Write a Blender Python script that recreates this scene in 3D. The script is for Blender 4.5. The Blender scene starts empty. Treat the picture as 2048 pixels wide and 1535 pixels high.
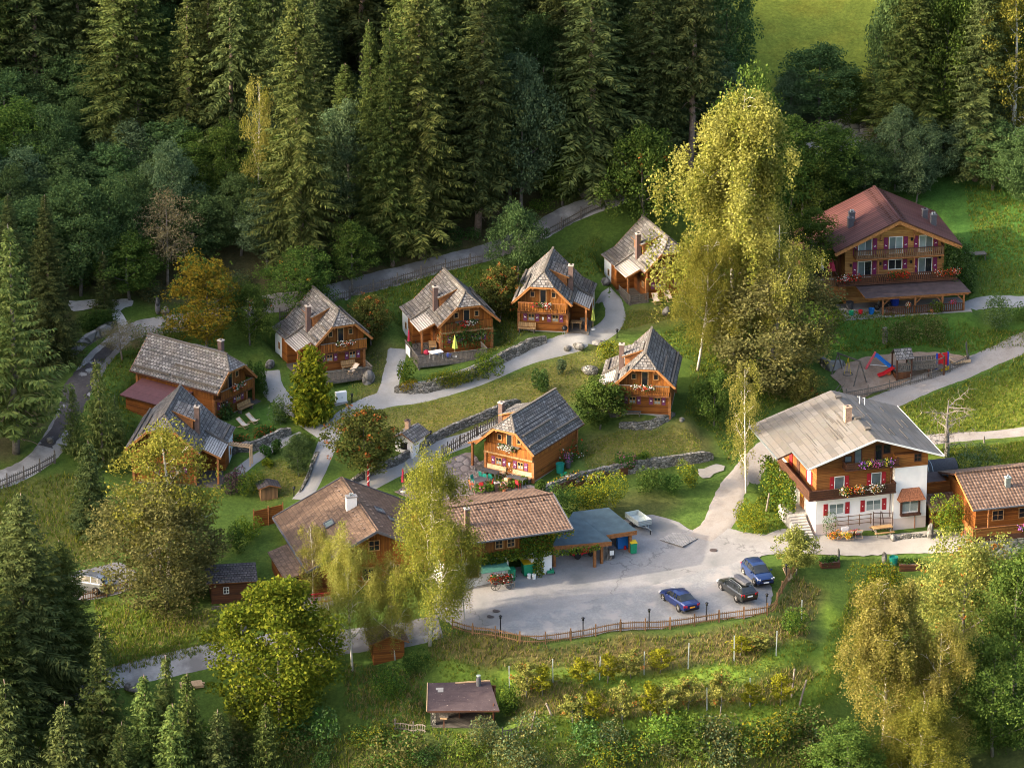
import bpy, bmesh, math, random
import numpy as np
from mathutils import Vector, Matrix, geometry
R = math.radians
sc = bpy.context.scene
COL = sc.collection
random.seed(7)
RNG = np.random.default_rng(7)

# ------------------------------------------------------------------ camera
FPX = 9443.0                    # focal length in pixels of the 2048 px wide photograph
PITCH = R(21.0); DIST = 460.6
TGT = np.array([0.0, 0.0, 6.0])
FWD = np.array([0.0, math.cos(PITCH), -math.sin(PITCH)])
UPV = np.array([0.0, math.sin(PITCH), math.cos(PITCH)])
RGT = np.array([1.0, 0.0, 0.0])
CPOS = TGT - DIST * FWD
cam = bpy.data.cameras.new('camera')
cam.sensor_width = 36.0; cam.lens = 36.0 * FPX / 2048.0
cam.clip_start = 1.0; cam.clip_end = 3000.0
camo = bpy.data.objects.new('camera', cam); COL.objects.link(camo)
camo.location = CPOS; camo.rotation_euler = (math.pi / 2 - PITCH, 0, 0)
sc.camera = camo

# ------------------------------------------------------------------ light
SUN_TO = Vector((-0.93, -0.22, 0.0)).normalized()
SUN_EL = R(21)
SUN_DIR = Vector((SUN_TO.x * math.cos(SUN_EL), SUN_TO.y * math.cos(SUN_EL), math.sin(SUN_EL)))
w = bpy.data.worlds.new('World'); sc.world = w; w.use_nodes = True
nt = w.node_tree; bg = nt.nodes['Background']
sky = nt.nodes.new('ShaderNodeTexSky'); sky.sky_type = 'NISHITA'; sky.sun_disc = False
sky.sun_elevation = SUN_EL; sky.sun_rotation = math.atan2(SUN_TO.x, SUN_TO.y)
sky.air_density = 1.0; sky.dust_density = 8.0; sky.ozone_density = 1.0
nt.links.new(sky.outputs[0], bg.inputs[0]); bg.inputs[1].default_value = 0.15
sl = bpy.data.lights.new('sun', 'SUN'); sl.energy = 2.0; sl.angle = R(0.6); sl.color = (1.0, 0.86, 0.66)
so = bpy.data.objects.new('sun', sl); COL.objects.link(so)
so.rotation_euler = SUN_DIR.to_track_quat('Z', 'Y').to_euler()
so.location = (-200, -60, 150)
vs = sc.view_settings; vs.view_transform = 'Standard'; vs.look = 'None'; vs.gamma = 1.0; vs.exposure = 2.3
try:
    c = sc.cycles; c.max_bounces = 6; c.diffuse_bounces = 4; c.glossy_bounces = 2
    c.transmission_bounces = 3; c.transparent_max_bounces = 4; c.use_denoising = True; c.filter_width = 1.0
    c.caustics_reflective = False; c.caustics_refractive = False
except Exception: pass

# ------------------------------------------------------------------ terrain heights
def ray(u, v):
    d = FWD + (u - 1024.0) / FPX * RGT - (v - 767.5) / FPX * UPV
    return d / np.linalg.norm(d)
def onplane(u, v, z):
    d = ray(u, v); t = (z - CPOS[2]) / d[2]
    return CPOS + d * t
CTRL = [  # u, v (photo pixel), ground height
 (950,1240,-.4),(1120,1262,-.5),(1300,1240,-.4),(1500,1225,-.3),(1550,1150,.3),(1150,1150,.6),(1400,1080,1.0),(1650,1090,1.0),(1300,1180,.2),
 (1000,1290,-.9),(1250,1285,-.9),(1540,1240,-.6),(1000,1350,-2.9),(1250,1340,-2.7),(1550,1310,-2.3),(1000,1400,-4.1),(1300,1400,-4.3),(1600,1370,-4),
 (1100,1455,-5.1),(1400,1450,-5.2),(1000,1535,-7.6),(1300,1535,-7.8),(1600,1500,-7),(1200,1700,-13),(600,1700,-13),(1800,1700,-14),(100,1700,-13),
 (980,975,3.6),(1019,955,3.7),(1100,985,3.3),(1289,830,6),(1338,594,10),(1086,663,9),(933,703,7.9),(682,740,7),(461,829,5),(330,975,2.6),
 (650,950,3.5),(770,800,6),(860,930,3.9),(900,790,6.3),(1050,740,7.2),(1200,690,8.2),(1230,610,9.7),(1000,850,5.4),(1120,760,6.8),(1200,920,4),(1350,900,3.8),
 (50,950,3),(120,850,4.9),(200,700,8.3),(250,640,9.8),(240,610,10.6),(450,630,9.8),(600,610,10.4),(760,560,11.5),(950,515,12.8),(1200,405,16),(1100,460,14),
 (600,490,14),(300,480,14),(600,300,19),(600,100,25),(600,0,28),(600,-300,37),(80,280,19),(80,600,10.8),(20,100,25),(1100,300,19),(1100,100,25),(1100,0,28),(1100,-300,37),
 (1690,285,17.3),(1620,230,19),(1620,0,26),(1620,-200,32),(2000,150,22),(2000,-100,30),(1990,450,12.6),(1787,602,8.9),(1780,625,8.5),(2000,600,9.3),(1600,600,9),(1600,400,14.5),
 (1750,680,7),(1780,740,5.6),(1680,765,5.2),(1950,735,5.4),(1770,810,4.1),(2040,690,6.6),(2000,865,3.2),(1900,890,2.9),(1510,920,2.7),(1739,1060,1.2),(1740,960,2.4),(1450,1000,1.7),
 (1950,1095,1.2),(2000,1180,-1.6),(1800,1180,-1.2),(1900,1350,-5.5),(1900,1535,-10),(1700,1400,-5.6),(1450,760,6.2),(1450,850,4.5),(1530,740,6),(1400,700,7.6),
 (1250,985,2.3),(1280,1055,1.2),(185,1170,-1.2),(350,1180,-.9),(350,1280,-3.3),(340,1335,-4.3),(100,1400,-5.6),(720,1280,-2),(100,1535,-9),(600,1535,-8.7),(560,1400,-5.5),
 (80,1000,1.6),(60,1110,-.4),(620,1180,-.3),(460,1215,-1.4),(820,1330,-3),(860,1460,-5.8),(560,1000,2.2),(520,920,3.4),
 (2048,1400,-6),(-200,900,5),(-200,1300,-4),(-200,500,14),(-200,100,27),(2200,800,5),(2200,300,18)]
CW = np.array([onplane(*c) for c in CTRL])
def rbf_fit(P, lam=0.6):
    n = len(P); D = np.hypot(P[:, None, 0] - P[None, :, 0], P[:, None, 1] - P[None, :, 1])
    A = np.zeros((n + 3, n + 3)); A[:n, :n] = -D + lam * np.eye(n) * -1.0
    A[:n, n] = 1; A[:n, n + 1:] = P[:, :2]; A[n, :n] = 1; A[n + 1:, :n] = P[:, :2].T
    b = np.zeros(n + 3); b[:n] = P[:, 2]
    return np.linalg.solve(A, b)
RW = rbf_fit(CW)
def axis(lo, hi, st, far):
    a = list(np.arange(lo, hi + 1e-6, st)); s = st
    x = lo; left = []
    while x > -far: s *= 1.35; x -= s; left.append(x)
    s = st; x = hi; right = []
    while x < far: s *= 1.35; x += s; right.append(x)
    return np.array(left[::-1] + a + right)
GX = axis(-96, 84, 0.75, 700); GY = axis(-84, 72, 0.75, 700)
XX, YY = np.meshgrid(GX, GY)
def eval_rbf(x, y):
    xc = np.clip(x, -92, 80); yc = np.clip(y, -82, 68)
    out = np.empty(x.size); xf = xc.ravel(); yf = yc.ravel()
    for i in range(0, xf.size, 20000):
        D = np.hypot(xf[i:i+20000, None] - CW[None, :, 0], yf[i:i+20000, None] - CW[None, :, 1])
        out[i:i+20000] = -D @ RW[:len(CW)] + RW[len(CW)] + RW[len(CW)+1] * xf[i:i+20000] + RW[len(CW)+2] * yf[i:i+20000]
    out = out.reshape(x.shape)
    return out + 0.33 * np.clip(y - 68, 0, 200) - 0.30 * np.clip(-82 - y, 0, 120) + 0.30 * np.clip(-92 - x, 0, 60) + 0.1 * np.clip(x - 80, 0, 100)
HZ = eval_rbf(XX, YY)
# unseen ridge added left of the view, its heights shaped to shade the chalets
SHADE_RIDGE = np.interp(YY, [-700, -90, -62, -55, -49, -42, -22, 0, 700], [-10, 6, 20, 36, 63, 65, 67, 70, 90])
k_ = np.clip((-84 - XX) / 46, 0, 1); k_ = k_ * k_ * (3 - 2 * k_)
HZ = HZ * (1 - k_) + np.maximum(SHADE_RIDGE, HZ) * k_
def blur(Z, n):
    for _ in range(n):
        P = np.pad(Z, 1, mode='edge')
        Z = (P[:-2, 1:-1] + P[2:, 1:-1] + P[1:-1, :-2] + P[1:-1, 2:] + 2 * P[1:-1, 1:-1]) / 6
    return Z
HZ = blur(HZ, 6)
def hgt(x, y):
    x = np.asarray(x, float); y = np.asarray(y, float)
    i = np.clip(np.searchsorted(GX, x) - 1, 0, len(GX) - 2); j = np.clip(np.searchsorted(GY, y) - 1, 0, len(GY) - 2)
    fx = (x - GX[i]) / (GX[i+1] - GX[i]); fy = (y - GY[j]) / (GY[j+1] - GY[j])
    a = HZ[j, i]; b = HZ[j, i+1]; c = HZ[j+1, i+1]; d = HZ[j+1, i]
    # triangles (a,b,c) where fx>=fy, (a,c,d) where fx<fy
    return np.where(fx >= fy, a + (b - a) * fx + (c - b) * fy, a + (c - d) * fx + (d - a) * fy)
TS = np.arange(330, 700, 0.4)
def P(u, v):
    """point of the ground seen at photo pixel (u, v)"""
    d = ray(u, v); q = CPOS[None] + TS[:, None] * d[None]
    below = q[:, 2] <= hgt(q[:, 0], q[:, 1])
    k = int(np.argmax(below))
    if not below.any(): k = len(TS) - 1
    lo, hi = TS[max(k-1, 0)], TS[k]
    for _ in range(12):
        m = (lo + hi) / 2; p = CPOS + d * m
        if p[2] <= hgt(p[0], p[1]): hi = m
        else: lo = m
    p = CPOS + d * hi
    return Vector((p[0], p[1], float(hgt(p[0], p[1]))))
def G(x, y): return Vector((x, y, float(hgt(x, y))))
def depth_scale(p):  # photo pixels per metre at a point
    return FPX / float(np.dot(np.array(p) - CPOS, FWD))
def pad(cx, cy, ang, w, d, z, soft=1.6):
    """level the ground under a building: local x in [-w/2, w/2], y in [0, d]"""
    global HZ
    ca, sa = math.cos(ang), math.sin(ang)
    lx = (XX - cx) * ca + (YY - cy) * sa; ly = -(XX - cx) * sa + (YY - cy) * ca
    ox = np.maximum(np.abs(lx) - w / 2, 0); oy = np.maximum(np.maximum(-ly, ly - d), 0)
    k = np.clip(1 - np.hypot(ox, oy) / soft, 0, 1); k = k * k * (3 - 2 * k)
    HZ = HZ * (1 - k) + z * k
# ------------------------------------------------------------------ materials
MATS = {}
class NT:
    def __init__(s, name):
        s.m = bpy.data.materials.new(name); s.m.use_nodes = True; s.t = s.m.node_tree
        s.t.nodes.clear(); s.out = s.n('ShaderNodeOutputMaterial')
        MATS[name] = s.m
    def n(s, typ, **kw):
        nd = s.t.nodes.new(typ)
        for k, v in kw.items(): setattr(nd, k, v)
        return nd
    def l(s, a, b): s.t.links.new(a, b)
    def val(s, sock, v):
        if hasattr(v, 'links') or hasattr(v, 'is_linked'): s.l(v, sock)
        else: sock.default_value = v
    def coord(s, kind='Object'): return s.n('ShaderNodeTexCoord').outputs[kind]
    def mapping(s, vec, scale=(1,1,1), rot=(0,0,0)):
        m = s.n('ShaderNodeMapping'); s.l(vec, m.inputs['Vector']); m.inputs['Scale'].default_value = scale; m.inputs['Rotation'].default_value = rot
        return m.outputs[0]
    def noise(s, vec, scale, detail=4, rough=.55, out=0):
        n = s.n('ShaderNodeTexNoise'); s.l(vec, n.inputs['Vector']); n.inputs['Scale'].default_value = scale
        n.inputs['Detail'].default_value = detail; n.inputs['Roughness'].default_value = rough
        return n.outputs[out]
    def ramp(s, fac, stops):
        r = s.n('ShaderNodeValToRGB'); s.l(fac, r.inputs[0]); e = r.color_ramp.elements
        while len(e) < len(stops): e.new(.5)
        for k, (p, c) in enumerate(stops): e[k].position = p; e[k].color = (*c, 1) if len(c) == 3 else c
        return r.outputs[0]
    def mix(s, fac, a, b, mode='MIX'):
        m = s.n('ShaderNodeMix', data_type='RGBA', blend_type=mode)
        s.val(m.inputs[0], fac)
        for k, x in ((6, a), (7, b)):
            if isinstance(x, tuple): m.inputs[k].default_value = (*x, 1) if len(x) == 3 else x
            else: s.l(x, m.inputs[k])
        return m.outputs[2]
    def math(s, op, a, b=0.0, clamp=False):
        m = s.n('ShaderNodeMath', operation=op, use_clamp=clamp); s.val(m.inputs[0], a); s.val(m.inputs[1], b); return m.outputs[0]
    def sep(s, vec):
        x = s.n('ShaderNodeSeparateXYZ'); s.l(vec, x.inputs[0]); return x.outputs
    def bump(s, h, strength=.4, dist=.05):
        b = s.n('ShaderNodeBump'); s.l(h, b.inputs['Height']); b.inputs['Strength'].default_value = strength; b.inputs['Distance'].default_value = dist
        return b.outputs[0]
    def bsdf(s, col, rough=.85, metal=0.0, normal=None, spec=.3, coat=0.0):
        b = s.n('ShaderNodeBsdfPrincipled')
        if isinstance(col, tuple): b.inputs['Base Color'].default_value = (*col, 1)
        else: s.l(col, b.inputs['Base Color'])
        s.val(b.inputs['Roughness'], rough); b.inputs['Metallic'].default_value = metal
        b.inputs['Specular IOR Level'].default_value = spec
        if coat: b.inputs['Coat Weight'].default_value = coat; b.inputs['Coat Roughness'].default_value = .05
        if normal is not None: s.l(normal, b.inputs['Normal'])
        s.l(b.outputs[0], s.out.inputs[0]); return s.m

def m_plain(name, col, rough=.7, metal=0.0, var=.25, scale=6.0, spec=.3, coat=0.0):
    s = NT(name); o = s.coord(); f = s.noise(o, scale, 4)
    lo = tuple(c * (1 - var) for c in col); hi = tuple(min(1, c * (1 + var)) for c in col)
    return s.bsdf(s.ramp(f, [(.3, lo), (.7, hi)]), rough, metal, None, spec, coat)
def m_log(name, c1, c2, cdark, pitch=.19, axis='Z', rough=.8):
    """logs (axis Z: horizontal courses) or upright boards (axis X/Y)"""
    s = NT(name); o = s.coord(); x, y, z = s.sep(o)
    if axis == 'Z': t = z; m = s.mapping(o, (.7, .7, 9))
    else:
        t = s.math('ADD', x, y); m = s.mapping(o, (7, 7, .5))
    k = s.math('DIVIDE', t, pitch); fr = s.math('FRACT', k); fl = s.math('FLOOR', k)
    wn = s.n('ShaderNodeTexWhiteNoise', noise_dimensions='1D'); s.l(fl, wn.inputs['W'])
    g = s.noise(m, 1.6, 5, .6)
    big = s.noise(o, .55, 3)
    f = s.math('ADD', s.math('MULTIPLY', g, .6), s.math('MULTIPLY', wn.outputs[0], .4))
    base = s.ramp(f, [(.25, c2), (.62, c1)])
    base = s.mix(s.ramp(big, [(.42, (0,0,0)), (.68, (1,1,1))]), base, s.mix(.45, base, cdark))
    tri = s.math('ABSOLUTE', s.math('SUBTRACT', fr, .5)); oi = s.n('ShaderNodeObjectInfo')
    hs = s.n('ShaderNodeHueSaturation'); s.l(base, hs.inputs['Color']); s.l(s.math('ADD', s.math('MULTIPLY', oi.outputs['Random'], .4), .82), hs.inputs['Value']); hs.inputs['Saturation'].default_value = 1.08; base = hs.outputs[0]
    line = s.math('GREATER_THAN', tri, .43)
    col = s.mix(s.math('MULTIPLY', line, .75), base, cdark)
    return s.bsdf(col, rough, 0, s.bump(s.math('SUBTRACT', s.math('MULTIPLY', g, .3), s.math('MULTIPLY', tri, 1.2)), .5, .04))
def m_shingle(name, cols, mortar, bw=.30, bh=.32, bumpd=.03, streak=.4, rough=.85, mort=.85):
    s = NT(name); uv = s.coord('UV')
    wob = s.noise(uv, .8, 2, .5, 1)
    vm = s.n('ShaderNodeVectorMath', operation='SCALE'); s.l(wob, vm.inputs[0]); vm.inputs['Scale'].default_value = .10
    va = s.n('ShaderNodeVectorMath', operation='ADD'); s.l(uv, va.inputs[0]); s.l(vm.outputs[0], va.inputs[1])
    b = s.n('ShaderNodeTexBrick'); s.l(va.outputs[0], b.inputs['Vector'])
    b.inputs['Color1'].default_value = (0,0,0,1); b.inputs['Color2'].default_value = (1,1,1,1); b.inputs['Mortar'].default_value = (.5,.5,.5,1)
    b.inputs['Scale'].default_value = 1.0; b.inputs['Mortar Size'].default_value = .035; b.inputs['Mortar Smooth'].default_value = .2
    b.inputs['Brick Width'].default_value = bw; b.inputs['Row Height'].default_value = bh; b.offset = .37
    g = s.noise(s.mapping(uv, (7, 1.2, 1)), 1.5, 5, .6); big = s.noise(uv, .45, 4, .6)
    f = s.math('ADD', s.math('MULTIPLY', b.outputs[0], .5), s.math('MULTIPLY', g, .5))
    c = s.ramp(f, [(.18, cols[0]), (.5, cols[1]), (.85, cols[2])])
    c = s.mix(s.math('MULTIPLY', s.ramp(big, [(.35, (0,0,0)), (.7, (1,1,1))]), streak), c, cols[3])
    c = s.mix(s.math('MULTIPLY', b.outputs[1], mort), c, mortar)
    oi = s.n('ShaderNodeObjectInfo'); rn = oi.outputs['Random']; ms = s.noise(uv, 1.3, 5, .7)
    c = s.mix(s.math('MULTIPLY', s.ramp(ms, [(.56, (0,0,0)), (.68, (1,1,1))]), s.math('MULTIPLY', rn, .45)), c, (.075,.085,.035))
    hs = s.n('ShaderNodeHueSaturation'); s.l(c, hs.inputs['Color']); s.l(s.math('ADD', s.math('MULTIPLY', rn, .4), .8), hs.inputs['Value']); c = hs.outputs[0]
    h = s.math('SUBTRACT', f, s.math('MULTIPLY', b.outputs[1], 1.5))
    return s.bsdf(c, rough, 0, s.bump(h, .6, bumpd))
def m_tile(name, c1, c2, c3, bw=.24, bh=.36, rough=.75):
    s = NT(name); uv = s.coord('UV'); x, y, z = s.sep(uv)
    fx = s.math('FRACT', s.math('DIVIDE', x, bw)); fy = s.math('FRACT', s.math('DIVIDE', y, bh))
    wave = s.math('ABSOLUTE', s.math('SUBTRACT', fx, .5))
    b = s.n('ShaderNodeTexWhiteNoise', noise_dimensions='2D')
    cb = s.n('ShaderNodeCombineXYZ'); s.l(s.math('FLOOR', s.math('DIVIDE', x, bw)), cb.inputs[0]); s.l(s.math('FLOOR', s.math('DIVIDE', y, bh)), cb.inputs[1])
    s.l(cb.outputs[0], b.inputs['Vector'])
    big = s.noise(uv, .35, 4, .6)
    f = s.math('ADD', s.math('MULTIPLY', b.outputs[0], .5), s.math('MULTIPLY', big, .5))
    c = s.ramp(f, [(.25, c1), (.5, c2), (.8, c3)])
    gap = s.math('MAXIMUM', s.math('GREATER_THAN', wave, .42), s.math('GREATER_THAN', fy, .86))
    c = s.mix(s.math('MULTIPLY', gap, .55), c, tuple(k * .3 for k in c1))
    h = s.math('SUBTRACT', s.math('MULTIPLY', fy, -.6), s.math('MULTIPLY', wave, 1.6))
    return s.bsdf(c, rough, 0, s.bump(h, .8, .06))
def m_stone(name, cols, mortar, scale=2.6, stretch=(1, 1, 1.7)):
    s = NT(name); o = s.coord(); m = s.mapping(o, stretch)
    wv = s.noise(m, 1.5, 3, .5, 1)
    vm = s.n('ShaderNodeVectorMath', operation='SCALE'); s.l(wv, vm.inputs[0]); vm.inputs['Scale'].default_value = .35
    va = s.n('ShaderNodeVectorMath', operation='ADD'); s.l(m, va.inputs[0]); s.l(vm.outputs[0], va.inputs[1])
    v = s.n('ShaderNodeTexVoronoi', feature='F1'); s.l(va.outputs[0], v.inputs['Vector']); v.inputs['Scale'].default_value = scale
    e = s.n('ShaderNodeTexVoronoi', feature='DISTANCE_TO_EDGE'); s.l(va.outputs[0], e.inputs['Vector']); e.inputs['Scale'].default_value = scale
    r = s.sep(v.outputs['Color'])[0]; g = s.noise(o, 9, 5, .65)
    f = s.math('ADD', s.math('MULTIPLY', r, .6), s.math('MULTIPLY', g, .4))
    c = s.ramp(f, [(.2, cols[0]), (.5, cols[1]), (.8, cols[2])])
    ln = s.ramp(e.outputs[0], [(.02, (1,1,1)), (.09, (0,0,0))])
    c = s.mix(ln, c, mortar)
    h = s.ramp(e.outputs[0], [(0, (0,0,0)), (.25, (1,1,1))])
    return s.bsdf(c, .9, 0, s.bump(s.math('ADD', h, s.math('MULTIPLY', g, .5)), .9, .10))
def m_ground(name, stops, scale=1.2, fine=14.0, patch=None, rough=.95, bump=.35):
    s = NT(name); o = s.coord()
    a = s.noise(o, scale, 6, .65); b = s.noise(o, fine, 4, .7)
    f = s.math('ADD', s.math('MULTIPLY', a, .6), s.math('MULTIPLY', b, .4))
    c = s.ramp(f, stops)
    if patch:
        pn = s.noise(o, patch[0], 5, .6); c = s.mix(s.ramp(pn, [(patch[1], (0,0,0)), (patch[2], (1,1,1))]), c, patch[3])
    if name == 'car_park_gravel':
        v = s.n('ShaderNodeTexVoronoi', feature='DISTANCE_TO_EDGE')
        wq = s.noise(o, .9, 4, .6, 1); vm = s.n('ShaderNodeVectorMath', operation='SCALE'); s.l(wq, vm.inputs[0]); vm.inputs['Scale'].default_value = 2.2
        va = s.n('ShaderNodeVectorMath', operation='ADD'); s.l(o, va.inputs[0]); s.l(vm.outputs[0], va.inputs[1]); s.l(va.outputs[0], v.inputs['Vector'])
        v.inputs['Scale'].default_value = .085
        c = s.mix(s.math('MULTIPLY', s.ramp(v.outputs[0], [(.004, (1,1,1)), (.007, (0,0,0))]), .4), c, tuple(k * .35 for k in stops[0][1]))
    return s.bsdf(c, rough, 0, s.bump(f, bump, .04), .15)
def m_leaf(name, cols, transl=.35, var=.35, rough=.6):
    """leaf colour varies from leaf to leaf and from plant to plant"""
    s = NT(name); geo = s.n('ShaderNodeNewGeometry'); oi = s.n('ShaderNodeObjectInfo')
    o = s.coord(); big = s.noise(o, .45, 3, .5)
    f = s.math('ADD', s.math('MULTIPLY', geo.outputs['Random Per Island'], .6), s.math('MULTIPLY', big, .5))
    c = s.ramp(f, [(.18, cols[0]), (.5, cols[1]), (.85, cols[2])])
    hs = s.n('ShaderNodeHueSaturation'); s.l(c, hs.inputs['Color'])
    s.l(s.math('ADD', s.math('MULTIPLY', oi.outputs['Random'], .024), .488), hs.inputs['Hue'])
    s.l(s.math('ADD', s.math('MULTIPLY', oi.outputs['Random'], var), 1 - var / 2), hs.inputs['Value'])
    c = hs.outputs[0]
    d = s.n('ShaderNodeBsdfDiffuse'); s.l(c, d.inputs[0])
    t = s.n('ShaderNodeBsdfTranslucent'); s.l(s.mix(.5, c, s.mix(1.0, c, (1.0, .95, .45), 'MULTIPLY')), t.inputs[0])
    mx = s.n('ShaderNodeMixShader'); mx.inputs[0].default_value = transl; s.l(d.outputs[0], mx.inputs[1]); s.l(t.outputs[0], mx.inputs[2])
    s.l(mx.outputs[0], s.out.inputs[0]); return s.m
def m_terrain():
    s = NT('terrain_ground'); a = s.n('ShaderNodeAttribute'); a.attribute_name = 'Col'
    o = s.coord(); n1 = s.noise(o, 2.4, 6, .82); n2 = s.noise(o, .5, 4, .6); n3 = s.noise(o, 5, 5, .85)
    f = s.math('ADD', s.math('MULTIPLY', n1, .5), s.math('ADD', s.math('MULTIPLY', n2, .2), s.math('MULTIPLY', n3, .3)))
    k = s.ramp(f, [(.34, (.45, .5, .42)), (.5, (1, 1, 1)), (.64, (1.75, 1.6, 1.5))])
    c = s.mix(1.0, a.outputs['Color'], k, 'MULTIPLY')
    dry = s.ramp(s.noise(o, .22, 5, .65), [(.5, (0,0,0)), (.72, (1,1,1))])
    c = s.mix(s.math('MULTIPLY', dry, .35), c, s.mix(1.0, c, (1.7, 1.1, .9), 'MULTIPLY'))
    return s.bsdf(c, .95, 0, s.bump(f, .8, .18), .1)

# wood
m_log('log_wall', (0.246,0.0943,0.0295), (0.139,0.0476,0.0148), (0.0451,0.0164,0.00738))
m_log('gable_boards', (0.27,0.113,0.0342), (0.14,0.0495,0.0162), (0.045,0.018,0.009), .14, 'X')
m_log('pale_log', (0.504,0.288,0.12), (0.36,0.18,0.0696), (0.144,0.06,0.024), .17)
m_log('farm_boards', (.30, .135, .048), (.19, .075, .026), (.07, .028, .012), .16)
m_log('dark_boards', (.14, .06, .028), (.08, .034, .016), (.025, .012, .008), .15, 'X')
m_log('dark_logs', (.12, .05, .026), (.07, .03, .018), (.02, .012, .008), .2)
m_log('fence_wood', (.235,.14,.075), (.145,.085,.048), (.06,.038,.024), .12, 'X')
m_log('grey_deck', (0.145,0.129,0.112), (0.0858,0.0759,0.066), (0.033,0.0297,0.0264), .14, 'X')
m_log('bench_wood', (.38, .25, .13), (.26, .16, .08), (.10, .06, .03), .2, 'X')
m_plain('beam_wood', (.26, .105, .036), .75, var=.35, scale=5)
m_plain('dark_beam', (.075, .032, .02), .75, var=.35, scale=5)
m_plain('grey_wood', (0.114,0.099,0.084), .85, var=.4, scale=7)
m_plain('frame_wood', (.36, .20, .085), .7, var=.25)
m_plain('verge_wood', (.36, .155, .05), .7, var=.3)
m_plain('pale_wood', (.50, .34, .20), .7, var=.2)
# roofs
m_shingle('shingle', [(.055,.053,.055), (.135,.13,.128), (.29,.28,.27), (.15,.122,.10)], (.018,.017,.018), .36, .35, .03, .55)
m_shingle('slat_roof', [(.24,.22,.21), (.32,.30,.285), (.42,.40,.38), (.27,.24,.21)], (.05,.045,.045), 3.0, .23)
m_shingle('dark_shingle', [(.04,.035,.038), (.075,.065,.066), (.14,.12,.115), (.06,.05,.05)], (.018,.016,.018), .3, .26)
m_shingle('old_panels', [(0.0729,0.0696,0.0662), (0.109,0.104,0.099), (0.159,0.152,0.146), (0.122,0.103,0.0861)], (0.0497,0.0463,0.045), 3.2, .62, .02, .75, .85, .5)
m_tile('brown_tile', (0.0861,0.0525,0.0344), (0.123,0.0771,0.0508), (0.164,0.107,0.0722), .30, .42)
m_tile('wave_tile', (0.104,0.0632,0.0432), (0.144,0.0896,0.0624), (0.192,0.126,0.0896), .32, .44)
m_tile('red_sheet', (0.0777,0.0296,0.0266), (0.104,0.0407,0.0355), (0.13,0.054,0.0459), .42, 9.0, .55)
m_plain('burgundy_sheet', (.115, .05, .052), .6, var=.12, scale=3)
m_plain('slate_felt', (.052, .082, .098), .65, var=.22, scale=1.2)
m_ground('moss_felt', [(.3, (.042,.030,.034)), (.55, (.068,.050,.054)), (.75, (.11,.085,.08))], 1.0, 12, (4.5, .66, .70, (.32,.26,.22)))
m_plain('brown_felt', (.075, .052, .05), .8, var=.25, scale=1.5)
m_plain('rust_shingle', (.30, .115, .055), .85, var=.5, scale=8)
# masonry, metal, plastic
m_plain('white_plaster', (.80, .78, .76), .9, var=.06, scale=1.2)
m_plain('blue_plaster', (.66, .70, .71), .9, var=.06, scale=1.2)
m_plain('pink_plinth', (.64, .53, .48), .9, var=.08, scale=1.0)
m_plain('concrete', (0.288,0.272,0.256), .9, var=.2, scale=2)
m_plain('chimney_brown', (.115, .075, .065), .7, var=.2)
m_plain('chimney_grey', (.09, .09, .10), .55, var=.15)
m_plain('chimney_cap', (.42, .36, .31), .85, var=.2)
m_plain('old_brick', (.36, .24, .17), .9, var=.35, scale=9)
m_plain('black_metal', (.018, .018, .02), .45, .4)
m_plain('grey_metal', (.28, .31, .32), .45, .6, var=.12)
m_plain('zinc', (.50, .56, .56), .4, .55, var=.1)
m_plain('white_paint', (.78, .77, .74), .5, var=.05)
m_plain('purple_shutter', (.15, .040, .105), .6, var=.12)
m_plain('magenta_shutter', (.17, .018, .075), .6, var=.12)
m_plain('red_shutter', (.33, .018, .025), .6, var=.12)
m_plain('curtain', (0.276,0.312,0.3), .9, var=.15, scale=9)
m_plain('rubber', (.016, .016, .017), .8)
m_plain('red_plastic', (.52, .02, .028), .4, var=.1)
m_plain('pink_plastic', (.62, .10, .12), .45, var=.1)
m_plain('blue_plastic', (.01, .13, .42), .4, var=.1)
m_plain('deepblue_plastic', (.02, .05, .35), .4, var=.1)
m_plain('green_plastic', (.015, .22, .11), .4, var=.15)
m_plain('teal_plastic', (.012, .19, .15), .45, var=.15)
m_plain('yellow_plastic', (.62, .42, .01), .45, var=.1)
m_plain('orange_plastic', (.72, .16, .05), .5, var=.1)
m_plain('green_canvas', (.045, .14, .105), .8, var=.15)
m_plain('lime_canvas', (.44, .50, .10), .85, var=.15, scale=12)
m_plain('crimson_canvas', (.36, .03, .06), .85, var=.15)
m_plain('cream_canvas', (.58, .50, .42), .9, var=.1)
m_plain('dark_canvas', (.05, .05, .055), .9, var=.2)
m_plain('terracotta', (.40, .15, .07), .85, var=.2)
m_plain('iron_cover', (.085, .065, .06), .7, .3, var=.3, scale=14)
m_plain('bark_spruce', (.20, .145, .115), .95, var=.4, scale=5)
m_plain('bark_grey', (0.15,0.135,0.116), .95, var=.35, scale=5)
m_ground('bark_birch', [(.3, (.16,.14,.12)), (.42, (.48,.44,.38)), (.7, (.62,.57,.50))], 3.0, 9)
m_plain('dead_wood', (0.208,0.176,0.143), .95, var=.35, scale=4)
m_stone('rock', [(0.112,0.105,0.0992), (0.174,0.164,0.155), (0.248,0.236,0.22)], (0.0744,0.0713,0.062), 1.1, (0.62,0.62,0.62))
m_stone('dry_stone', [(.10,.095,.085), (.19,.18,.16), (.31,.29,.26)], (.045,.045,.035), 2.6)
m_stone('big_stone', [(.20,.19,.155), (.29,.275,.225), (.38,.36,.31)], (.075,.07,.055), 1.15)
m_stone('patio_paving', [(0.16,0.124,0.112), (0.224,0.18,0.16), (0.288,0.24,0.216)], (0.12,0.1,0.088), 1.6, (0.8,0.8,0.8))
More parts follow.
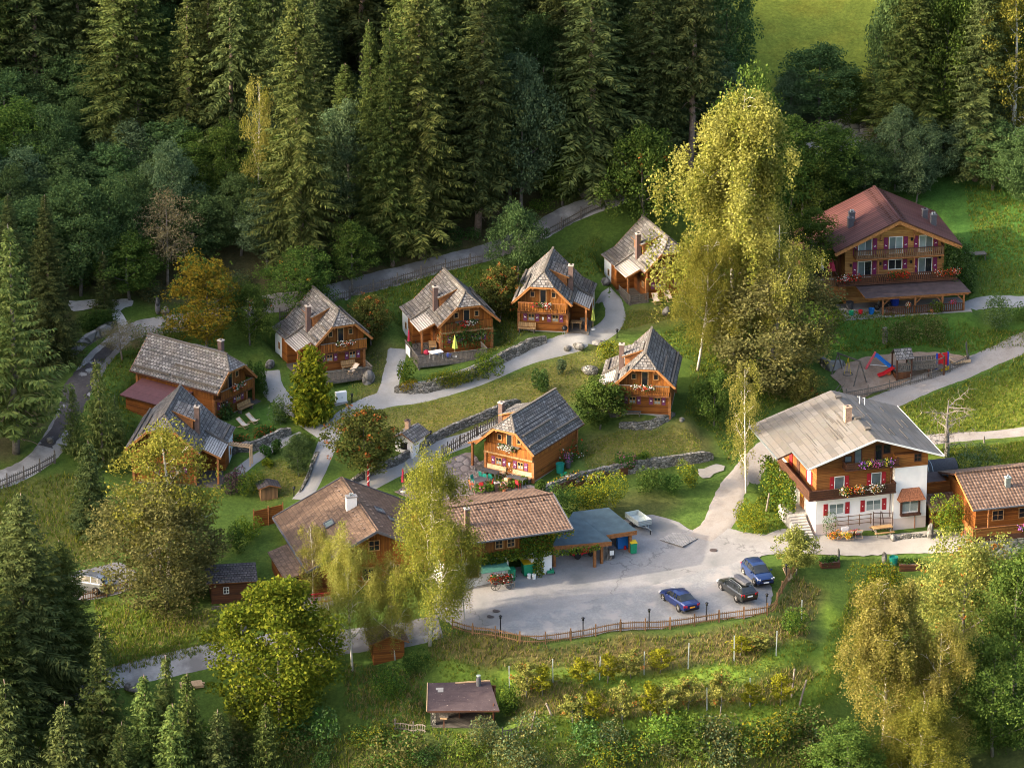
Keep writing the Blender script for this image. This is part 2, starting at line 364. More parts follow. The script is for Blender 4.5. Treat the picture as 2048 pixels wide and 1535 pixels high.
# ground
m_ground('car_park_gravel', [(.28, (0.162,0.158,0.152)), (.5, (0.234,0.224,0.219)), (.7, (0.298,0.29,0.281))], .5, 6, (.25, .50, .66, (0.155,0.155,0.152)))
m_ground('gravel_bay', [(.3, (0.135,0.137,0.14)), (.5, (0.203,0.203,0.203)), (.68, (0.297,0.288,0.279))], .35, 5, (.5, .5, .62, (0.27,0.252,0.239)))
m_ground('path_asphalt', [(.28, (0.202,0.198,0.194)), (.5, (0.266,0.261,0.253)), (.72, (0.331,0.324,0.317))], .6, 9, (.35, .55, .75, (0.223,0.212,0.198)))
m_ground('old_asphalt', [(.3, (0.212,0.207,0.202)), (.5, (0.285,0.276,0.271)), (.7, (0.368,0.359,0.345))], .5, 7, (.22, .46, .56, (.17,.163,.16)))
m_ground('wet_asphalt', [(.3, (.040,.036,.038)), (.55, (.075,.067,.066)), (.75, (.15,.14,.135))], .6, 6, (.5, .6, .66, (.28,.27,.26)))
m_ground('white_gravel', [(.3, (0.272,0.264,0.256)), (.5, (0.416,0.404,0.392)), (.7, (0.544,0.528,0.512))], .9, 7)
m_ground('dirt_track', [(.3, (0.189,0.163,0.143)), (.5, (0.258,0.23,0.207)), (.7, (0.333,0.304,0.281))], .6, 7, (.3, .5, .7, (0.23,0.215,0.201)))
m_ground('wood_chips', [(.3, (.17,.115,.075)), (.5, (.27,.19,.135)), (.7, (.37,.275,.20))], 1.2, 12, (.5, .55, .75, (.19,.135,.09)))
m_ground('concrete_slab', [(.3, (0.207,0.192,0.177)), (.5, (0.244,0.229,0.211)), (.7, (0.28,0.265,0.244))], .4, 8, (.3, .52, .72, (0.187,0.171,0.156)))
m_terrain()
# foliage
m_leaf('spruce_dark', [(.038,.056,.020), (.064,.086,.030), (.105,.125,.042)], .2)
m_leaf('spruce_mid', [(.038,.060,.018), (.066,.098,.027), (.115,.140,.038)], .24)
m_leaf('spruce_sunlit', [(.042,.064,.020), (.074,.096,.028), (.125,.14,.042)], .25)  # warmer, lighter spruce green with sunlight put into the needle colour
m_leaf('larch_green', [(0.072,0.106,0.0288), (0.12,0.162,0.0456), (0.192,0.222,0.0696)], .3)
m_leaf('thuja_gold', [(.055,.09,.010), (.12,.155,.014), (.27,.27,.022)], .25, .1)
m_leaf('thuja_green', [(.03,.065,.014), (.05,.09,.02), (.08,.125,.026)], .2)
m_leaf('beech_dark', [(0.0368,0.0667,0.0253), (0.0644,0.113,0.0391), (0.113,0.172,0.0598)], .3)
m_leaf('beech_blue', [(0.0506,0.0814,0.0396), (0.0858,0.132,0.0638), (0.138,0.189,0.0935)], .3)
m_leaf('broad_green', [(.032,.062,.014), (.062,.105,.022), (.12,.165,.034)], .35)
m_leaf('broad_lime', [(.050,.085,.012), (.095,.140,.016), (.20,.225,.026)], .4)
m_leaf('willow_green', [(.07,.080,.028), (.125,.128,.045), (.20,.19,.07)], .38)
m_leaf('birch_gold', [(.135,.135,.034), (.225,.215,.055), (.34,.315,.09)], .42, .2)
m_leaf('birch_green', [(.09,.105,.020), (.155,.165,.030), (.26,.245,.045)], .4, .2)
m_leaf('rowan_leaf', [(.045,.065,.016), (.085,.105,.026), (.15,.15,.04)], .35)
m_leaf('rowan_berry', [(.17,.060,.020), (.27,.095,.025), (.36,.15,.04)], .15)
m_leaf('autumn_leaf', [(.11,.085,.014), (.20,.15,.02), (.33,.235,.03)], .4)
m_leaf('dry_leaf', [(.11,.095,.05), (.17,.145,.075), (.25,.215,.12)], .3)
m_leaf('apple_leaf', [(0.0945,0.115,0.0297), (0.176,0.189,0.0459), (0.284,0.27,0.0743)], .38)
m_leaf('bush_green', [(.022,.055,.014), (.042,.092,.020), (.08,.14,.030)], .32)
m_leaf('bush_yellow', [(0.09,0.104,0.0108), (0.171,0.176,0.0162), (0.306,0.279,0.0252)], .38)
m_leaf('ivy_leaf', [(0.0438,0.0875,0.015), (0.0875,0.156,0.0225), (0.175,0.237,0.0325)], .35)
m_leaf('grass_green', [(.07,.12,.018), (.115,.17,.026), (.17,.22,.04)], .4)
m_leaf('grass_dry', [(.17,.135,.06), (.26,.21,.095), (.36,.30,.14)], .4)
m_leaf('grass_yellow', [(.14,.16,.022), (.21,.22,.032), (.30,.29,.045)], .4)
m_leaf('purple_leaf', [(.045,.025,.04), (.07,.04,.055), (.10,.06,.075)], .25)
m_leaf('flower_red', [(.45,.02,.015), (.62,.05,.025), (.75,.14,.05)], .25, .1)
m_leaf('flower_white', [(.62,.58,.52), (.74,.70,.66), (.82,.80,.77)], .25, .1)
m_leaf('flower_pink', [(.42,.035,.20), (.58,.09,.32), (.70,.22,.46)], .25, .1)
m_leaf('flower_orange', [(.62,.17,.012), (.72,.27,.02), (.75,.42,.04)], .25, .1)
m_leaf('flower_violet', [(.20,.06,.34), (.30,.11,.46), (.40,.18,.55)], .25, .1)
m_leaf('flower_yellow', [(.62,.48,.03), (.72,.60,.06), (.78,.70,.16)], .25, .1)
# glass, car paint
def m_glass(name, col, rough=.08):
    s = NT(name); o = s.coord(); f = s.noise(o, .9, 2)
    return s.bsdf(s.ramp(f, [(.35, tuple(c * .6 for c in col)), (.7, col)]), rough, 0, None, .6)
m_glass('dark_glass', (.022, .026, .03)); m_glass('grey_glass', (.16, .20, .20)); m_glass('car_glass', (.03, .035, .04), .05); m_glass('pale_glass', (.30, .38, .37), .12)
def m_paint(name, col, metal=.35):
    s = NT(name); o = s.coord(); f = s.noise(o, 40, 2)
    return s.bsdf(s.ramp(f, [(.3, tuple(c * .9 for c in col)), (.7, tuple(c * 1.1 for c in col))]), .32, metal, None, .5, .9)
m_paint('blue_paint', (.006, .022, .125)); m_paint('deep_blue_paint', (.006, .028, .12)); m_paint('black_paint', (.022, .024, .024), .3); m_paint('silver_paint', (.30, .31, .33), .6)
m_plain('alloy', (.55, .53, .50), .35, .7, var=.1); m_plain('tail_red', (.42, .008, .012), .25, var=.05); m_plain('lamp_clear', (.62, .64, .66), .15, .2, var=.1)
m_plain('plate_white', (.72, .73, .74), .5, var=.05); m_plain('plate_orange', (.75, .30, .02), .5, var=.05)
# ------------------------------------------------------------------ mesh builder and scene helpers
class MB:
    """collects faces; each face has a material slot and a UV in metres"""
    def __init__(s): s.v = []; s.f = []; s.m = []; s.uv = []; s.mats = []
    def mi(s, mat):
        if mat not in s.mats: s.mats.append(mat)
        return s.mats.index(mat)
    def face(s, pts, mat, uv=None):
        b = len(s.v); s.v += [tuple(p) for p in pts]; s.f.append(tuple(range(b, b + len(pts)))); s.m.append(s.mi(mat))
        if uv is None:
            p = [Vector(q) for q in pts]; n = (p[1] - p[0]).cross(p[2] - p[0])
            n = n.normalized() if n.length > 1e-9 else Vector((0, 0, 1))
            ux = Vector((0, 0, 1)).cross(n); ux = ux.normalized() if ux.length > 1e-4 else Vector((1, 0, 0)); uy = n.cross(ux)
            uv = [(q.dot(ux), q.dot(uy)) for q in p]
        s.uv += list(uv)
    def box(s, lo, hi, mat):
        x0, y0, z0 = lo; x1, y1, z1 = hi
        q = [(x0,y0,z0),(x1,y0,z0),(x1,y1,z0),(x0,y1,z0),(x0,y0,z1),(x1,y0,z1),(x1,y1,z1),(x0,y1,z1)]
        for a in ((0,3,2,1),(4,5,6,7),(0,1,5,4),(1,2,6,5),(2,3,7,6),(3,0,4,7)): s.face([q[i] for i in a], mat)
    def cbox(s, c, size, mat, rot=None):
        hx, hy, hz = size[0]/2, size[1]/2, size[2]/2
        q = [Vector(k) for k in ((-hx,-hy,-hz),(hx,-hy,-hz),(hx,hy,-hz),(-hx,hy,-hz),(-hx,-hy,hz),(hx,-hy,hz),(hx,hy,hz),(-hx,hy,hz))]
        if rot is not None: q = [rot @ k for k in q]
        c = Vector(c); q = [k + c for k in q]
        for a in ((0,3,2,1),(4,5,6,7),(0,1,5,4),(1,2,6,5),(2,3,7,6),(3,0,4,7)): s.face([q[i] for i in a], mat)
    def beam(s, a, b, w, h, mat, up=(0, 0, 1)):
        a = Vector(a); b = Vector(b); d = b - a; L = d.length
        if L < 1e-6: return
        d.normalize(); u = Vector(up)
        if abs(d.dot(u)) > .98: u = Vector((0, 1, 0))
        x = d.cross(u).normalized(); z = x.cross(d).normalized()
        s.cbox((a + b) / 2, (w, L, h), mat, Matrix((x, d, z)).transposed())
    def prism(s, poly, z0, z1, mat, cap=True):
        n = len(poly)
        if sum(poly[i][0]*poly[(i+1)%n][1]-poly[(i+1)%n][0]*poly[i][1] for i in range(n)) < 0: poly = poly[::-1]
        for i in range(n):
            a, b = poly[i], poly[(i+1)%n]; s.face([(a[0],a[1],z0),(b[0],b[1],z0),(b[0],b[1],z1),(a[0],a[1],z1)], mat)
        if cap:
            s.face([(p[0],p[1],z1) for p in poly], mat); s.face([(p[0],p[1],z0) for p in poly][::-1], mat)
    def xz(s, poly, y0, y1, mat, cap=True):
        """outline in x,z pushed from y0 (front) to y1"""
        n = len(poly)
        if sum(poly[i][0]*poly[(i+1)%n][1]-poly[(i+1)%n][0]*poly[i][1] for i in range(n)) < 0: poly = poly[::-1]
        for i in range(n):
            a, b = poly[i], poly[(i+1)%n]; s.face([(a[0],y1,a[1]),(b[0],y1,b[1]),(b[0],y0,b[1]),(a[0],y0,a[1])], mat)
        if cap:
            s.face([(p[0],y0,p[1]) for p in poly], mat); s.face([(p[0],y1,p[1]) for p in poly][::-1], mat)
    def tube(s, pts, rad, mat, n=7, cap=True):
        pts = [Vector(p) for p in pts]; r = rad if hasattr(rad, '__len__') else [rad] * len(pts)
        rings = []; pu = None
        for i, p in enumerate(pts):
            d = (pts[min(i+1, len(pts)-1)] - pts[max(i-1, 0)])
            d = d.normalized() if d.length > 1e-9 else Vector((0,0,1))
            if pu is None: u = d.orthogonal().normalized()
            else:
                u = pu - d * pu.dot(d); u = u.normalized() if u.length > 1e-5 else d.orthogonal().normalized()
            pu = u; w = d.cross(u)
            b = len(s.v)
            for k in range(n):
                a = 2 * math.pi * k / n; s.v.append(tuple(p + (u * math.cos(a) + w * math.sin(a)) * r[i]))
            rings.append(b)
        k0 = s.mi(mat)
        for a, b in zip(rings, rings[1:]):
            for k in range(n):
                f = (a+k, a+(k+1)%n, b+(k+1)%n, b+k); s.f.append(f); s.m.append(k0); s.uv += [(k/n, 0), ((k+1)/n, 0), ((k+1)/n, 1), (k/n, 1)]
        if cap:
            for b, fl in ((rings[0], 1), (rings[-1], 0)):
                f = tuple(range(b, b+n)); s.f.append(f[::-1] if fl else f); s.m.append(k0); s.uv += [(0, 0)] * n
    def cyl(s, c, r, h, mat, n=14, r2=None):
        c = Vector(c); s.tube([c, c + Vector((0, 0, h))], [r, r if r2 is None else r2], mat, n)
    def lathe(s, c, prof, mat, n=16, axis='Z'):
        s0 = len(s.v); k0 = s.mi(mat)
        for r, z in prof:
            for k in range(n):
                a = 2*math.pi*k/n; x, y = r*math.cos(a), r*math.sin(a)
                q = (x, y, z) if axis == 'Z' else ((z, x, y) if axis == 'X' else (x, z, y))
                s.v.append((c[0]+q[0], c[1]+q[1], c[2]+q[2]))
        for i in range(len(prof)-1):
            for k in range(n):
                a = s0+i*n+k; b = s0+i*n+(k+1)%n
                s.f.append((a, b, b+n, a+n)); s.m.append(k0); s.uv += [(0,0)]*4
    def slope(s, A, B, C, D, mat, n=12, lip=.035, th=.12, under='beam_wood', u0=0.0):
        """roof slope: A-B top edge, D-C bottom edge (A above D), laid in n overlapping courses, with a soffit"""
        A, B, C, D = map(Vector, (A, B, C, D))
        nr = (B - A).cross(D - A)
        if nr.length < 1e-6: nr = (C - D).cross(D - A)
        nr.normalize()
        if nr.z < 0: nr = -nr
        ln = ((D - A).length + (C - B).length) / 2
        ax = (C - D) if (C - D).length > (B - A).length else (B - A)
        ax = ax.normalized() if ax.length > 1e-6 else Vector((1, 0, 0))
        o = A
        for i in range(n):
            t0, t1 = i / n, (i + 1) / n
            a, b = A.lerp(D, t0), B.lerp(C, t0); d, c = A.lerp(D, t1), B.lerp(C, t1)
            uvq = [((q - o).dot(ax) + u0, -t * ln) for q, t in ((a, t0), (b, t0), (c, t1), (d, t1))]
            d2, c2 = d + nr * lip, c + nr * lip
            s.face([d2, c2, b, a], mat, [uvq[3], uvq[2], uvq[1], uvq[0]])
            s.face([d, c, c2, d2], mat, [uvq[3], uvq[2], uvq[2], uvq[3]])
        lo = [q - nr * th for q in (A, B, C, D)]
        s.face([lo[0], lo[1], lo[2], lo[3]], under)
        for p, q, a, b in ((D, C, lo[3], lo[2]), (B, C, lo[1], lo[2]), (D, A, lo[3], lo[0]), (A, B, lo[0], lo[1])):
            if (q - p).length > 1e-5: s.face([a, b, q, p], under)
    def mesh(s, name, smooth=False):
        me = bpy.data.meshes.new(name); me.from_pydata(s.v, [], s.f)
        for k in s.mats: me.materials.append(MATS[k])
        me.polygons.foreach_set('material_index', s.m)
        uv = me.uv_layers.new(name='UVMap'); uv.data.foreach_set('uv', np.array(s.uv, dtype=np.float32).ravel())
        if smooth: me.polygons.foreach_set('use_smooth', [True] * len(s.f))
        me.update(); return me
    def build(s, name, parent=None, smooth=False, loc=None, rz=None):
        o = bpy.data.objects.new(name, s.mesh(name, smooth)); COL.objects.link(o)
        if parent is not None: o.parent = parent
        if loc is not None: o.location = loc
        if rz is not None: o.rotation_euler = (0, 0, rz)
        return o
def tag(o, label=None, cat=None, group=None, kind=None):
    if label: o['label'] = label
    if cat: o['category'] = cat
    if group: o['group'] = group
    if kind: o['kind'] = kind
    return o
def thing(name, label, cat, loc, rz=0.0, group=None):
    o = bpy.data.objects.new(name, None); COL.objects.link(o); o.empty_display_size = .3
    o.location = loc; o.rotation_euler = (0, 0, rz); return tag(o, label, cat, group)
def dup(root, loc, rz=0.0, label=None, group=None, scale=None):
    r = root.copy(); COL.objects.link(r); r.location = loc; r.rotation_euler = (0, 0, rz)
    if scale is not None: r.scale = scale
    if label: r['label'] = label
    if group: r['group'] = group
    for ch in list(root.children):
        c = ch.copy(); COL.objects.link(c); c.parent = r
        for g in ch.children:
            d = g.copy(); COL.objects.link(d); d.parent = c
    return r

# ------------------------------------------------------------------ numpy meshes for foliage
def np_mesh(name, V, Fc, mats, mi=None):
    me = bpy.data.meshes.new(name); n, k = Fc.shape
    me.vertices.add(len(V)); me.vertices.foreach_set('co', np.ascontiguousarray(V, dtype=np.float32).ravel())
    me.loops.add(n * k); me.loops.foreach_set('vertex_index', np.ascontiguousarray(Fc, dtype=np.int32).ravel())
    me.polygons.add(n); me.polygons.foreach_set('loop_start', np.arange(0, n * k, k, dtype=np.int32))
    for m in mats: me.materials.append(MATS[m])
    if mi is not None: me.polygons.foreach_set('material_index', mi.astype(np.int32))
    me.update(calc_edges=True); return me
def unit(a): return a / np.maximum(np.linalg.norm(a, axis=1, keepdims=True), 1e-9)
def leaf_quads(pos, size, rng, up=.6, hang=0.0, asp=.62):
    """one diamond leaf per position; up biases the leaf's face to the sky, hang makes it point down"""
    n = len(pos); nrm = rng.normal(size=(n, 3)); nrm[:, 2] += up; nrm = unit(nrm)
    t = rng.normal(size=(n, 3)); t[:, 2] -= hang; t -= nrm * (t * nrm).sum(1, keepdims=True); t = unit(t); b = np.cross(nrm, t)
    L = (size * rng.uniform(.7, 1.3, n))[:, None]
    V = np.stack([pos - t * L * .5, pos + b * L * asp * .5, pos + t * L * .5, pos - b * L * asp * .5], 1).reshape(-1, 3)
    return V, np.arange(4 * n).reshape(n, 4)
def merge(lst):
    Vs, Fs, Ms = [], [], []; o = 0
    for V, Fc, m in lst: Vs.append(V); Fs.append(Fc + o); Ms.append(np.full(len(Fc), m)); o += len(V)
    return np.concatenate(Vs), np.concatenate(Fs), np.concatenate(Ms)
def ball(rng, n, r=1.0, shell=.5):
    d = unit(rng.normal(size=(n, 3))); return d * (rng.uniform(shell ** 3, 1, n) ** (1/3))[:, None] * r

def spruce(seed, H=26., Rm=3.4, clear=.1, mat='spruce_dark', gap=.0, lv=.42, droop=.55, dead=True, top=.75, spr=.18, fine=1.0):
    rng = np.random.default_rng(seed); A = []; Bq = []
    z = clear * H; mb = MB()
    n = 12; tp = [(rng.normal(0, .05) * (i > 0), rng.normal(0, .05) * (i > 0), H * i / n) for i in range(n + 1)]
    mb.tube(tp, [max(.02, .018 * H * (1 - i / n) ** .9 * .62 + .015) for i in range(n + 1)], 'bark_spruce' if 'larch' not in mat else 'bark_grey', 8)
    if dead:
        for _ in range(int(26 * (clear + .12) / .2)):
            zz = rng.uniform(.06, clear + .16) * H; a = rng.uniform(0, 6.283); L = rng.uniform(.5, 2.0)
            mb.tube([(0, 0, zz), (math.cos(a) * L * .6, math.sin(a) * L * .6, zz - .05 * L), (math.cos(a) * L, math.sin(a) * L, zz - .25 * L)], [.035, .022, .008], 'bark_spruce', 4, False)
    lob = rng.uniform(0, 6.283, 3)
    while z < H - .25:
        t = (z - clear * H) / (H * (1 - clear)); prof = Rm * (1 - t) ** top * (min(1, .55 + t * 4) if clear > .05 else 1)
        nb = rng.integers(6, 10) if prof > .8 else 5
        a0 = rng.uniform(0, 6.283)
        for k in range(nb):
            if rng.random() < gap: continue
            a = a0 + 6.283 * k / nb + rng.normal(0, .2); L = prof * rng.uniform(.62, 1.12) * (1 + .14 * math.sin(a * 2 + lob[0] + z * .5))
            m = max(3, int(L / (spr * 1.15))); s = np.linspace(.10, 1, m) + rng.normal(0, .02, m)
            dr = droop * (1 - .55 * t); zs = z + L * (.22 * s - dr * s ** 1.6 + .20 * s ** 4) + rng.normal(0, .05)
            hx = np.cos(a + .10 * (s - .5) * rng.normal()); hy = np.sin(a + .10 * (s - .5) * rng.normal())
            base = np.stack([hx * L * s, hy * L * s, zs], 1)
            out = np.array([math.cos(a), math.sin(a), 0.]); lat = np.array([-math.sin(a), math.cos(a), 0.])
            for sgn in (-1, 1, 0):
                ln = (.42 * L * .5 + .30) * (1.05 - .55 * s) * rng.uniform(.75, 1.25, m) if sgn else rng.uniform(.3, .55, m) * (.7 + .3 * (1 - t))
                d = out[None] * (.62 if sgn else .25) + lat[None] * sgn * .85 + np.array([0, 0, -.40 if sgn else -1.0])[None] + rng.normal(0, .16, (m, 3))
                d = unit(d); tip = base + d * ln[:, None]; wd = np.cross(d, rng.normal(size=(m, 3)) + np.array([0, 0, 1.2])); wd = unit(wd) * (rng.uniform(.05, .10, m) * fine)[:, None]
                mid = base + (tip - base) * .55 + np.array([0, 0, .04])
                A.append(np.stack([base, mid + wd, tip, mid - wd], 1).reshape(-1, 3))
        z += lv * rng.uniform(.75, 1.25) * (1.0 if t < .8 else .7)
    V = np.concatenate(A); Fc = np.arange(len(V)).reshape(-1, 4)
    return mb.mesh('spruce_trunk', True), np_mesh('spruce_crown', V, Fc, [mat])

def limbs(mb, rng, H, spread, n1, bark, split=.3, lean=0.0, r0=None, up=.5):
    """trunk and limbs; returns tip points"""
    r0 = r0 or .016 * H; tips = []
    top = .82 * H; ph = rng.uniform(0, 6.283); tr = []
    for i in range(9):
        t = i / 8; tr.append(Vector((math.cos(ph) * .03 * H * math.sin(t * 2.4) + lean * H * t * t, math.sin(ph) * .03 * H * math.sin(t * 2.9), top * t)))
    mb.tube(tr, [r0 * (1 - .82 * i / 8) for i in range(9)], bark, 8)
    tips.append((tr[-1], 0))
    for k in range(n1):
        t = split + (1 - split) * ((k + .5) / n1) * .95; i = min(7, int(t * 8)); p = tr[i].lerp(tr[i + 1], t * 8 - i)
        a = k * 2.4 + rng.normal(0, .35); L = spread * (1.0 - .55 * max(0, (t - split) / (1 - split)) ** 1.5) * rng.uniform(.75, 1.1)
        d = Vector((math.cos(a), math.sin(a), up * rng.uniform(.6, 1.4))).normalized(); q = [p]
        for j in range(1, 6):
            d = (d + Vector((rng.normal(0, .12), rng.normal(0, .12), .08 + rng.normal(0, .08)))).normalized(); q.append(q[-1] + d * L / 5)
        rr = r0 * (1 - .8 * t) * .55
        mb.tube(q, [max(.012, rr * (1 - .17 * j)) for j in range(6)], bark, 6, False)
        for j in (2, 3, 4, 5):
            tips.append((q[j], 1))
            if j < 5:
                a2 = rng.uniform(0, 6.283); e = q[j] + (Vector((math.cos(a2), math.sin(a2), .4)) * L * .34)
                mb.tube([q[j], q[j].lerp(e, .5) + Vector((0, 0, .06 * L)), e], [max(.01, rr * .4), rr * .25 + .006, .006], bark, 5, False); tips.append((e, 2))
    return tips
def broadleaf(seed, H=12., Rx=4.5, mat='broad_green', mat2=None, n2=0, clear=.12, clumps=150, per=85, leaf=.23, shell=.62, bark='bark_grey', top=1.0, size=1.0, flat=.72, up=.8):
    rng = np.random.default_rng(seed); mb = MB()
    tips = limbs(mb, rng, H, Rx * .92, 10, bark, max(.16, clear))
    zc = H * (1 + clear) / 2; hz = H * (1 - clear) / 2; C = []
    lob = [(unit(rng.normal(size=(1, 3)))[0], rng.uniform(.10, .34), rng.uniform(3, 8)) for _ in range(9)]
    dd = unit(rng.normal(size=(clumps, 3))); rad = rng.uniform(shell ** 3, 1, clumps) ** (1/3)
    for d, r in zip(dd, rad):
        k = 1.0 + sum(am * (max(0, float(d @ ax)) ** pw - .15) for ax, am, pw in lob)
        tz = d[2]; taper = (1 - .32 * top * max(0, tz)) if tz > 0 else 1.0 - .10 * abs(tz)
        C.append((d[0] * Rx * r * k * taper, d[1] * Rx * r * k * taper, zc + d[2] * hz * r * (k * .5 + .5)))
    for p, _ in tips: C.append((p.x, p.y, p.z))
    C = np.array(C); pos = []
    for c in C:
        m = int(per * rng.uniform(.6, 1.4)); rr = size * rng.uniform(.55, 1.15) * (Rx / 4.5) ** .6
        q = ball(rng, m, 1, .35) * np.array([rr, rr, rr * flat]); pos.append(c + q)
    pos = np.concatenate(pos); L = [(*leaf_quads(pos, leaf, rng, up), 0)]; ms = [mat]
    if mat2:
        e = C[C[:, 2] > zc - .5 * hz]; e = e[rng.integers(0, len(e), n2)]
        bp = np.concatenate([c + ball(rng, 12, .22) + rng.normal(0, .5 * Rx / 4.5, 3) for c in e]); L.append((*leaf_quads(bp, leaf * .75, rng, .3, 0, 1.0), 1)); ms.append(mat2)
    V, Fc, mi = merge(L)
    return mb.mesh('tree_trunk', True), np_mesh('tree_crown', V, Fc, ms, mi)
def birch(seed, H=16., Rx=3.6, mat='birch_gold', mat2='birch_green', sh2=.3, strands=420, leaf=.15, clear=.12, per=44, hang=1.0, dens=1.0):
    rng = np.random.default_rng(seed); mb = MB()
    tips = limbs(mb, rng, H, Rx * .9, 13, 'bark_birch', max(.2, clear), r0=.0088 * H, up=1.1)
    pts = np.array([[p.x, p.y, p.z] for p, _ in tips]); pos = []
    cen = pts[rng.integers(0, len(pts), max(12, strands // 6))] + rng.normal(0, .55, (max(12, strands // 6), 3)) * np.array([1, 1, .8])
    for i in range(strands):
        c = cen[rng.integers(len(cen))] + rng.normal(0, .24, 3); c[:2] *= 1.12 - .42 * max(0, c[2] / H - .35)
        tz = c[2] / H; L = hang * rng.uniform(.7, 2.6) * (1.15 - .55 * tz); n = int(per * dens * rng.uniform(.6, 1.3)); s = rng.random(n) ** .8
        o = np.array([c[0], c[1]]); o = o / max(.3, np.hypot(*o)); arc = rng.uniform(.25, .8)
        q = np.stack([c[0] + o[0] * arc * np.sqrt(s), c[1] + o[1] * arc * np.sqrt(s), c[2] + .25 * np.sin(s * 3.14) - L * s], 1)
        q = q + rng.normal(0, .13 + .10 * (1 - s)[:, None], (n, 3)); pos.append(q[q[:, 2] > clear * H * .55])
    inn = np.array([(hash((seed, i)) % 100) < sh2 * 100 for i in range(len(pos))]); L = []
    for k in (0, 1):
        g = [q for q, f in zip(pos, inn) if f == bool(k)]
        if g: L.append((*leaf_quads(np.concatenate(g), leaf, rng, .35, 1.0), k))
    V, Fc, mi = merge(L)
    return mb.mesh('birch_trunk', True), np_mesh('birch_crown', V, Fc, [mat, mat2], mi)
def shrub_mesh(seed, rx, ry, h, mats, n, leaf=.16, share=None, lump=7, up=.8, col=False):
    """bush standing on the ground: lumpy mass of leaves on a few stems"""
    rng = np.random.default_rng(seed); mb = MB(); L = []
    C = np.stack([rng.uniform(-.62, .62, lump) * rx, rng.uniform(-.62, .62, lump) * ry, rng.uniform(.35, .72, lump) * h], 1)
    if col: C = np.stack([rng.normal(0, .1, lump) * rx, rng.normal(0, .1, lump) * ry, np.linspace(.2, .85, lump) * h], 1)
    share = share or [1.0] * len(mats); tot = sum(share)
    for k, m in enumerate(mats):
        nn = int(n * share[k] / tot); c = C[rng.integers(0, lump, nn)]
        q = ball(rng, nn, 1, .72)
        rr = np.stack([.52 * rx * np.ones(nn), .52 * ry * np.ones(nn), .42 * h * np.ones(nn)], 1)
        if col:
            fz = 1 - np.clip(c[:, 2] / h - .25, 0, 1); rr = np.stack([rx * (.35 + .65 * fz), ry * (.35 + .65 * fz), .2 * h * np.ones(nn)], 1)
        p = c + q * rr; p[:, 2] = np.abs(p[:, 2]) + .03
        L.append((*leaf_quads(p, leaf if k == 0 else leaf * .9, rng, up), k))
    V, Fc, mi = merge(L)
    return np_mesh('foliage', V, Fc, mats, mi)
# ------------------------------------------------------------------ building helpers
class Fr:
    """a wall plane: origin, along, outward"""
    def __init__(s, o, ax, n): s.o = Vector(o); s.ax = Vector(ax).normalized(); s.n = Vector(n).normalized()
    def pt(s, a, z, d=0.0): return s.o + s.ax * a + s.n * d + Vector((0, 0, z))
    def box(s, mb, a0, a1, z0, z1, d0, d1, mat):
        q = [s.pt(a, z, d) for z in (z0, z1) for a, d in ((a0, d1), (a1, d1), (a1, d0), (a0, d0))]
        for k in ((0,3,2,1),(4,5,6,7),(0,1,5,4),(1,2,6,5),(2,3,7,6),(3,0,4,7)): mb.face([q[i] for i in k], mat)
    def poly(s, mb, pts, d, mat): mb.face([s.pt(a, z, d) for a, z in pts], mat)
def window(par, fr, a, z, w, h, fmat='frame_wood', glass='dark_glass', t=.07, cross='+', curtain=.0, label=None, name='window'):
    mb = MB(); a0, a1 = a - w/2, a + w/2
    fr.box(mb, a0 - t, a0, z - t, z + h + t, .0, .06, fmat); fr.box(mb, a1, a1 + t, z - t, z + h + t, .0, .06, fmat)
    fr.box(mb, a0, a1, z - t, z, .0, .065, fmat); fr.box(mb, a0, a1, z + h, z + h + t, .0, .065, fmat)
    if '|' in cross or '+' in cross: fr.box(mb, a - .025, a + .025, z, z + h, .018, .045, fmat)
    if '+' in cross or '-' in cross: fr.box(mb, a0, a - .026, z + h*.5 - .02, z + h*.5 + .02, .018, .042, fmat); fr.box(mb, a + .026, a1, z + h*.5 - .02, z + h*.5 + .02, .018, .042, fmat)
    o = mb.build(name, par)
    if label: o['label'] = label
    g = MB(); fr.poly(g, [(a0, z), (a1, z), (a1, z + h), (a0, z + h)], .010, glass); p = g.build('pane', o)
    if curtain:
        c = MB(); fr.poly(c, [(a0 + .02, z + .02), (a1 - .02, z + .02), (a1 - .02, z + h*curtain), (a0 + .02, z + h*curtain)], .014, 'curtain'); c.build('curtain', o)
    return o
MOTIF = {
 'deer': [(-.34,.02),(-.30,.16),(-.08,.14),(.10,.22),(.16,.44),(.22,.30),(.36,.24),(.28,.14),(.22,-.02),(.38,-.20),(.30,-.24),(.10,-.06),(-.16,-.06),(-.34,-.28),(-.42,-.22)],
 'leaf': [(-.05,-.36),(.05,-.36),(.05,-.14),(.34,-.16),(.24,0),(.38,.14),(.16,.14),(0,.40),(-.16,.14),(-.38,.14),(-.24,0),(-.34,-.16),(-.05,-.14)],
 'cross': [(-.10,-.34),(.10,-.34),(.10,-.10),(.34,-.10),(.34,.10),(.10,.10),(.10,.34),(-.10,.34),(-.10,.10),(-.34,.10),(-.34,-.10),(-.10,-.10)]}
def shutter(par, fr, a, z, w, h, mat, motif=None, flip=1, ms=.55):
    mb = MB(); fr.box(mb, a - w/2, a + w/2, z, z + h, .005, .05, mat)
    for zz in (z + .06, z + h - .12): fr.box(mb, a - w/2 + .02, a + w/2 - .02, zz, zz + .05, .051, .06, mat)
    o = mb.build('shutter', par)
    if motif:
        k = MB(); r = w * ms; pts = [(a + flip * x * r * 1.5, z + h*.5 + y * r * 1.5) for x, y in MOTIF[motif]]
        fan = (a, z + h*.5)
        for p, q in zip(pts, pts[1:] + pts[:1]): fr.poly(k, [fan, p, q], .064, 'white_paint')
        k.build('carved_motif', o)
    return o
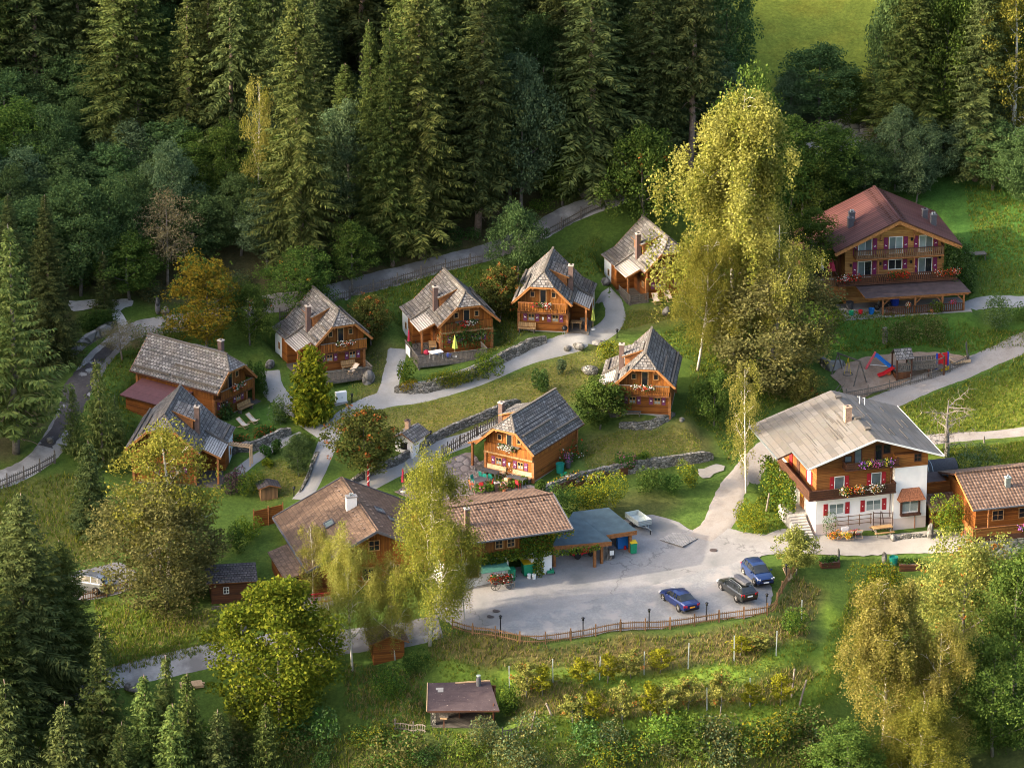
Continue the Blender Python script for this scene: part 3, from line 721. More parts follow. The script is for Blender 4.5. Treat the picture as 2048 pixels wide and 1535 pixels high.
def flowers(par, p0, p1, n, mats, leafmat='bush_green', spread=.16, drop=.2, size=.10, seed=0, name='flower_bush'):
    rng = np.random.default_rng(seed + n); p0 = np.array(p0); p1 = np.array(p1); L = []
    for k, m in enumerate([leafmat] + mats):
        nn = n if k == 0 else int(n * .95 / len(mats)); t = rng.random(nn)
        if k: t = np.clip(rng.choice(rng.random(7), nn) + rng.normal(0, .05, nn), 0, 1)
        q = p0 + (p1 - p0) * t[:, None] + rng.normal(0, spread, (nn, 3)) * np.array([1, 1, .75]); q[:, 2] -= rng.random(nn) * drop
        if k: q[:, 1] -= .07
        L.append((*leaf_quads(q, size * (1.25 if k == 0 else 1), rng, .5, 0, .9), k))
    V, Fc, mi = merge(L); o = bpy.data.objects.new(name, np_mesh(name, V, Fc, [leafmat] + mats, mi)); COL.objects.link(o); o.parent = par; return o
def leafpatch(par, name, pos, mats, size=.2, seed=0, up=.5, share=None):
    rng = np.random.default_rng(seed); pos = np.asarray(pos); L = []; idx = rng.choice(len(mats), len(pos), p=None if share is None else np.array(share) / sum(share))
    for k in range(len(mats)):
        q = pos[idx == k]
        if len(q): L.append((*leaf_quads(q, size, rng, up, .3), k))
    V, Fc, mi = merge(L); o = bpy.data.objects.new(name, np_mesh(name, V, Fc, mats, mi)); COL.objects.link(o)
    if par is not None: o.parent = par
    return o
def chimney(par, x, y, z0, z1, w=.5, d=.5, mat='chimney_brown', cap='chimney_cap', pots=0, capz=.1):
    mb = MB(); mb.box((x - w/2, y - d/2, z0), (x + w/2, y + d/2, z1), mat); o = mb.build('chimney', par)
    c = MB(); c.box((x - w/2 - .05, y - d/2 - .05, z1), (x + w/2 + .05, y + d/2 + .05, z1 + capz), cap)
    c.box((x - .1, y - .1, z1 + capz + .002), (x + .1, y + .1, z1 + capz + .06), 'black_metal')
    for k in range(pots): c.cyl((x + (k - (pots-1)/2) * .22, y, z1 + capz), .09, .22, 'zinc', 10)
    c.build('chimney_cap', o); return o
def rail(par, pts, h, mat, name='railing', step=.16, bw=.09, bt=.03, top=.07, closed=False, z0=.06, toprail=None):
    """board railing along a path of points (their z is the floor)"""
    mb = MB()
    for p, q in zip(pts, pts[1:]):
        p = Vector(p); q = Vector(q); d = q - p; L = d.length; n = max(1, int(L / step))
        for i in range(n):
            c = p + d * ((i + .5) / n); mb.beam(c + Vector((0, 0, z0)), c + Vector((0, 0, h - .05)), bw, bt, mat, up=Vector((-d.y, d.x, 0)).normalized())
        mb.beam(p + Vector((0, 0, h)), q + Vector((0, 0, h)), .10, top, toprail or mat); mb.beam(p + Vector((0, 0, .10)), q + Vector((0, 0, .10)), .05, .08, mat)
    return mb.build(name, par)

CHALETS = []
def chalet(label, u, v, psi, s=1.08, w=4.8, L=7.0, porch=1, motif='deer', balcony='full', fl=('flower_red', 'flower_white'), seed=1, deck=True, plaster=True, lower=True, rail_mat='gable_boards', ridge=5.7, chim=True):
    p = P(u, v); psi = R(psi)
    root = thing('chalet', label, 'chalet', p, psi, 'small shingled log chalets')
    hw = w/2; er = hw + .55*s; ze = 3.0*s; zr = ridge*s; k = (zr - ze) / er; zf = 2.12*s; yf = -.9*s; yb = L + .5
    zm = lambda x: zr - abs(x) * k
    g = porch
    mb = MB(); mb.box((-hw, 0, .12), (hw, L, zf), 'log_wall'); wall = mb.build('log_wall', root)
    mb = MB(); mb.box((-hw + .04, .04, -1.6), (hw - .04, L - .04, .12), 'concrete'); mb.build('plinth', root)
    for x in (-hw, hw):
        for y in (0.0, L): mb = MB(); mb.box((x - .13, y - .13, -.3), (x + .13, y + .13, zf + (.5 if y else 0)), 'beam_wood'); mb.build('corner_post', root)
    hx = 1.08*s; hz = zm(hx)
    mb = MB(); mb.xz([(-hw, zf), (hw, zf), (hw, zm(hw) - .16), (hx*.86, hz - .14), (-hx*.86, hz - .14), (-hw, zm(hw) - .16)], .02, L - .02, 'gable_boards'); mb.build('gable_wall', root)
    # roof with a clipped gable in front
    rf = MB(); A = (0, yf + 1.2*s, zr); B = (0, yb, zr)
    for sg in (-1, 1):
        rf.slope(A, B, (sg*hx, yb, hz), (sg*hx, yf, hz), 'shingle', 4, .04, .10, 'verge_wood')
        rf.slope((sg*hx, yf, hz), (sg*hx, yb, hz), (sg*er, yb, ze), (sg*er, yf, ze), 'shingle', 9, .04, .10, 'verge_wood', 3.3)
    rf.slope(A, A, (hx, yf - .04, hz - .02), (-hx, yf - .04, hz - .02), 'shingle', 4, .04, .08, 'verge_wood')
    roof = rf.build('roof', root)
    mb = MB(); mb.beam((0, A[1] - .1, zr + .06), (0, yb + .05, zr + .06), .22, .10, 'grey_wood')
    for sg in (-1, 1): mb.beam((0, A[1], zr + .04), (sg*hx, yf, hz + .06), .10, .07, 'grey_wood')
    mb.build('ridge_board', roof)
    mb = MB()
    for sg in (-1, 1):
        mb.beam((sg*hx, yf + .03, hz - .10), (sg*er, yf + .03, ze - .10), .06, .22, 'verge_wood'); mb.beam((sg*er*.98, yf, ze - .1), (sg*er*.98, yb, ze - .1), .05, .14, 'dark_beam')
        for y in (yb - .06,): mb.beam((0, y, zr - .12), (sg*er, y, ze - .10), .05, .2, 'verge_wood')
        mb.beam((sg*hx*.8, .3, hz - .32), (sg*hx*.8, yf + .1, hz - .32), .12, .14, 'beam_wood')
    mb.beam((-hx, yf + .05, hz - .12), (hx, yf + .05, hz - .12), .06, .2, 'verge_wood'); mb.build('bargeboard', roof)
    # snow logs
    n = Vector((k, 0, 1)).normalized()
    def slog(sg, x, y0, y1): mb = MB(); mb.beam((sg*(x + n.x*.15), y0, zm(x) + n.z*.15), (sg*(x + n.x*.15), y1, zm(x) + n.z*.15), .17, .15, 'grey_wood'); mb.build('snow_log', roof)
    slog(-g, 1.55*s, yf + .5, L*.55); slog(-g, 2.35*s, yf + .2, L*.52); slog(-g, 2.35*s, L*.55, yb - .2)
    slog(g, 1.5*s, yf + .2, yf + 1.6*s); slog(g, 2.4*s, yf + .3, yf + 1.9*s); slog(g, 1.3*s, L*.74, L*.98)
    # outer roof on the porch side
    ex = er + 1.35*s; yp0 = .25*s; yp1 = .50*L; zo = ze - .62*s
    mb = MB(); mb.slope((g*(er - .12), yp1, ze + .06), (g*(er - .12), yb, ze + .06), (g*ex, yb, zo), (g*ex, yp1, zo), 'shingle', 4, .04, .10, 'verge_wood')
    mb.beam((g*(er - .5), yp1, zm(er - .5) + .10), (g*ex, yp1, zo + .10), .12, .12, 'grey_wood'); mb.beam((g*(ex - .45), yp1 + .3, zo + .36), (g*(ex - .45), yb - .4, zo + .36), .12, .11, 'grey_wood'); mb.build('side_roof', root)
    mb = MB(); mb.slope((g*(er - .10), yp0, ze + .05), (g*(er - .10), yp1, ze + .05), (g*(ex + .1), yp1, zo - .05), (g*(ex + .1), yp0, zo - .05), 'slat_roof', 8, .025, .08, 'verge_wood')
    mb.beam((g*(er - .1), yp0 + .05, ze - .06), (g*(ex + .12), yp0 + .05, zo - .14), .07, .16, 'verge_wood'); mb.build('porch_roof', root)
    mb = MB(); mb.beam((g*(ex - .25), yp0 + .25, -.4), (g*(ex - .25), yp0 + .25, zo - .02), .19, .19, 'beam_wood'); mb.beam((g*(ex - .25), yp0 + .1, zo - .12), (g*(ex - .25), yp1, zo - .12), .14, .16, 'beam_wood'); mb.build('porch_post', root)
    if deck:
        mb = MB(); mb.box((min(g*hw, g*(ex + .1)), -.2, -.9), (max(g*hw, g*(ex + .1)), yp1, .11), 'grey_deck'); mb.build('porch_floor', root)
    if plaster:
        ym = .72*L; lo, hi = min(g*hw, g*(ex - .2)), max(g*hw, g*(ex - .2)); mb = MB(); mb.box((lo, ym, -1.6), (hi, L - .02, zo - .02), 'blue_plaster'); mb.build('plaster_wall', root); mb = MB(); mb.box((lo, yp1 + .05, -1.6), (hi - .004 if g > 0 else hi, ym - .002, zo - .02), 'log_wall'); mb.build('side_wall', root)
        fp = Fr((g*(ex - .2), 0, 0), (0, 1, 0), (g, 0, 0)); window(root, fp, ym + .7, .95, .3, .55, 'frame_wood', 'dark_glass', .05, '')
    sd = Fr((g*hw, 0, 0), (0, g, 0), (g, 0, 0)); al = lambda y: y * g
    window(root, sd, al(1.0), 1.05, .5, .55, 'frame_wood', 'grey_glass', .07, '+')
    dm = MB(); sd.box(dm, al(2.2) - .42, al(2.2) + .42, .14, 1.95, .0, .05, 'dark_boards'); dm.build('door', root)
    # dormer beside the chimney
    if chim:
        d0, d1 = .28*L, .60*L; xo = 1.95*s; xi = .42*s; zd = zm(xi) - (xo - xi) * .30
        mb = MB(); pl = [(g*xi, zm(xi) + .02), (g*xo, zd), (g*xo, zm(xo) - .05)]; mb.xz(pl, d0, d1, 'beam_wood'); dmr = mb.build('dormer', root)
        mb = MB(); mb.slope((g*xi*.8, d0 - .1, zm(xi*.8) + .12), (g*xi*.8, d1 + .1, zm(xi*.8) + .12), (g*(xo + .3), d1 + .35, zd - .02), (g*(xo + .3), d0 - .35, zd - .02), 'shingle', 5, .035, .09, 'verge_wood'); mb.build('dormer_roof', dmr)
        window(dmr, Fr((g*xo, 0, 0), (0, g, 0), (g, 0, 0)), al((d0 + d1)/2 + .25), zm(xo) + .12, .5, max(.15, zd - zm(xo) - .35), 'frame_wood', 'grey_glass', .05, '', name='dormer_window')
        chimney(roof, g*(xo + .35), d0 + .35, zm(xo) - .6, zr + .05*s, .46, .46)
    # front openings
    f = Fr((0, 0, 0), (1, 0, 0), (0, -1, 0))
    dr = MB(); f.box(dr, -.33*s, .33*s, zf + .12, zf + 2.0*s, .0, .05, 'frame_wood'); do = dr.build('balcony_door', root)
    dg = MB(); f.poly(dg, [(-.24*s, zf + .2), (.24*s, zf + .2), (.24*s, zf + 1.9*s), (-.24*s, zf + 1.9*s)], .055, 'dark_glass'); dg.build('pane', do)
    for x in (-.98*s, .98*s): window(root, f, x, zf + 1.28*s, .32*s, .44*s, 'frame_wood', 'dark_glass', .08, '')
    if lower:
        for x in (-1.08*s, 1.12*s):
            window(root, f, x, 1.08*s, .50*s, .56*s, 'frame_wood', 'dark_glass', .06, '+', .48)
            for q in (-1, 1): shutter(root, f, x + q*.56*s, 1.0*s, .33*s, .72*s, 'purple_shutter', motif, q if motif == 'deer' else 1)
    bx = hw if balcony == 'full' else .95*s
    if balcony == 'full':
        mb = MB(); mb.box((-hw - .02, -.82*s, zf - .12), (hw + .02, -.001, zf), 'dark_boards'); bal = mb.build('balcony', root)
        rail(bal, [(-hw, -.8*s, zf), (hw, -.8*s, zf)], .92*s, rail_mat, step=.17, bw=.13, toprail='grey_wood' if seed % 2 else 'beam_wood')
        yb0 = -.9*s
    else:
        mb = MB(); mb.box((-hw - .06, -.30, zf - .1), (hw + .06, -.005, zf + .06), 'bench_wood'); mb.box((-hw - .04, -.24, zf + .06), (hw + .04, -.01, zf + .85*s), 'gable_boards'); mb.box((-1.1*s, -.34, zf + .86*s), (1.1*s, -.02, zf + .95*s), 'grey_wood'); bal = mb.build('balcony', root); yb0 = -.36
    if fl:
        mb = MB(); mb.box((-.85*s, yb0 - .12, zf + .62*s), (.85*s, yb0 + .02, zf + .80*s), 'dark_beam'); fb = mb.build('flower_box', bal)
        flowers(fb, (-.8*s, yb0 - .05, zf + .98*s), (.8*s, yb0 - .05, zf + .98*s), 210, list(fl), seed=seed, drop=.38, spread=.12, size=.12)
    CHALETS.append((root, p, psi, w, L)); return root
def wpoly(px): return np.array([tuple(P(u, v))[:2] for u, v in px])
def inside(poly, x, y):
    r = np.zeros(x.shape, bool); n = len(poly)
    for i in range(n):
        x0, y0 = poly[i]; x1, y1 = poly[(i + 1) % n]
        if y0 == y1: continue
        c = ((y0 > y) != (y1 > y)) & (x < (x1 - x0) * (y - y0) / (y1 - y0) + x0); r ^= c
    return r
# ------------------------------------------------------------------ level the ground under the buildings
BLD = [(1086,663,-8,8.0,8.0),(1289,829,-6.5,8.0,8.0),(1019,955,-31,8.0,8.5),(933,703,18,8.2,8.0),(1338,594,20,8,8),(682,740,23,8,8),(330,968,-8,9,9),(461,829,54,9,10),
       (1787,602,10,13,13),(1739,1060,15,13,13),(925,1452,-2,6.4,3.6),(464,1205,8,4,3)]
_pads = [(P(b[0], b[1]), b) for b in BLD]
for p, b in _pads:
    a = R(b[2]); q = Vector((-math.sin(a), math.cos(a), 0)) * -.9
    pad(p.x + q.x, p.y + q.y, a, b[3], b[4] + .9, p.z - .02)

p = _pads[8][0]; a = R(10); pad(p.x + 4.7 * math.sin(a), p.y - 4.7 * math.cos(a), a, 13.4, 14, p.z - .02)
STEPS = [([(830,1310),(1000,1358),(1250,1350),(1500,1330),(1600,1275),(1640,1290),(1560,1370),(1350,1395),(1050,1400),(900,1370)], .40), ([(1040,1438),(1300,1432),(1550,1408),(1640,1340),(1660,1250),(1640,1200),(1690,1230),(1680,1380),(1600,1450),(1300,1475),(1040,1475)], .40)]
for px, dz in STEPS: HZ = HZ + dz * blur(inside(wpoly(px), XX, YY).astype(float), 1)
# ground held back by the dry stone walls
for px, dz in (([(790,783),(830,784),(880,776),(935,757),(985,733),(1030,710),(1062,694),(1090,682),(1050,680),(1000,700),(950,722),(880,742),(800,748)], .75),
               ([(745,948),(795,927),(850,893),(915,858),(980,832),(1040,808),(1000,800),(930,825),(850,862),(760,905)], .55),
               ([(1125,974),(1190,955),(1260,942),(1330,930),(1390,922),(1424,916),(1400,885),(1300,895),(1200,905),(1130,930)], .55),
               ([(1238,852),(1275,855),(1310,849),(1335,839),(1325,820),(1245,826)], .4)):
    HZ = HZ + dz * blur(inside(wpoly(px), XX, YY).astype(float), 2)
# ------------------------------------------------------------------ chalets
cE = chalet('middle log chalet of the back row with right hand porch and beige bench', 1086, 663, -8, porch=1, seed=2)
cG = chalet('chalet on the green slope with sunlit left roof side and apple tree before its porch', 1289, 829, -6.5, porch=-1, motif='leaf', seed=3)
cH = chalet('lowest chalet with tables and pale benches on the paved patio in front', 1019, 955, -31, w=5.2, L=8.0, porch=-1, balcony='inset', fl=('flower_white',), seed=4, rail_mat='gable_boards')
cD = chalet('chalet with vine-covered front and big fenced grey deck with folded parasols', 933, 703, 18, w=5.2, porch=-1, balcony='inset', seed=5)
cF = chalet('highest chalet half hidden by the tall golden birch', 1338, 594, 20, w=4.8, porch=-1, motif='leaf', balcony='inset', seed=6)
cC = chalet('chalet behind the golden conifer with small deck and beige loungers', 682, 740, 23, porch=-1, motif='leaf', seed=7)
cB = chalet('bigger chalet behind the pale yellow birch with pergola at its right wall', 330, 968, -8, s=1.22, w=5.9, L=7.6, porch=1, seed=8)
cA = chalet('leftmost chalet turned sideways with long shingle roof and burgundy lean-to', 461, 829, 54, L=9.6, porch=1, seed=9)
# lean-to of the leftmost chalet
mb = MB(); mb.box((-5.4, 3.2, -2), (-2.47, 8.6, 1.75), 'log_wall'); mb.build('lean_to_wall', cA)
mb = MB(); mb.slope((-2.3, 2.6, 2.55), (-2.3, 9.0, 2.55), (-5.8, 9.0, 1.85), (-5.8, 2.6, 1.85), 'burgundy_sheet', 3, .01, .14, 'dark_beam'); mb.build('lean_to_roof', cA)
mb = MB(); mb.box((-2.52, 5.2, -1.5), (-2.455, 9.58, 2.10), 'blue_plaster'); mb.build('plaster_side', cA)
# vine on the deck chalet
rng = np.random.default_rng(5)
q = np.stack([rng.normal(.2, 1.25, 900), rng.uniform(-.45, -.05, 900), np.abs(rng.normal(1.75, .62, 900))], 1); q = q[(q[:, 2] < 3.3) & (np.abs(q[:, 0]) < 3)]
leafpatch(cD, 'climbing_vine', q, ['bush_green', 'beech_dark', 'rowan_leaf'], .24, 5)
# bush on the leftmost chalet front and roses on the patio chalet side
q = np.stack([rng.normal(-1.2, .55, 500), rng.uniform(-.9, -.05, 500), np.abs(rng.normal(.7, .5, 500))], 1)
leafpatch(cA, 'wall_shrub', q, ['beech_dark', 'bush_green'], .22, 6)
q = np.stack([rng.uniform(2.75, 3.9, 700), rng.uniform(4.2, 8, 700), np.abs(rng.normal(.9, .55, 700))], 1)
leafpatch(cH, 'wall_rose_bush', q, ['bush_green', 'broad_green', 'flower_red', 'flower_white'], .2, 7, share=[6, 6, 1, .6])
mb = MB(); mb.xz([(-.1, 1.55), (.1, 1.55), (.06, 1.22), (-.06, 1.22)], -.06, -.01, 'white_paint'); mb.tube([(-.05, -.05, 1.55), (-.28, -.1, 1.72), (-.42, -.1, 1.95)], .02, 'dark_beam', 5); mb.tube([(.05, -.05, 1.55), (.28, -.1, 1.72), (.42, -.1, 1.95)], .02, 'dark_beam', 5); mb.build('antler_trophy', cH)
mb = MB(); mb.xz([(-.1, 1.55), (.1, 1.55), (.06, 1.22), (-.06, 1.22)], -.06, -.01, 'white_paint'); mb.tube([(-.05, -.05, 1.55), (-.28, -.1, 1.72), (-.42, -.1, 1.95)], .02, 'dark_beam', 5); mb.tube([(.05, -.05, 1.55), (.28, -.1, 1.72), (.42, -.1, 1.95)], .02, 'dark_beam', 5); mb.build('antler_trophy', cE)

# ------------------------------------------------------------------ guesthouse with the dark red roof
def guesthouse():
    p = P(1787, 602); root = thing('guesthouse', 'three-storey log guesthouse with dark red sheet roof and two flowered balconies', 'house', p, R(10))
    hw, L = 5.1, 8.2
    mb = MB(); mb.box((-hw, 0, -1.2), (hw, L, 6.0), 'pale_log'); mb.build('log_wall', root)
    er, ze, zr = 6.5, 6.1, 9.15; k = (zr - ze) / er; yf, yb = -1.45, L + .9; zm = lambda x: zr - abs(x) * k
    mb = MB(); mb.xz([(-hw, 6.0), (hw, 6.0), (hw, zm(hw) - .3), (0, zr - .3), (-hw, zm(hw) - .3)], .02, L - .02, 'pale_log'); mb.build('gable_wall', root)
    mb = MB()
    for g in (-1, 1): mb.slope((0, yf, zr), (0, yb, zr), (g*er, yb, ze), (g*er, yf, ze), 'red_sheet', 3, .01, .24, 'verge_wood')
    mb.beam((0, yf, zr + .04), (0, yb, zr + .04), .25, .06, 'red_sheet')
    for i in range(17):
        for g in (-1, 1): x = .5; mb.beam((g*x, yf + .4 + i*.6, zm(x) + .08), (g*(x + .28), yf + .4 + i*.6, zm(x + .28) + .08), .04, .06, 'dark_beam')
    rf = mb.build('roof', root)
    mb = MB()
    for g in (-1, 1): mb.beam((0, yf + .06, zr - .34), (g*er, yf + .06, ze - .34), .10, .34, 'verge_wood'); mb.beam((0, yf - .02, zr - .06), (g*er, yf - .02, ze - .06), .06, .14, 'dark_beam')
    for x in (-1.7, 1.7): mb.beam((x, .4, zm(x) - .62), (x, yf + .2, zm(x) - .62), .22, .24, 'beam_wood'); mb.beam((x, -.9, zm(x) - 1.5), (x, -.9, zm(x) - .6), .14, .14, 'beam_wood')
    mb.build('bargeboard', rf)
    chimney(rf, -4.0, 2.6, zm(4) - .4, zm(4) + .85, .55, .55, 'chimney_grey', 'chimney_grey', 0); chimney(rf, -3.7, 3.4, zm(3.7) - .4, zm(3.7) + 1.05, .6, .5, 'chimney_grey', 'chimney_grey', 2)
    chimney(rf, 4.0, 3.9, zm(4) - .4, zm(4) + .85, .5, .5, 'chimney_grey', 'chimney_grey', 0); chimney(rf, 4.5, 2.4, zm(4.5) - .4, zm(4.5) + 1.0, .55, .55, 'chimney_grey', 'chimney_grey', 2)
    f = Fr((0, 0, 0), (1, 0, 0), (0, -1, 0))
    for z0, hh in ((5.05, 2.05), (2.7, 2.0)):
        for i, x in enumerate((-3.1, .05, 3.15)):
            small = (z0 < 4 and i == 1); zb = z0 + (.75 if small else .08); h = hh - (1.05 if small else .38)
            wd = window(root, f, x, zb, 1.3, h, 'white_paint', 'pale_glass' if z0 > 4 else 'dark_glass', .06, '|', name='window' if small else 'glass_door')
            if not small:
                sm = MB(); sx = x + (.02 if (i + (z0 > 4)) % 2 else -.63); f.poly(sm, [(sx, zb + .02), (sx + .6, zb + .02), (sx + .6, zb + h - .02), (sx, zb + h - .02)], .016, 'grey_glass'); sm.build('sliding_pane', wd)
            for g in (-1, 1): shutter(root, f, x + g*1.02, zb - .02, .42, h + .04, 'magenta_shutter', 'deer', g, .42)
    for x, z in ((-4.55, 4.0), (-1.5, 4.0), (1.65, 4.0), (4.6, 4.3), (-1.5, 6.5), (1.65, 6.4)):
        mb = MB(); f.box(mb, x - .09, x + .09, z, z + .28, .05, .22, 'black_metal'); mb.build('wall_lamp', root)
    mb = MB(); mb.lathe((0, -.04, 8.1), [(.01, -.03), (.22, -.02), (.26, .02), (.2, .05), (.0, .05)], 'dark_beam', 14, 'Y'); mb.build('wall_plaque', root)
    # balconies
    mb = MB(); mb.box((-4.3, -1.25, 4.95), (4.75, -.005, 5.08), 'beam_wood'); b2 = mb.build('balcony', root)
    rail(b2, [(-4.25, -.1, 5.05), (-4.25, -1.2, 5.05), (4.7, -1.2, 5.05), (4.7, -.1, 5.05)], .92, 'fence_wood', step=.21, bw=.13, toprail='dark_beam')
    for x in (-2.0, 1.7): mb = MB(); mb.beam((x, -1.15, 2.6), (x, -1.15, 4.95), .14, .14, 'beam_wood'); mb.build('balcony_post', b2)
    mb = MB(); mb.box((-6.2, -1.75, 2.52), (6.1, -.005, 2.66), 'dark_beam'); b1 = mb.build('balcony', root)
    rail(b1, [(-6.15, -.1, 2.62), (-6.15, -1.7, 2.62), (6.05, -1.7, 2.62), (6.05, -.1, 2.62)], .92, 'dark_logs', step=.2, bw=.13, toprail='dark_beam')
    for i, (x0, x1, cs) in enumerate(((-6.2, -4.0, ['flower_red', 'flower_white', 'flower_red']), (-.9, .9, ['flower_red', 'flower_red']), (3.8, 6.1, ['flower_red', 'flower_white', 'flower_red', 'flower_red']))):
        mb = MB(); mb.box((x0, -1.98, 3.38), (x1, -1.78, 3.55), 'dark_beam'); fb = mb.build('flower_box', b1); flowers(fb, (x0, -1.88, 3.68), (x1, -1.88, 3.68), 330, cs, seed=20 + i, drop=.4, size=.13, spread=.15)
    # lean-to porch roof in front of the ground floor
    mb = MB(); mb.slope((-4.4, -1.3, 2.45), (6.3, -1.3, 2.45), (6.9, -4.0, 1.95), (-3.9, -4.0, 1.95), 'brown_felt', 3, .01, .12, 'beam_wood'); pr = mb.build('porch_roof', root)
    mb = MB(); mb.beam((-3.6, -3.85, 1.78), (6.7, -3.85, 1.78), .14, .2, 'beam_wood'); mb.build('porch_beam', root)
    for x in (-2.1, 1.2, 4.0, 6.2): mb = MB(); mb.beam((x, -3.85, -.5), (x, -3.85, 1.75), .17, .17, 'beam_wood'); mb.beam((x, -3.8, 1.0), (x + (.7 if x < 4 else -.7), -3.8, 1.7), .09, .09, 'beam_wood'); mb.build('porch_post', root)
    mb = MB(); mb.prism([(-6.0, -4.6), (7.0, -4.3), (7.0, -.01), (-6.0, -.01)], -1.8, .04, 'concrete_slab'); mb.build('terrace_slab', root)
    rail(root, [(-1.9, -4.05, .03), (6.1, -4.05, .03)], .85, 'dark_boards', 'porch_fence', .2, .10, .03)
    # glazed left annex with wooden deck
    mb = MB(); mb.box((-8.6, 1.5, -2), (-hw - .01, 7.0, 4.6), 'dark_boards'); mb.build('annex_wall', root)
    mb = MB(); mb.slope((-5.2, .6, 6.2), (-5.2, 8.4, 6.2), (-9.6, 8.4, 4.75), (-9.6, .6, 4.75), 'red_sheet', 3, .01, .18, 'verge_wood'); mb.build('annex_roof', root)
    mb = MB(); mb.box((-10.6, -1.6, 1.3), (-5.35, 1.49, 2.5), 'farm_boards'); mb.build('deck', root)
    rail(root, [(-10.5, -1.5, 2.5), (-5.5, -1.5, 2.5)], .95, 'fence_wood', 'deck_railing', .2, .13, .03)
    fa = Fr((-8.6, 1.5, 0), (1, 0, 0), (0, -1, 0)); window(root, fa, 1.2, 2.7, 1.4, 1.5, 'dark_beam', 'dark_glass', .08, '|')
    return root
gh = guesthouse()

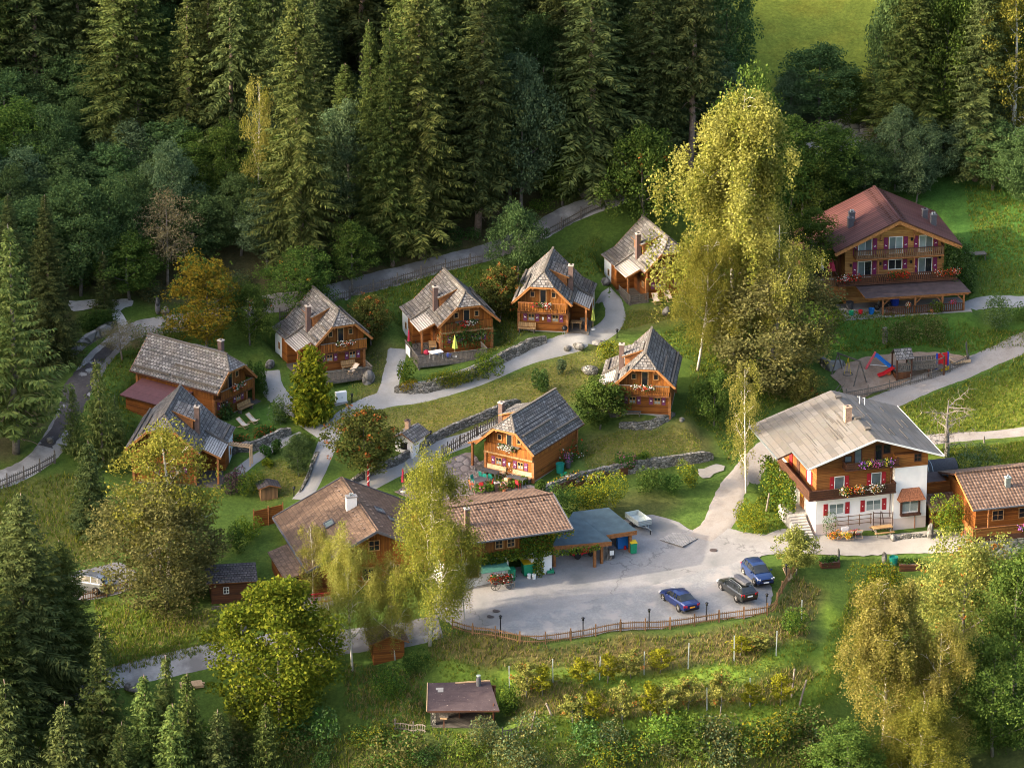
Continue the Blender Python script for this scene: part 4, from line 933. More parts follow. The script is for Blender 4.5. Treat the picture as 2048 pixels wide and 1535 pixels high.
# ------------------------------------------------------------------ white and timber farmhouse
def farmhouse():
    p = P(1739, 1060); root = thing('farmhouse', 'large white and timber farmhouse with grey panel roof and red shutters', 'house', p, R(15))
    hw, L = 5.3, 11.0; xs = 2.1
    mb = MB(); mb.box((-hw, .0, -1.5), (xs, L, 1.15), 'pink_plinth'); mb.box((xs, -.55, -1.5), (hw, L - .004, 1.15), 'pink_plinth'); mb.build('plinth', root)
    mb = MB(); mb.box((-hw, .003, 1.15), (xs, L, 4.05), 'white_plaster'); mb.box((xs, -.552, 1.15), (hw, L - .004, 6.25), 'white_plaster'); mb.build('plaster_wall', root)
    mb = MB(); mb.box((-hw - .02, -.01, 4.05), (xs, L + .01, 6.6), 'farm_boards'); mb.build('board_wall', root)
    er, ze, zr = 6.6, 7.3, 9.55; k = (zr - ze) / er; yf, yb = -1.35, L + .8; zm = lambda x: zr - abs(x) * k
    mb = MB(); mb.xz([(-hw - .02, 6.6), (xs, 6.6), (xs, 6.25), (hw + .01, 6.25), (hw + .01, zm(hw) - .2), (0, zr - .2), (-hw - .02, zm(hw) - .2)], -.02, L + .005, 'farm_boards'); mb.build('gable_wall', root)
    mb = MB(); mb.box((xs + .01, -.6, 6.25), (hw + .02, -.021, zm(hw) - .22), 'farm_boards'); mb.build('gable_bay', root)
    mb = MB(); mb.slope((0, yf, zr), (0, yb, zr), (er, yb, ze), (er, yf, ze), 'old_panels', 6, .02, .16, 'dark_beam'); mb.slope((0, yf, zr), (0, yb, zr), (-er, yb, ze), (-er, yf, ze), 'old_panels', 6, .02, .16, 'dark_beam')
    mb.slope((-er + .05, 3.2, ze + .01), (-er + .05, yb, ze + .01), (-er - 1.5, yb, ze - .55), (-er - 1.5, 3.2, ze - .55), 'old_panels', 2, .02, .16, 'dark_beam'); rf = mb.build('roof', root)
    mb = MB()
    for g in (-1, 1): mb.beam((0, yf - .03, zr - .02), (g*er, yf - .03, ze - .02), .06, .16, 'white_paint')
    mb.beam((er + .02, yf, ze - .02), (er + .02, yb, ze - .02), .06, .12, 'white_paint'); mb.beam((-er - .02, yf, ze - .03), (-er - .02, 3.2, ze - .03), .10, .12, 'grey_metal'); mb.beam((-er - 1.52, 3.2, ze - .58), (-er - 1.52, yb, ze - .58), .1, .12, 'grey_metal'); mb.build('roof_edge', rf)
    rg = random.Random(4)
    for _ in range(26): g = rg.choice((-1, 1)); x = rg.uniform(.8, 5.4); y = rg.uniform(0, L - 2); mb = MB(); mb.beam((g*x, y, zm(x) + .05), (g*x, y + rg.uniform(1.0, 3.4), zm(x) + .05), .05, .03, 'grey_wood'); mb.build('roof_batten', rf)
    for y in (1.2, 4.0, 9.6): mb = MB(); mb.box((-.28, y, zr - .02), (.28, y + .45, zr + .14), 'grey_wood'); mb.build('ridge_vent', rf)
    chimney(rf, -.85, 4.6, zm(.85) - .3, zr + 1.05, .62, .62, 'old_brick', 'old_brick', 0)
    mb = MB()
    for x, y in ((2.0, 9.4), (2.5, 9.4)): mb.cyl((x, y, zm(x)), .05, .75, 'white_paint', 8); mb.beam((x, y, zm(x) + .7), (x - .2, y, zm(x) + .75), .06, .06, 'white_paint')
    mb.build('vent_pipe', rf)
    f = Fr((0, -.02, 0), (1, 0, 0), (0, -1, 0)); fw = Fr((0, .003, 0), (1, 0, 0), (0, -1, 0)); fb = Fr((0, -.552, 0), (1, 0, 0), (0, -1, 0))
    for x in (-3.3, .3):
        window(root, fw, x, 2.05, 1.35, .95, 'white_paint', 'grey_glass', .06, '|', .6)
        for g in (-1, 1): shutter(root, fw, x + g*1.06, 1.95, .42, 1.15, 'red_shutter', 'cross', 1, .3)
        window(root, f, x + .2, 4.35, .85, 1.35, 'white_paint', 'grey_glass', .06, '', name='tall_window')
        for g in (-1, 1): shutter(root, f, x + .2 + g*.72, 4.25, .40, 1.5, 'red_shutter', 'cross', 1, .3)
    bw = window(root, fb, 3.7, 1.75, 1.55, 1.3, 'white_paint', 'grey_glass', .07, '|', .6, name='bay_window')
    mb = MB(); mb.box((2.72, -.95, 1.42), (4.68, -.56, 1.6), 'dark_beam')
    for x in (2.8, 4.55): mb.box((x - .07, -.75, 1.6), (x + .1, -.56, 3.1), 'dark_beam')
    mb.build('window_surround', root)
    mb = MB(); mb.slope((2.85, -.57, 4.1), (4.55, -.57, 4.1), (5.0, -1.25, 3.05), (2.4, -1.25, 3.05), 'rust_shingle', 5, .03, .08, 'dark_beam'); mb.slope((2.85, -.57, 4.1), (2.85, -.57, 4.1), (2.4, -1.25, 3.05), (2.4, -.57, 3.05), 'rust_shingle', 5, .03, .06, 'dark_beam'); mb.slope((4.55, -.57, 4.1), (4.55, -.57, 4.1), (5.0, -.57, 3.05), (5.0, -1.25, 3.05), 'rust_shingle', 5, .03, .06, 'dark_beam'); mb.build('window_canopy', root)
    # attic
    window(root, f, -2.3, 7.1, .6, .55, 'dark_beam', 'grey_glass', .06, ''); window(root, Fr((0, -.6, 0), (1, 0, 0), (0, -1, 0)), 4.3, 6.75, .6, .7, 'dark_beam', 'dark_glass', .06, '+')
    for x, gl in ((-1.35, 'grey_glass'), (.65, 'dark_glass')):
        mb = MB(); f.box(mb, x - .38, x + .38, 6.75, 8.6, .0, .05, 'dark_beam'); d = mb.build('balcony_door', root); mb = MB(); f.poly(mb, [(x - .28, 6.85), (x + .28, 6.85), (x + .28, 8.5), (x - .28, 8.5)], .054, gl); mb.build('pane', d)
    window(root, f, 1.45, 7.6, .6, .85, 'dark_beam', 'dark_glass', .06, '')
    mb = MB(); mb.box((-2.9, -1.15, 6.6), (2.35, -.03, 6.72), 'dark_beam'); b2 = mb.build('balcony', root)
    rail(b2, [(-2.85, -.1, 6.7), (-2.85, -1.1, 6.7), (2.3, -1.1, 6.7), (2.3, -.1, 6.7)], .62, 'dark_logs', step=.16, bw=.15, toprail='dark_beam')
    for i, (x0, x1, cs, nn) in enumerate(((-1.5, -.9, ['flower_violet'], 130), (-.8, -.6, ['flower_yellow'], 90), (-.4, .7, ['flower_pink', 'flower_violet', 'flower_pink'], 260), (.9, 1.1, ['flower_yellow'], 90), (1.2, 1.5, ['flower_violet'], 100))):
        mb = MB(); mb.box((x0 - .05, -1.34, 7.05), (x1 + .05, -1.16, 7.2), 'dark_beam'); fbx = mb.build('flower_box', b2); flowers(fbx, (x0, -1.25, 7.42), (x1, -1.25, 7.42), nn, cs, seed=31 + i, drop=.4)
    mb = MB(); mb.box((-hw - 1.1, -1.15, 3.98), (2.1, -.03, 4.12), 'dark_beam'); mb.box((-hw - 1.1, -.03, 3.98), (-hw - .03, 8.4, 4.12), 'dark_beam'); b1 = mb.build('balcony', root)
    rail(b1, [(2.05, -.1, 4.1), (2.05, -1.1, 4.1), (-hw - 1.05, -1.1, 4.1), (-hw - 1.05, 8.3, 4.1)], .85, 'dark_logs', step=.16, bw=.15, toprail='dark_beam')
    for i, (x0, x1, cs) in enumerate(((-3.3, -2.6, ['flower_orange', 'flower_white', 'flower_red']), (-2.0, -1.1, ['flower_white', 'flower_orange', 'flower_red']), (-.4, .7, ['flower_white', 'flower_orange', 'flower_white']))):
        mb = MB(); mb.box((x0 - .1, -1.34, 4.6), (x1 + .1, -1.16, 4.75), 'dark_beam'); fbx = mb.build('flower_box', b1); flowers(fbx, (x0, -1.25, 5.0), (x1, -1.25, 5.0), 260, cs, seed=40 + i, drop=.5, size=.12)
    # left wall
    sl_ = Fr((-hw - .02, 0, 0), (0, -1, 0), (-1, 0, 0)); window(root, sl_, -2.0, 4.6, .8, 1.2, 'white_paint', 'pale_glass', .07, '|'); 
    for g in (-1, 1): shutter(root, sl_, -2.0 + g*.68, 4.5, .38, 1.35, 'red_shutter')
    for y in (5.2, 7.4): mb = MB(); sl_.box(mb, -y - .45, -y + .45, 4.2, 6.2, 0, .06, 'red_shutter' if y > 6 else 'dark_beam'); mb.build('door', root)
    sw = Fr((-hw, 0, 0), (0, -1, 0), (-1, 0, 0)); mb = MB(); sw.box(mb, -4.5, -3.4, 1.35, 3.5, 0, .08, 'beam_wood'); dd = mb.build('entrance_door', root); mb = MB(); sw.poly(mb, [(-4.3, 2.4), (-3.6, 2.4), (-3.6, 3.3), (-4.3, 3.3)], .085, 'yellow_plastic'); mb.build('door_pane', dd)
    # stair on the left
    mb = MB()
    for i in range(9): mb.box((-hw - 1.9, -.9 + i*.36, -1.0), (-hw - .35, -.9 + (i + 1)*.36, .12 + (i + 1)*.135), 'concrete')
    mb.box((-hw - 1.9, 2.34, -1.0), (-hw - .01, 5.2, 1.33), 'concrete'); mb.build('entrance_stair', root)
    # trellis and terrace rail
    mb = MB()
    for z in (.95, 1.35, 1.75): mb.beam((-3.6, -.25, z), (.1, -.25, z), .05, .05, 'fence_wood')
    for x in (-3.4, -2.2, -1.1, .0): mb.beam((x, -.25, .75), (x, -.25, 1.85), .06, .06, 'fence_wood')
    mb.build('trellis', root)
    mb = MB()
    for x in (.25, .95): mb.beam((x, -.3, .02), (x, -.3, 1.95), .06, .06, 'dark_beam')
    mb.beam((1.4, -.3, .02), (1.05, -.3, 1.9), .06, .06, 'dark_beam'); mb.beam((2.0, -.65, .02), (2.0, -.65, 1.9), .06, .06, 'dark_beam')
    for z in (.9, 1.4, 1.85): mb.beam((.2, -.32, z), (1.9, -.62, z - .1), .05, .05, 'dark_beam')
    mb.build('ladder_trellis', root)
    mb = MB(); mb.cyl((1.9, -.1, 1.2), .04, 5.0, 'chimney_brown', 8); mb.cyl((4.2, -.6, -.2), .035, 1.6, 'rust_shingle', 8); mb.build('downpipe', root)
    rg = np.random.default_rng(3); q = np.stack([-hw - 1.0 - np.abs(rg.normal(0, .55, 5200)), rg.uniform(2.6, 10.5, 5200), rg.uniform(.2, 4.3, 5200)], 1)
    leafpatch(root, 'climbing_ivy', q, ['ivy_leaf', 'bush_green', 'bush_yellow'], .25, 3, share=[3, 3, 1])
    return root
fh = farmhouse()
# ------------------------------------------------------------------ restaurant, barn, carport and the small buildings
def restaurant():
    p = P(749, 1166); p.z = -.35; root = thing('restaurant', 'wide brown-tiled restaurant with white chimney, skylights and a glazed corner', 'house', p, R(16))
    hw, L = 5.9, 11.4; er, ze, zr = 6.6, 3.0, 6.25; k = (zr - ze) / er; yf, yb = -1.2, L + .7; zm = lambda x: zr - abs(x) * k
    mb = MB(); mb.box((-hw, 0, -2), (hw, L, ze + .3), 'log_wall'); mb.build('log_wall', root)
    mb = MB(); mb.xz([(-hw, ze + .3), (hw, ze + .3), (hw, zm(hw) - .2), (0, zr - .2), (-hw, zm(hw) - .2)], .02, L - .02, 'gable_boards'); mb.build('gable_wall', root)
    mb = MB()
    for g in (-1, 1): mb.slope((0, yf, zr), (0, yb, zr), (g*er, yb, ze), (g*er, yf, ze), 'brown_tile', 17, .03, .2, 'dark_beam')
    mb.beam((0, yf, zr + .05), (0, yb, zr + .05), .26, .12, 'brown_tile')
    for g in (-1, 1):
        mb.beam((0, yf - .04, zr - .06), (g*er, yf - .04, ze - .06), .06, .24, 'chimney_grey'); mb.beam((0, yb, zr + .02), (g*er, yb, ze + .02), .10, .16, 'chimney_grey'); mb.beam((g*er, yf, ze - .02), (g*er, yb, ze - .02), .16, .14, 'chimney_grey')
        for i in range(11): mb.beam((g*.75, .4 + i*1.05, zm(.75) + .10), (g*.95, .4 + i*1.05, zm(.95) + .16), .22, .03, 'bark_spruce')
    rf = mb.build('roof', root)
    chimney(rf, -.7, 5.6, zm(.7) - .5, zr + .75, .95, .6, 'white_paint', 'concrete', 2, .12)
    mb = MB(); a = (-3.3, 4.2, zm(3.3) + .12); b = (-2.7, 6.2, zm(2.7) + .12); n = Vector((-k, 0, 1)).normalized()
    for (x, y, g) in ((-3.0, 4.9, -1), (2.0, 5.6, 1), (2.9, 4.1, 1), (3.2, 2.7, 1)):
        q = [(g*abs(x) + dx, y + dy, zm(abs(x) + g*dx) + .11) for dx, dy in ((-.38, -.55), (.38, -.55), (.38, .55), (-.38, .55))]
        mb = MB(); mb.face(q, 'grey_glass')
        for i in range(4): mb.beam(q[i], q[(i+1) % 4], .10, .12, 'chimney_grey')
        mb.build('skylight', rf)
    f = Fr((0, 0, 0), (1, 0, 0), (0, -1, 0))
    for x in (-3.0, -.6, 1.8, 4.2): window(root, f, x, 1.0, 1.0, 1.2, 'frame_wood', 'dark_glass', .08, '+')
    window(root, f, 0, 3.9, .9, .9, 'frame_wood', 'dark_glass', .08, '+')
    # glazed corner
    mb = MB(); mb.slope((-5.6, -.7, 3.1), (-5.6, 6.2, 3.1), (-8.5, 6.2, 2.15), (-8.5, -.7, 2.15), 'brown_tile', 7, .03, .14, 'dark_beam'); mb.build('annex_roof', root)
    mb = MB(); mb.box((-8.2, .1, -2), (-hw - .01, 5.9, -.02), 'concrete'); mb.box((-8.2, 1.0, -.02), (-hw - .01, 5.9, 2.05), 'log_wall'); mb.build('annex_wall', root)
    mb = MB()
    for x in (-8.1, -6.95, -6.85, -5.7): mb.box((x - .09, -.12, -.3), (x + .09, .08, 2.5 if x > -7 else 2.1), 'beam_wood')
    mb.box((-8.1, -.10, 1.75), (-5.7, .06, 1.9), 'frame_wood'); mb.build('corner_posts', root)
    mb = MB(); mb.face([(-8.0, .0, .1), (-5.8, .0, .1), (-5.8, .0, 1.75), (-8.0, .0, 1.75)], 'dark_glass'); mb.face([(-8.0, .0, 1.9), (-5.8, .0, 1.9), (-5.8, .0, 2.45), (-8.0, .0, 2.0)], 'dark_glass'); mb.build('glazing', root)
    mb = MB(); mb.box((-8.2, -1.6, -2), (-4.2, -.13, -.02), 'concrete'); mb.build('corner_terrace', root)
    rail(root, [(-6.3, -1.5, 0), (-4.4, -1.5, 0)], .9, 'red_shutter', 'terrace_rail', .2, .04, .04)
    return root
restaurant()
def barn():
    p = P(998, 1166); root = thing('barn', 'barn with ribbed pink-brown tile roof and ivy over its garage openings', 'barn', p, R(20))
    hw, D = 5.2, 9.2; x0, x1 = -6.0, 6.9; ze, zr = 4.6, 6.05; yr = 4.6; k = (zr - ze) / (yr + .65)
    mb = MB(); mb.box((-hw, .25, -1), (1.0, D, 2.55), 'white_plaster'); mb.box((3.2, .25, -1), (hw, D, 2.55), 'white_plaster'); mb.box((1.0, 5.5, -1), (3.2, D, 2.55), 'dark_boards'); mb.build('plaster_wall', root)
    mb = MB(); mb.box((-hw, 0, 2.55), (hw, D, ze + .05), 'gable_boards')
    mb.face([(hw, 0, ze + .05), (hw, D, ze + .05), (hw, yr, zr - .15)], 'gable_boards'); mb.face([(-hw, 0, ze + .05), (-hw, D, ze + .05), (-hw, yr, zr - .15)], 'gable_boards'); mb.build('board_wall', root)
    mb = MB(); mb.slope((x0, yr, zr), (x1, yr, zr), (x1, -.65, ze), (x0, -.65, ze), 'wave_tile', 13, .03, .16, 'dark_beam'); mb.slope((x0, yr, zr), (x1, yr, zr), (x1, D + .6, ze), (x0, D + .6, ze), 'wave_tile', 13, .03, .16, 'dark_beam')
    mb.beam((x0, yr, zr + .05), (x1, yr, zr + .05), .26, .14, 'wave_tile'); mb.beam((x0, -.70, ze - .02), (x1, -.70, ze - .02), .14, .14, 'chimney_grey'); mb.beam((x1 + .02, -.65, ze), (x1 + .02, yr, zr), .12, .14, 'chimney_grey')
    for i in range(9): x = x0 + 1.2 + i*1.3; mb.beam((x, yr - .75, zr - .75*k + .12), (x + .22, yr - .75, zr - .75*k + .12), .16, .14, 'wave_tile')
    rf = mb.build('roof', root)
    chimney(rf, -2.4, 1.9, zr - (yr - 1.9)*k - .4, zr + .85, .42, .42, 'chimney_brown', 'concrete'); 
    f = Fr((0, 0, 0), (1, 0, 0), (0, -1, 0))
    for x in (-3.9, .0, 1.15): window(root, f, x, 3.5, .62, .72, 'frame_wood', 'dark_glass', .09, '+')
    mb = MB(); mb.face([(1.0, 5.45, -.6), (3.2, 5.45, -.6), (3.2, 5.45, 2.5), (1.0, 5.45, 2.5)], 'black_metal'); mb.build('garage_back', root)
    for x in (-2.5,): window(root, Fr((0, .25, 0), (1, 0, 0), (0, -1, 0)), x, .9, 1.1, 1.1, 'frame_wood', 'dark_glass', .08, '+')
    rg = np.random.default_rng(9); q = []
    def blk(n, a0, a1, b0, b1, d0=-.45, d1=.0): q.append(np.stack([rg.uniform(a0, a1, n), rg.uniform(d0, d1, n), rg.uniform(b0, b1, n)], 1))
    blk(1900, -1.6, 5.2, 2.15, 3.25); blk(900, 2.0, 5.2, 3.2, 4.4, -.3); blk(420, 3.3, 4.3, .1, 2.4, -.3, .2); blk(380, 5.1, 9.5, 2.2, 2.8, -1.0, -.5); blk(260, -2.8, -1.4, 2.3, 2.9)
    leafpatch(root, 'ivy', np.concatenate(q), ['ivy_leaf', 'bush_green', 'bush_yellow'], .22, 2, share=[5, 2, 2])
    q = [np.stack([rg.uniform(4.4, 7.0, 240), rg.uniform(-.75, -.45, 240), 4.55 - np.abs(rg.normal(0, .28, 240))], 1)]
    leafpatch(root, 'autumn_vine', np.concatenate(q), ['autumn_leaf', 'ivy_leaf'], .2, 3)
    mb = MB(); mb.slope((-2.0, .2, 2.25), (.6, .2, 2.25), (.7, -1.2, 1.75), (-2.1, -1.2, 1.75), 'green_canvas', 3, .005, .03, 'green_canvas'); mb.build('awning', root)
    return root
barn()
def pavilion():
    p = P(975, 1006); p.z = .1; root = thing('pavilion', 'low hip-roofed tile pavilion between the barn and the patio', 'pavilion', p, R(20))
    mb = MB(); mb.box((-4.2, -.5, -1), (3.6, 3.2, 2.0), 'gable_boards'); mb.build('wall', root)
    mb = MB(); A, B = (-2.2, 1.35, 3.5), (1.8, 1.35, 3.5)
    mb.slope(A, B, (4.2, -1.1, 1.95), (-4.8, -1.1, 1.95), 'wave_tile', 7, .03, .12, 'dark_beam'); mb.slope(A, B, (4.2, 3.8, 1.95), (-4.8, 3.8, 1.95), 'wave_tile', 7, .03, .12, 'dark_beam')
    mb.slope(A, A, (-4.8, 3.8, 1.95), (-4.8, -1.1, 1.95), 'wave_tile', 7, .03, .12, 'dark_beam'); mb.slope(B, B, (4.2, 3.8, 1.95), (4.2, -1.1, 1.95), 'wave_tile', 7, .03, .12, 'dark_beam'); rf = mb.build('roof', root)
    chimney(rf, 1.5, 1.7, 3.0, 4.2, .4, .4, 'chimney_brown', 'chimney_cap')
pavilion()
def carport():
    g = P(1257, 1112); z = g.z + 2.35; root = thing('carport', 'open carport with slate-blue felt roof beside the barn', 'carport', g, R(20))
    inv = Matrix.Rotation(-R(20), 3, 'Z')
    def lp(u, v, zz): q = inv @ (Vector(onplane(u, v, zz)) - g); return q
    pl = [lp(1103, 1092, z), lp(1224, 1082, z), lp(1212, 1069.5, z), lp(1274, 1060, z), lp(1217, 1014, z + .5), lp(1146, 1023, z + .5)]
    mb = MB(); mb.face(pl, 'slate_felt'); low = [q - Vector((0, 0, .18)) for q in pl]; mb.face(low[::-1], 'beam_wood')
    for i in range(len(pl)): j = (i + 1) % len(pl); mb.face([pl[i], low[i], low[j], pl[j]], 'beam_wood')
    mb.build('roof', root)
    back = [pl[5] + Vector((0, -.3, 0)), pl[4] + Vector((-.3, -.3, 0))]
    mb = MB(); mb.box((back[0].x, back[0].y - .1, -1), (back[1].x, back[1].y, back[1].z - .2), 'dark_boards'); mb.box((pl[3].x - .45, pl[3].y + .5, -1), (pl[3].x - .37, back[1].y - .12, pl[3].z - .19), 'dark_boards'); mb.build('back_wall', root)
    for q in (lp(1191, 1090, z - .2), lp(1262, 1064, z - .2), lp(1205, 1084, z - .2), lp(1110, 1093, z - .2)):
        mb = MB(); mb.beam((q.x, q.y + .2, -.8), (q.x, q.y + .2, z - g.z - .2), .24, .24, 'beam_wood'); mb.build('post', root)
    a, b = pl[0] - Vector((0, -.12, .32)), pl[1] - Vector((0, -.12, .32)); mb = MB(); mb.beam(a, b, .16, .26, 'beam_wood'); a, b = pl[2] - Vector((0, -.12, .32)), pl[3] - Vector((0, -.12, .32)); mb.beam(a, b, .16, .26, 'beam_wood'); mb.build('front_beam', root)
carport()
def outbuilding():
    zr0 = 4.9; tip = Vector(onplane(1946, 1020, zr0)); root = thing('outbuilding', 'low brown-tiled building with wooden balcony at the right edge', 'house', (tip.x, tip.y, 0), R(15))
    w, rise, d, z = 13.0, 1.7, 4.9, zr0
    mb = MB(); mb.slope((-.0, d, z + rise), (w, d, z + rise), (w, 0, z), (0, 0, z), 'wave_tile', 12, .03, .16, 'dark_beam'); mb.slope((0, d, z + rise), (w, d, z + rise), (w, d*2, z), (0, d*2, z), 'wave_tile', 12, .03, .16, 'dark_beam')
    mb.beam((0, d, z + rise + .06), (w, d, z + rise + .06), .25, .14, 'wave_tile'); mb.beam((-.02, 0, z - .05), (-.02, d, z + rise - .05), .06, .2, 'verge_wood'); mb.beam((0, -.05, z - .02), (w, -.05, z - .02), .14, .12, 'chimney_grey'); rf = mb.build('roof', root)
    chimney(rf, 4.3, 2.6, z + .6, z + 1.75, .45, .45, 'grey_metal', 'zinc', 1)
    mb = MB(); mb.box((.8, 1.4, 1.5), (w - .5, d*2 - 1, z + .25), 'log_wall'); mb.build('log_wall', root)
    mb = MB(); mb.box((-.3, -.9, 2.05), (w, 1.39, 2.5), 'dark_beam'); mb.build('balcony_floor', root)
    rail(root, [(-.25, 1.3, 2.5), (-.25, -.85, 2.5), (w, -.85, 2.5)], .85, 'farm_boards', 'balcony_railing', .15, .14)
    for x in (1.3, 5.0): mb = MB(); mb.beam((x, -.6, 2.5), (x, -.6, z + .1), .1, .1, 'beam_wood'); mb.build('post', root)
    flowers(root, (4.2, -1.05, 3.3), (9, -1.05, 3.4), 500, ['flower_pink', 'flower_violet'], seed=50, spread=.16, drop=.4, name='balcony_flowers', size=.13)
    for x in (3.0, 5.6, 8.2): window(root, Fr((0, 1.4, 0), (1, 0, 0), (0, -1, 0)), x, 3.1, 1.0, .9, 'frame_wood', 'dark_glass', .08, '+')
    mb = MB(); mb.slope((-2.3, 7.4, 3.8), (.7, 7.4, 3.8), (.7, 4.6, 3.1), (-2.3, 4.6, 3.1), 'wave_tile', 6, .03, .12, 'dark_beam'); mb.build('side_roof', root)
    mb = MB(); mb.box((-2.0, 5.0, 0), (.79, 7.2, 3.1), 'dark_boards'); mb.build('side_wall', root)
    mb = MB(); mb.box((-1.8, 8.2, 1), (.79, 9.4, 4.6), 'farm_boards'); mb.slope((-2.2, 9.6, 5.0), (.2, 9.6, 5.0), (.2, 7.7, 4.8), (-2.2, 7.7, 4.8), 'brown_felt', 2, .01, .1, 'beam_wood'); mb.build('rear_wing', root)
    mb = MB(); mb.box((-.5, -1.0, -.3), (w, -.7, 2.04), 'big_stone'); mb.build('stone_base', root)
outbuilding()
def sauna():
    p = P(1880, 962); root = thing('barrel_sauna', 'black barrel sauna lying between farmhouse and outbuilding', 'sauna', p, R(17))
    mb = MB(); mb.lathe((-1.6, 0, 1.15), [(1.08, 0), (1.08, 3.0), (1.02, 3.02), (1.02, 2.9)], 'dark_canvas', 28, 'X'); mb.build('barrel', root)
    mb = MB(); mb.lathe((-1.45, 0, 1.15), [(1.0, 0), (.0, .01)], 'dark_boards', 28, 'X'); mb.lathe((1.3, 0, 1.15), [(1.0, 0), (.0, .01)], 'dark_boards', 28, 'X'); mb.build('end_wall', root)
    mb = MB()
    for x in (-1.62, -1.2): mb.lathe((x, 0, 1.15), [(1.09, 0), (1.11, .02), (1.11, .06), (1.09, .08)], 'grey_metal', 28, 'X')
    mb.build('steel_band', root)
    mb = MB()
    for x in (-1.1, .9): mb.box((x, -.9, -.2), (x + .2, .9, .3), 'beam_wood')
    mb.build('cradle', root)
sauna()
def hut(name, label, cat, u, v, psi, w, d, ze, rise, roofmat, wallmat, ov=.35, gable=True, z0=-1.0, n=7):
    """small house with the ridge along x (gable=False) or along y (gable=True)"""
    p = P(u, v); root = thing(name, label, cat, p, R(psi)); hw = w/2
    mb = MB(); mb.box((-hw, 0, z0), (hw, d, ze), wallmat)
    if gable: mb.xz([(-hw, ze), (hw, ze), (0, ze + rise*hw/(hw + ov))], .01, d - .01, wallmat)
    else:
        for x in (-hw, hw): mb.face([(x, 0, ze), (x, d, ze), (x, d/2, ze + rise*.8)], wallmat)
    mb.build('wall', root); mb = MB()
    if gable:
        for g in (-1, 1): mb.slope((0, -ov, ze + rise), (0, d + ov, ze + rise), (g*(hw + ov), d + ov, ze), (g*(hw + ov), -ov, ze), roofmat, n, .03, .08, 'beam_wood')
    else:
        for y in (-ov, d + ov): mb.slope((-hw - ov, d/2, ze + rise), (hw + ov, d/2, ze + rise), (hw + ov, y, ze), (-hw - ov, y, ze), roofmat, n, .03, .08, 'beam_wood')
    mb.build('roof', root); return root
sh = hut('storage_hut', 'dark log hut with mossy shingle roof and small white window', 'hut', 464, 1205, 8, 3.7, 3.2, 2.2, 1.0, 'dark_shingle', 'dark_logs', .5, False, -1.8)
window(sh, Fr((0, 0, 0), (1, 0, 0), (0, -1, 0)), -.5, 1.0, .42, .55, 'white_paint', 'dark_glass', .05, '+')
mb = MB(); mb.box((-2.0, -1.1, -.75), (2.0, -.01, -.62), 'grey_deck'); mb.build('platform', sh)
rail(sh, [(-1.95, -1.05, -.65), (1.95, -1.05, -.65)], .85, 'grey_deck', 'railing', .16, .13, toprail='grey_wood')
ov = hut('oven_house', 'little shingled oven house with brick chimney and white front', 'oven house', 808, 908, -28, 1.9, 2.4, 1.5, .75, 'shingle', 'white_plaster', .4, True, -.8, 5)
chimney(ov, -.3, 1.3, 1.7, 2.9, .4, .4, 'old_brick', 'chimney_brown'); mb = MB(); mb.box((-.35, -.04, .5), (.35, -.01, 1.2), 'black_metal'); mb.build('oven_mouth', ov)
hut('tool_shed', 'tiny brown board shed with white roof edge on the small lawn', 'shed', 539, 999, 14, 1.6, 1.2, 1.25, .35, 'grey_wood' if False else 'dark_shingle', 'fence_wood', .3, True, -.4, 3)
hut('wooden_shed', 'reddish log shed half hidden under the hanging birch branches', 'shed', 778, 1322, 12, 2.8, 2.2, 1.9, .7, 'brown_tile', 'log_wall', .4, True, -1.5, 5)
def grill_hut():
    p = P(925, 1452); root = thing('grill_hut', 'open grill hut with patched dark felt roof below the terraces', 'hut', p, R(-2))
    def lp(u, v, z): q = Matrix.Rotation(R(2), 3, 'Z') @ (Vector(onplane(u, v, p.z + z)) - p); return q
    c = [lp(854.5, 1421, 2.15), lp(999, 1420, 2.15), lp(980, 1361, 2.75), lp(856, 1365, 2.75)]
    mb = MB(); mb.slope(c[3], c[2], c[1], c[0], 'moss_felt', 3, .006, .16, 'dark_beam'); mb.beam(c[3] + Vector((2.4, 0, .05)), c[2] + Vector((0, 0, .05)), .10, .10, 'pale_wood'); mb.beam(c[3] + Vector((-.05, 0, .0)), c[0] + Vector((-.05, 0, 0)), .07, .12, 'pale_wood'); rf = mb.build('roof', root)
    mb = MB(); e1 = (c[2] - c[3]) / 10; e2 = (c[0] - c[3]) / 10; up = Vector((0, 0, .03)); o = c[3] + up
    for a0, a1, b0, b1 in ((1.3, 2.5, 1.9, 2.7), (1.6, 2.5, 2.74, 3.5)): mb.face([o + e1*a0 + e2*b1, o + e1*a1 + e2*b1, o + e1*a1 + e2*b0, o + e1*a0 + e2*b0], 'concrete')
    mb.build('roof_patch', rf)
    q = c[2].lerp(c[3], .18); mb = MB(); mb.cyl((q.x, q.y - .7, q.z - .5), .22, 1.15, 'chimney_grey', 12); mb.cyl((q.x, q.y - .7, q.z + .68), .10, .2, 'grey_metal', 10); mb.cyl((q.x, q.y - .7, q.z + .85), .2, .06, 'zinc', 12); mb.build('chimney', rf)
    x0, x1, y0, y1 = c[0].x + .3, c[1].x - .5, c[0].y + .4, c[2].y - .3
    mb = MB(); mb.box((x0, -.3, -1.0), (x1, y1, .05), 'grey_deck'); mb.build('deck', root)
    mb = MB(); mb.box((x0, y1 - .15, .05), (x1, y1, 2.5), 'dark_boards'); mb.box((x1 - .12, y0 + .6, .05), (x1, y1 - .16, 2.3), 'dark_logs'); mb.build('back_wall', root)
    mb = MB(); mb.box((x0 - .1, .1, -.8), (x0 + .35, .55, 2.05), 'dry_stone'); mb.build('stone_pillar', root)
    mb = MB(); mb.beam((x1 - .1, .4, -.5), (x1 - .1, .4, 2.1), .15, .15, 'dark_beam'); mb.build('post', root)
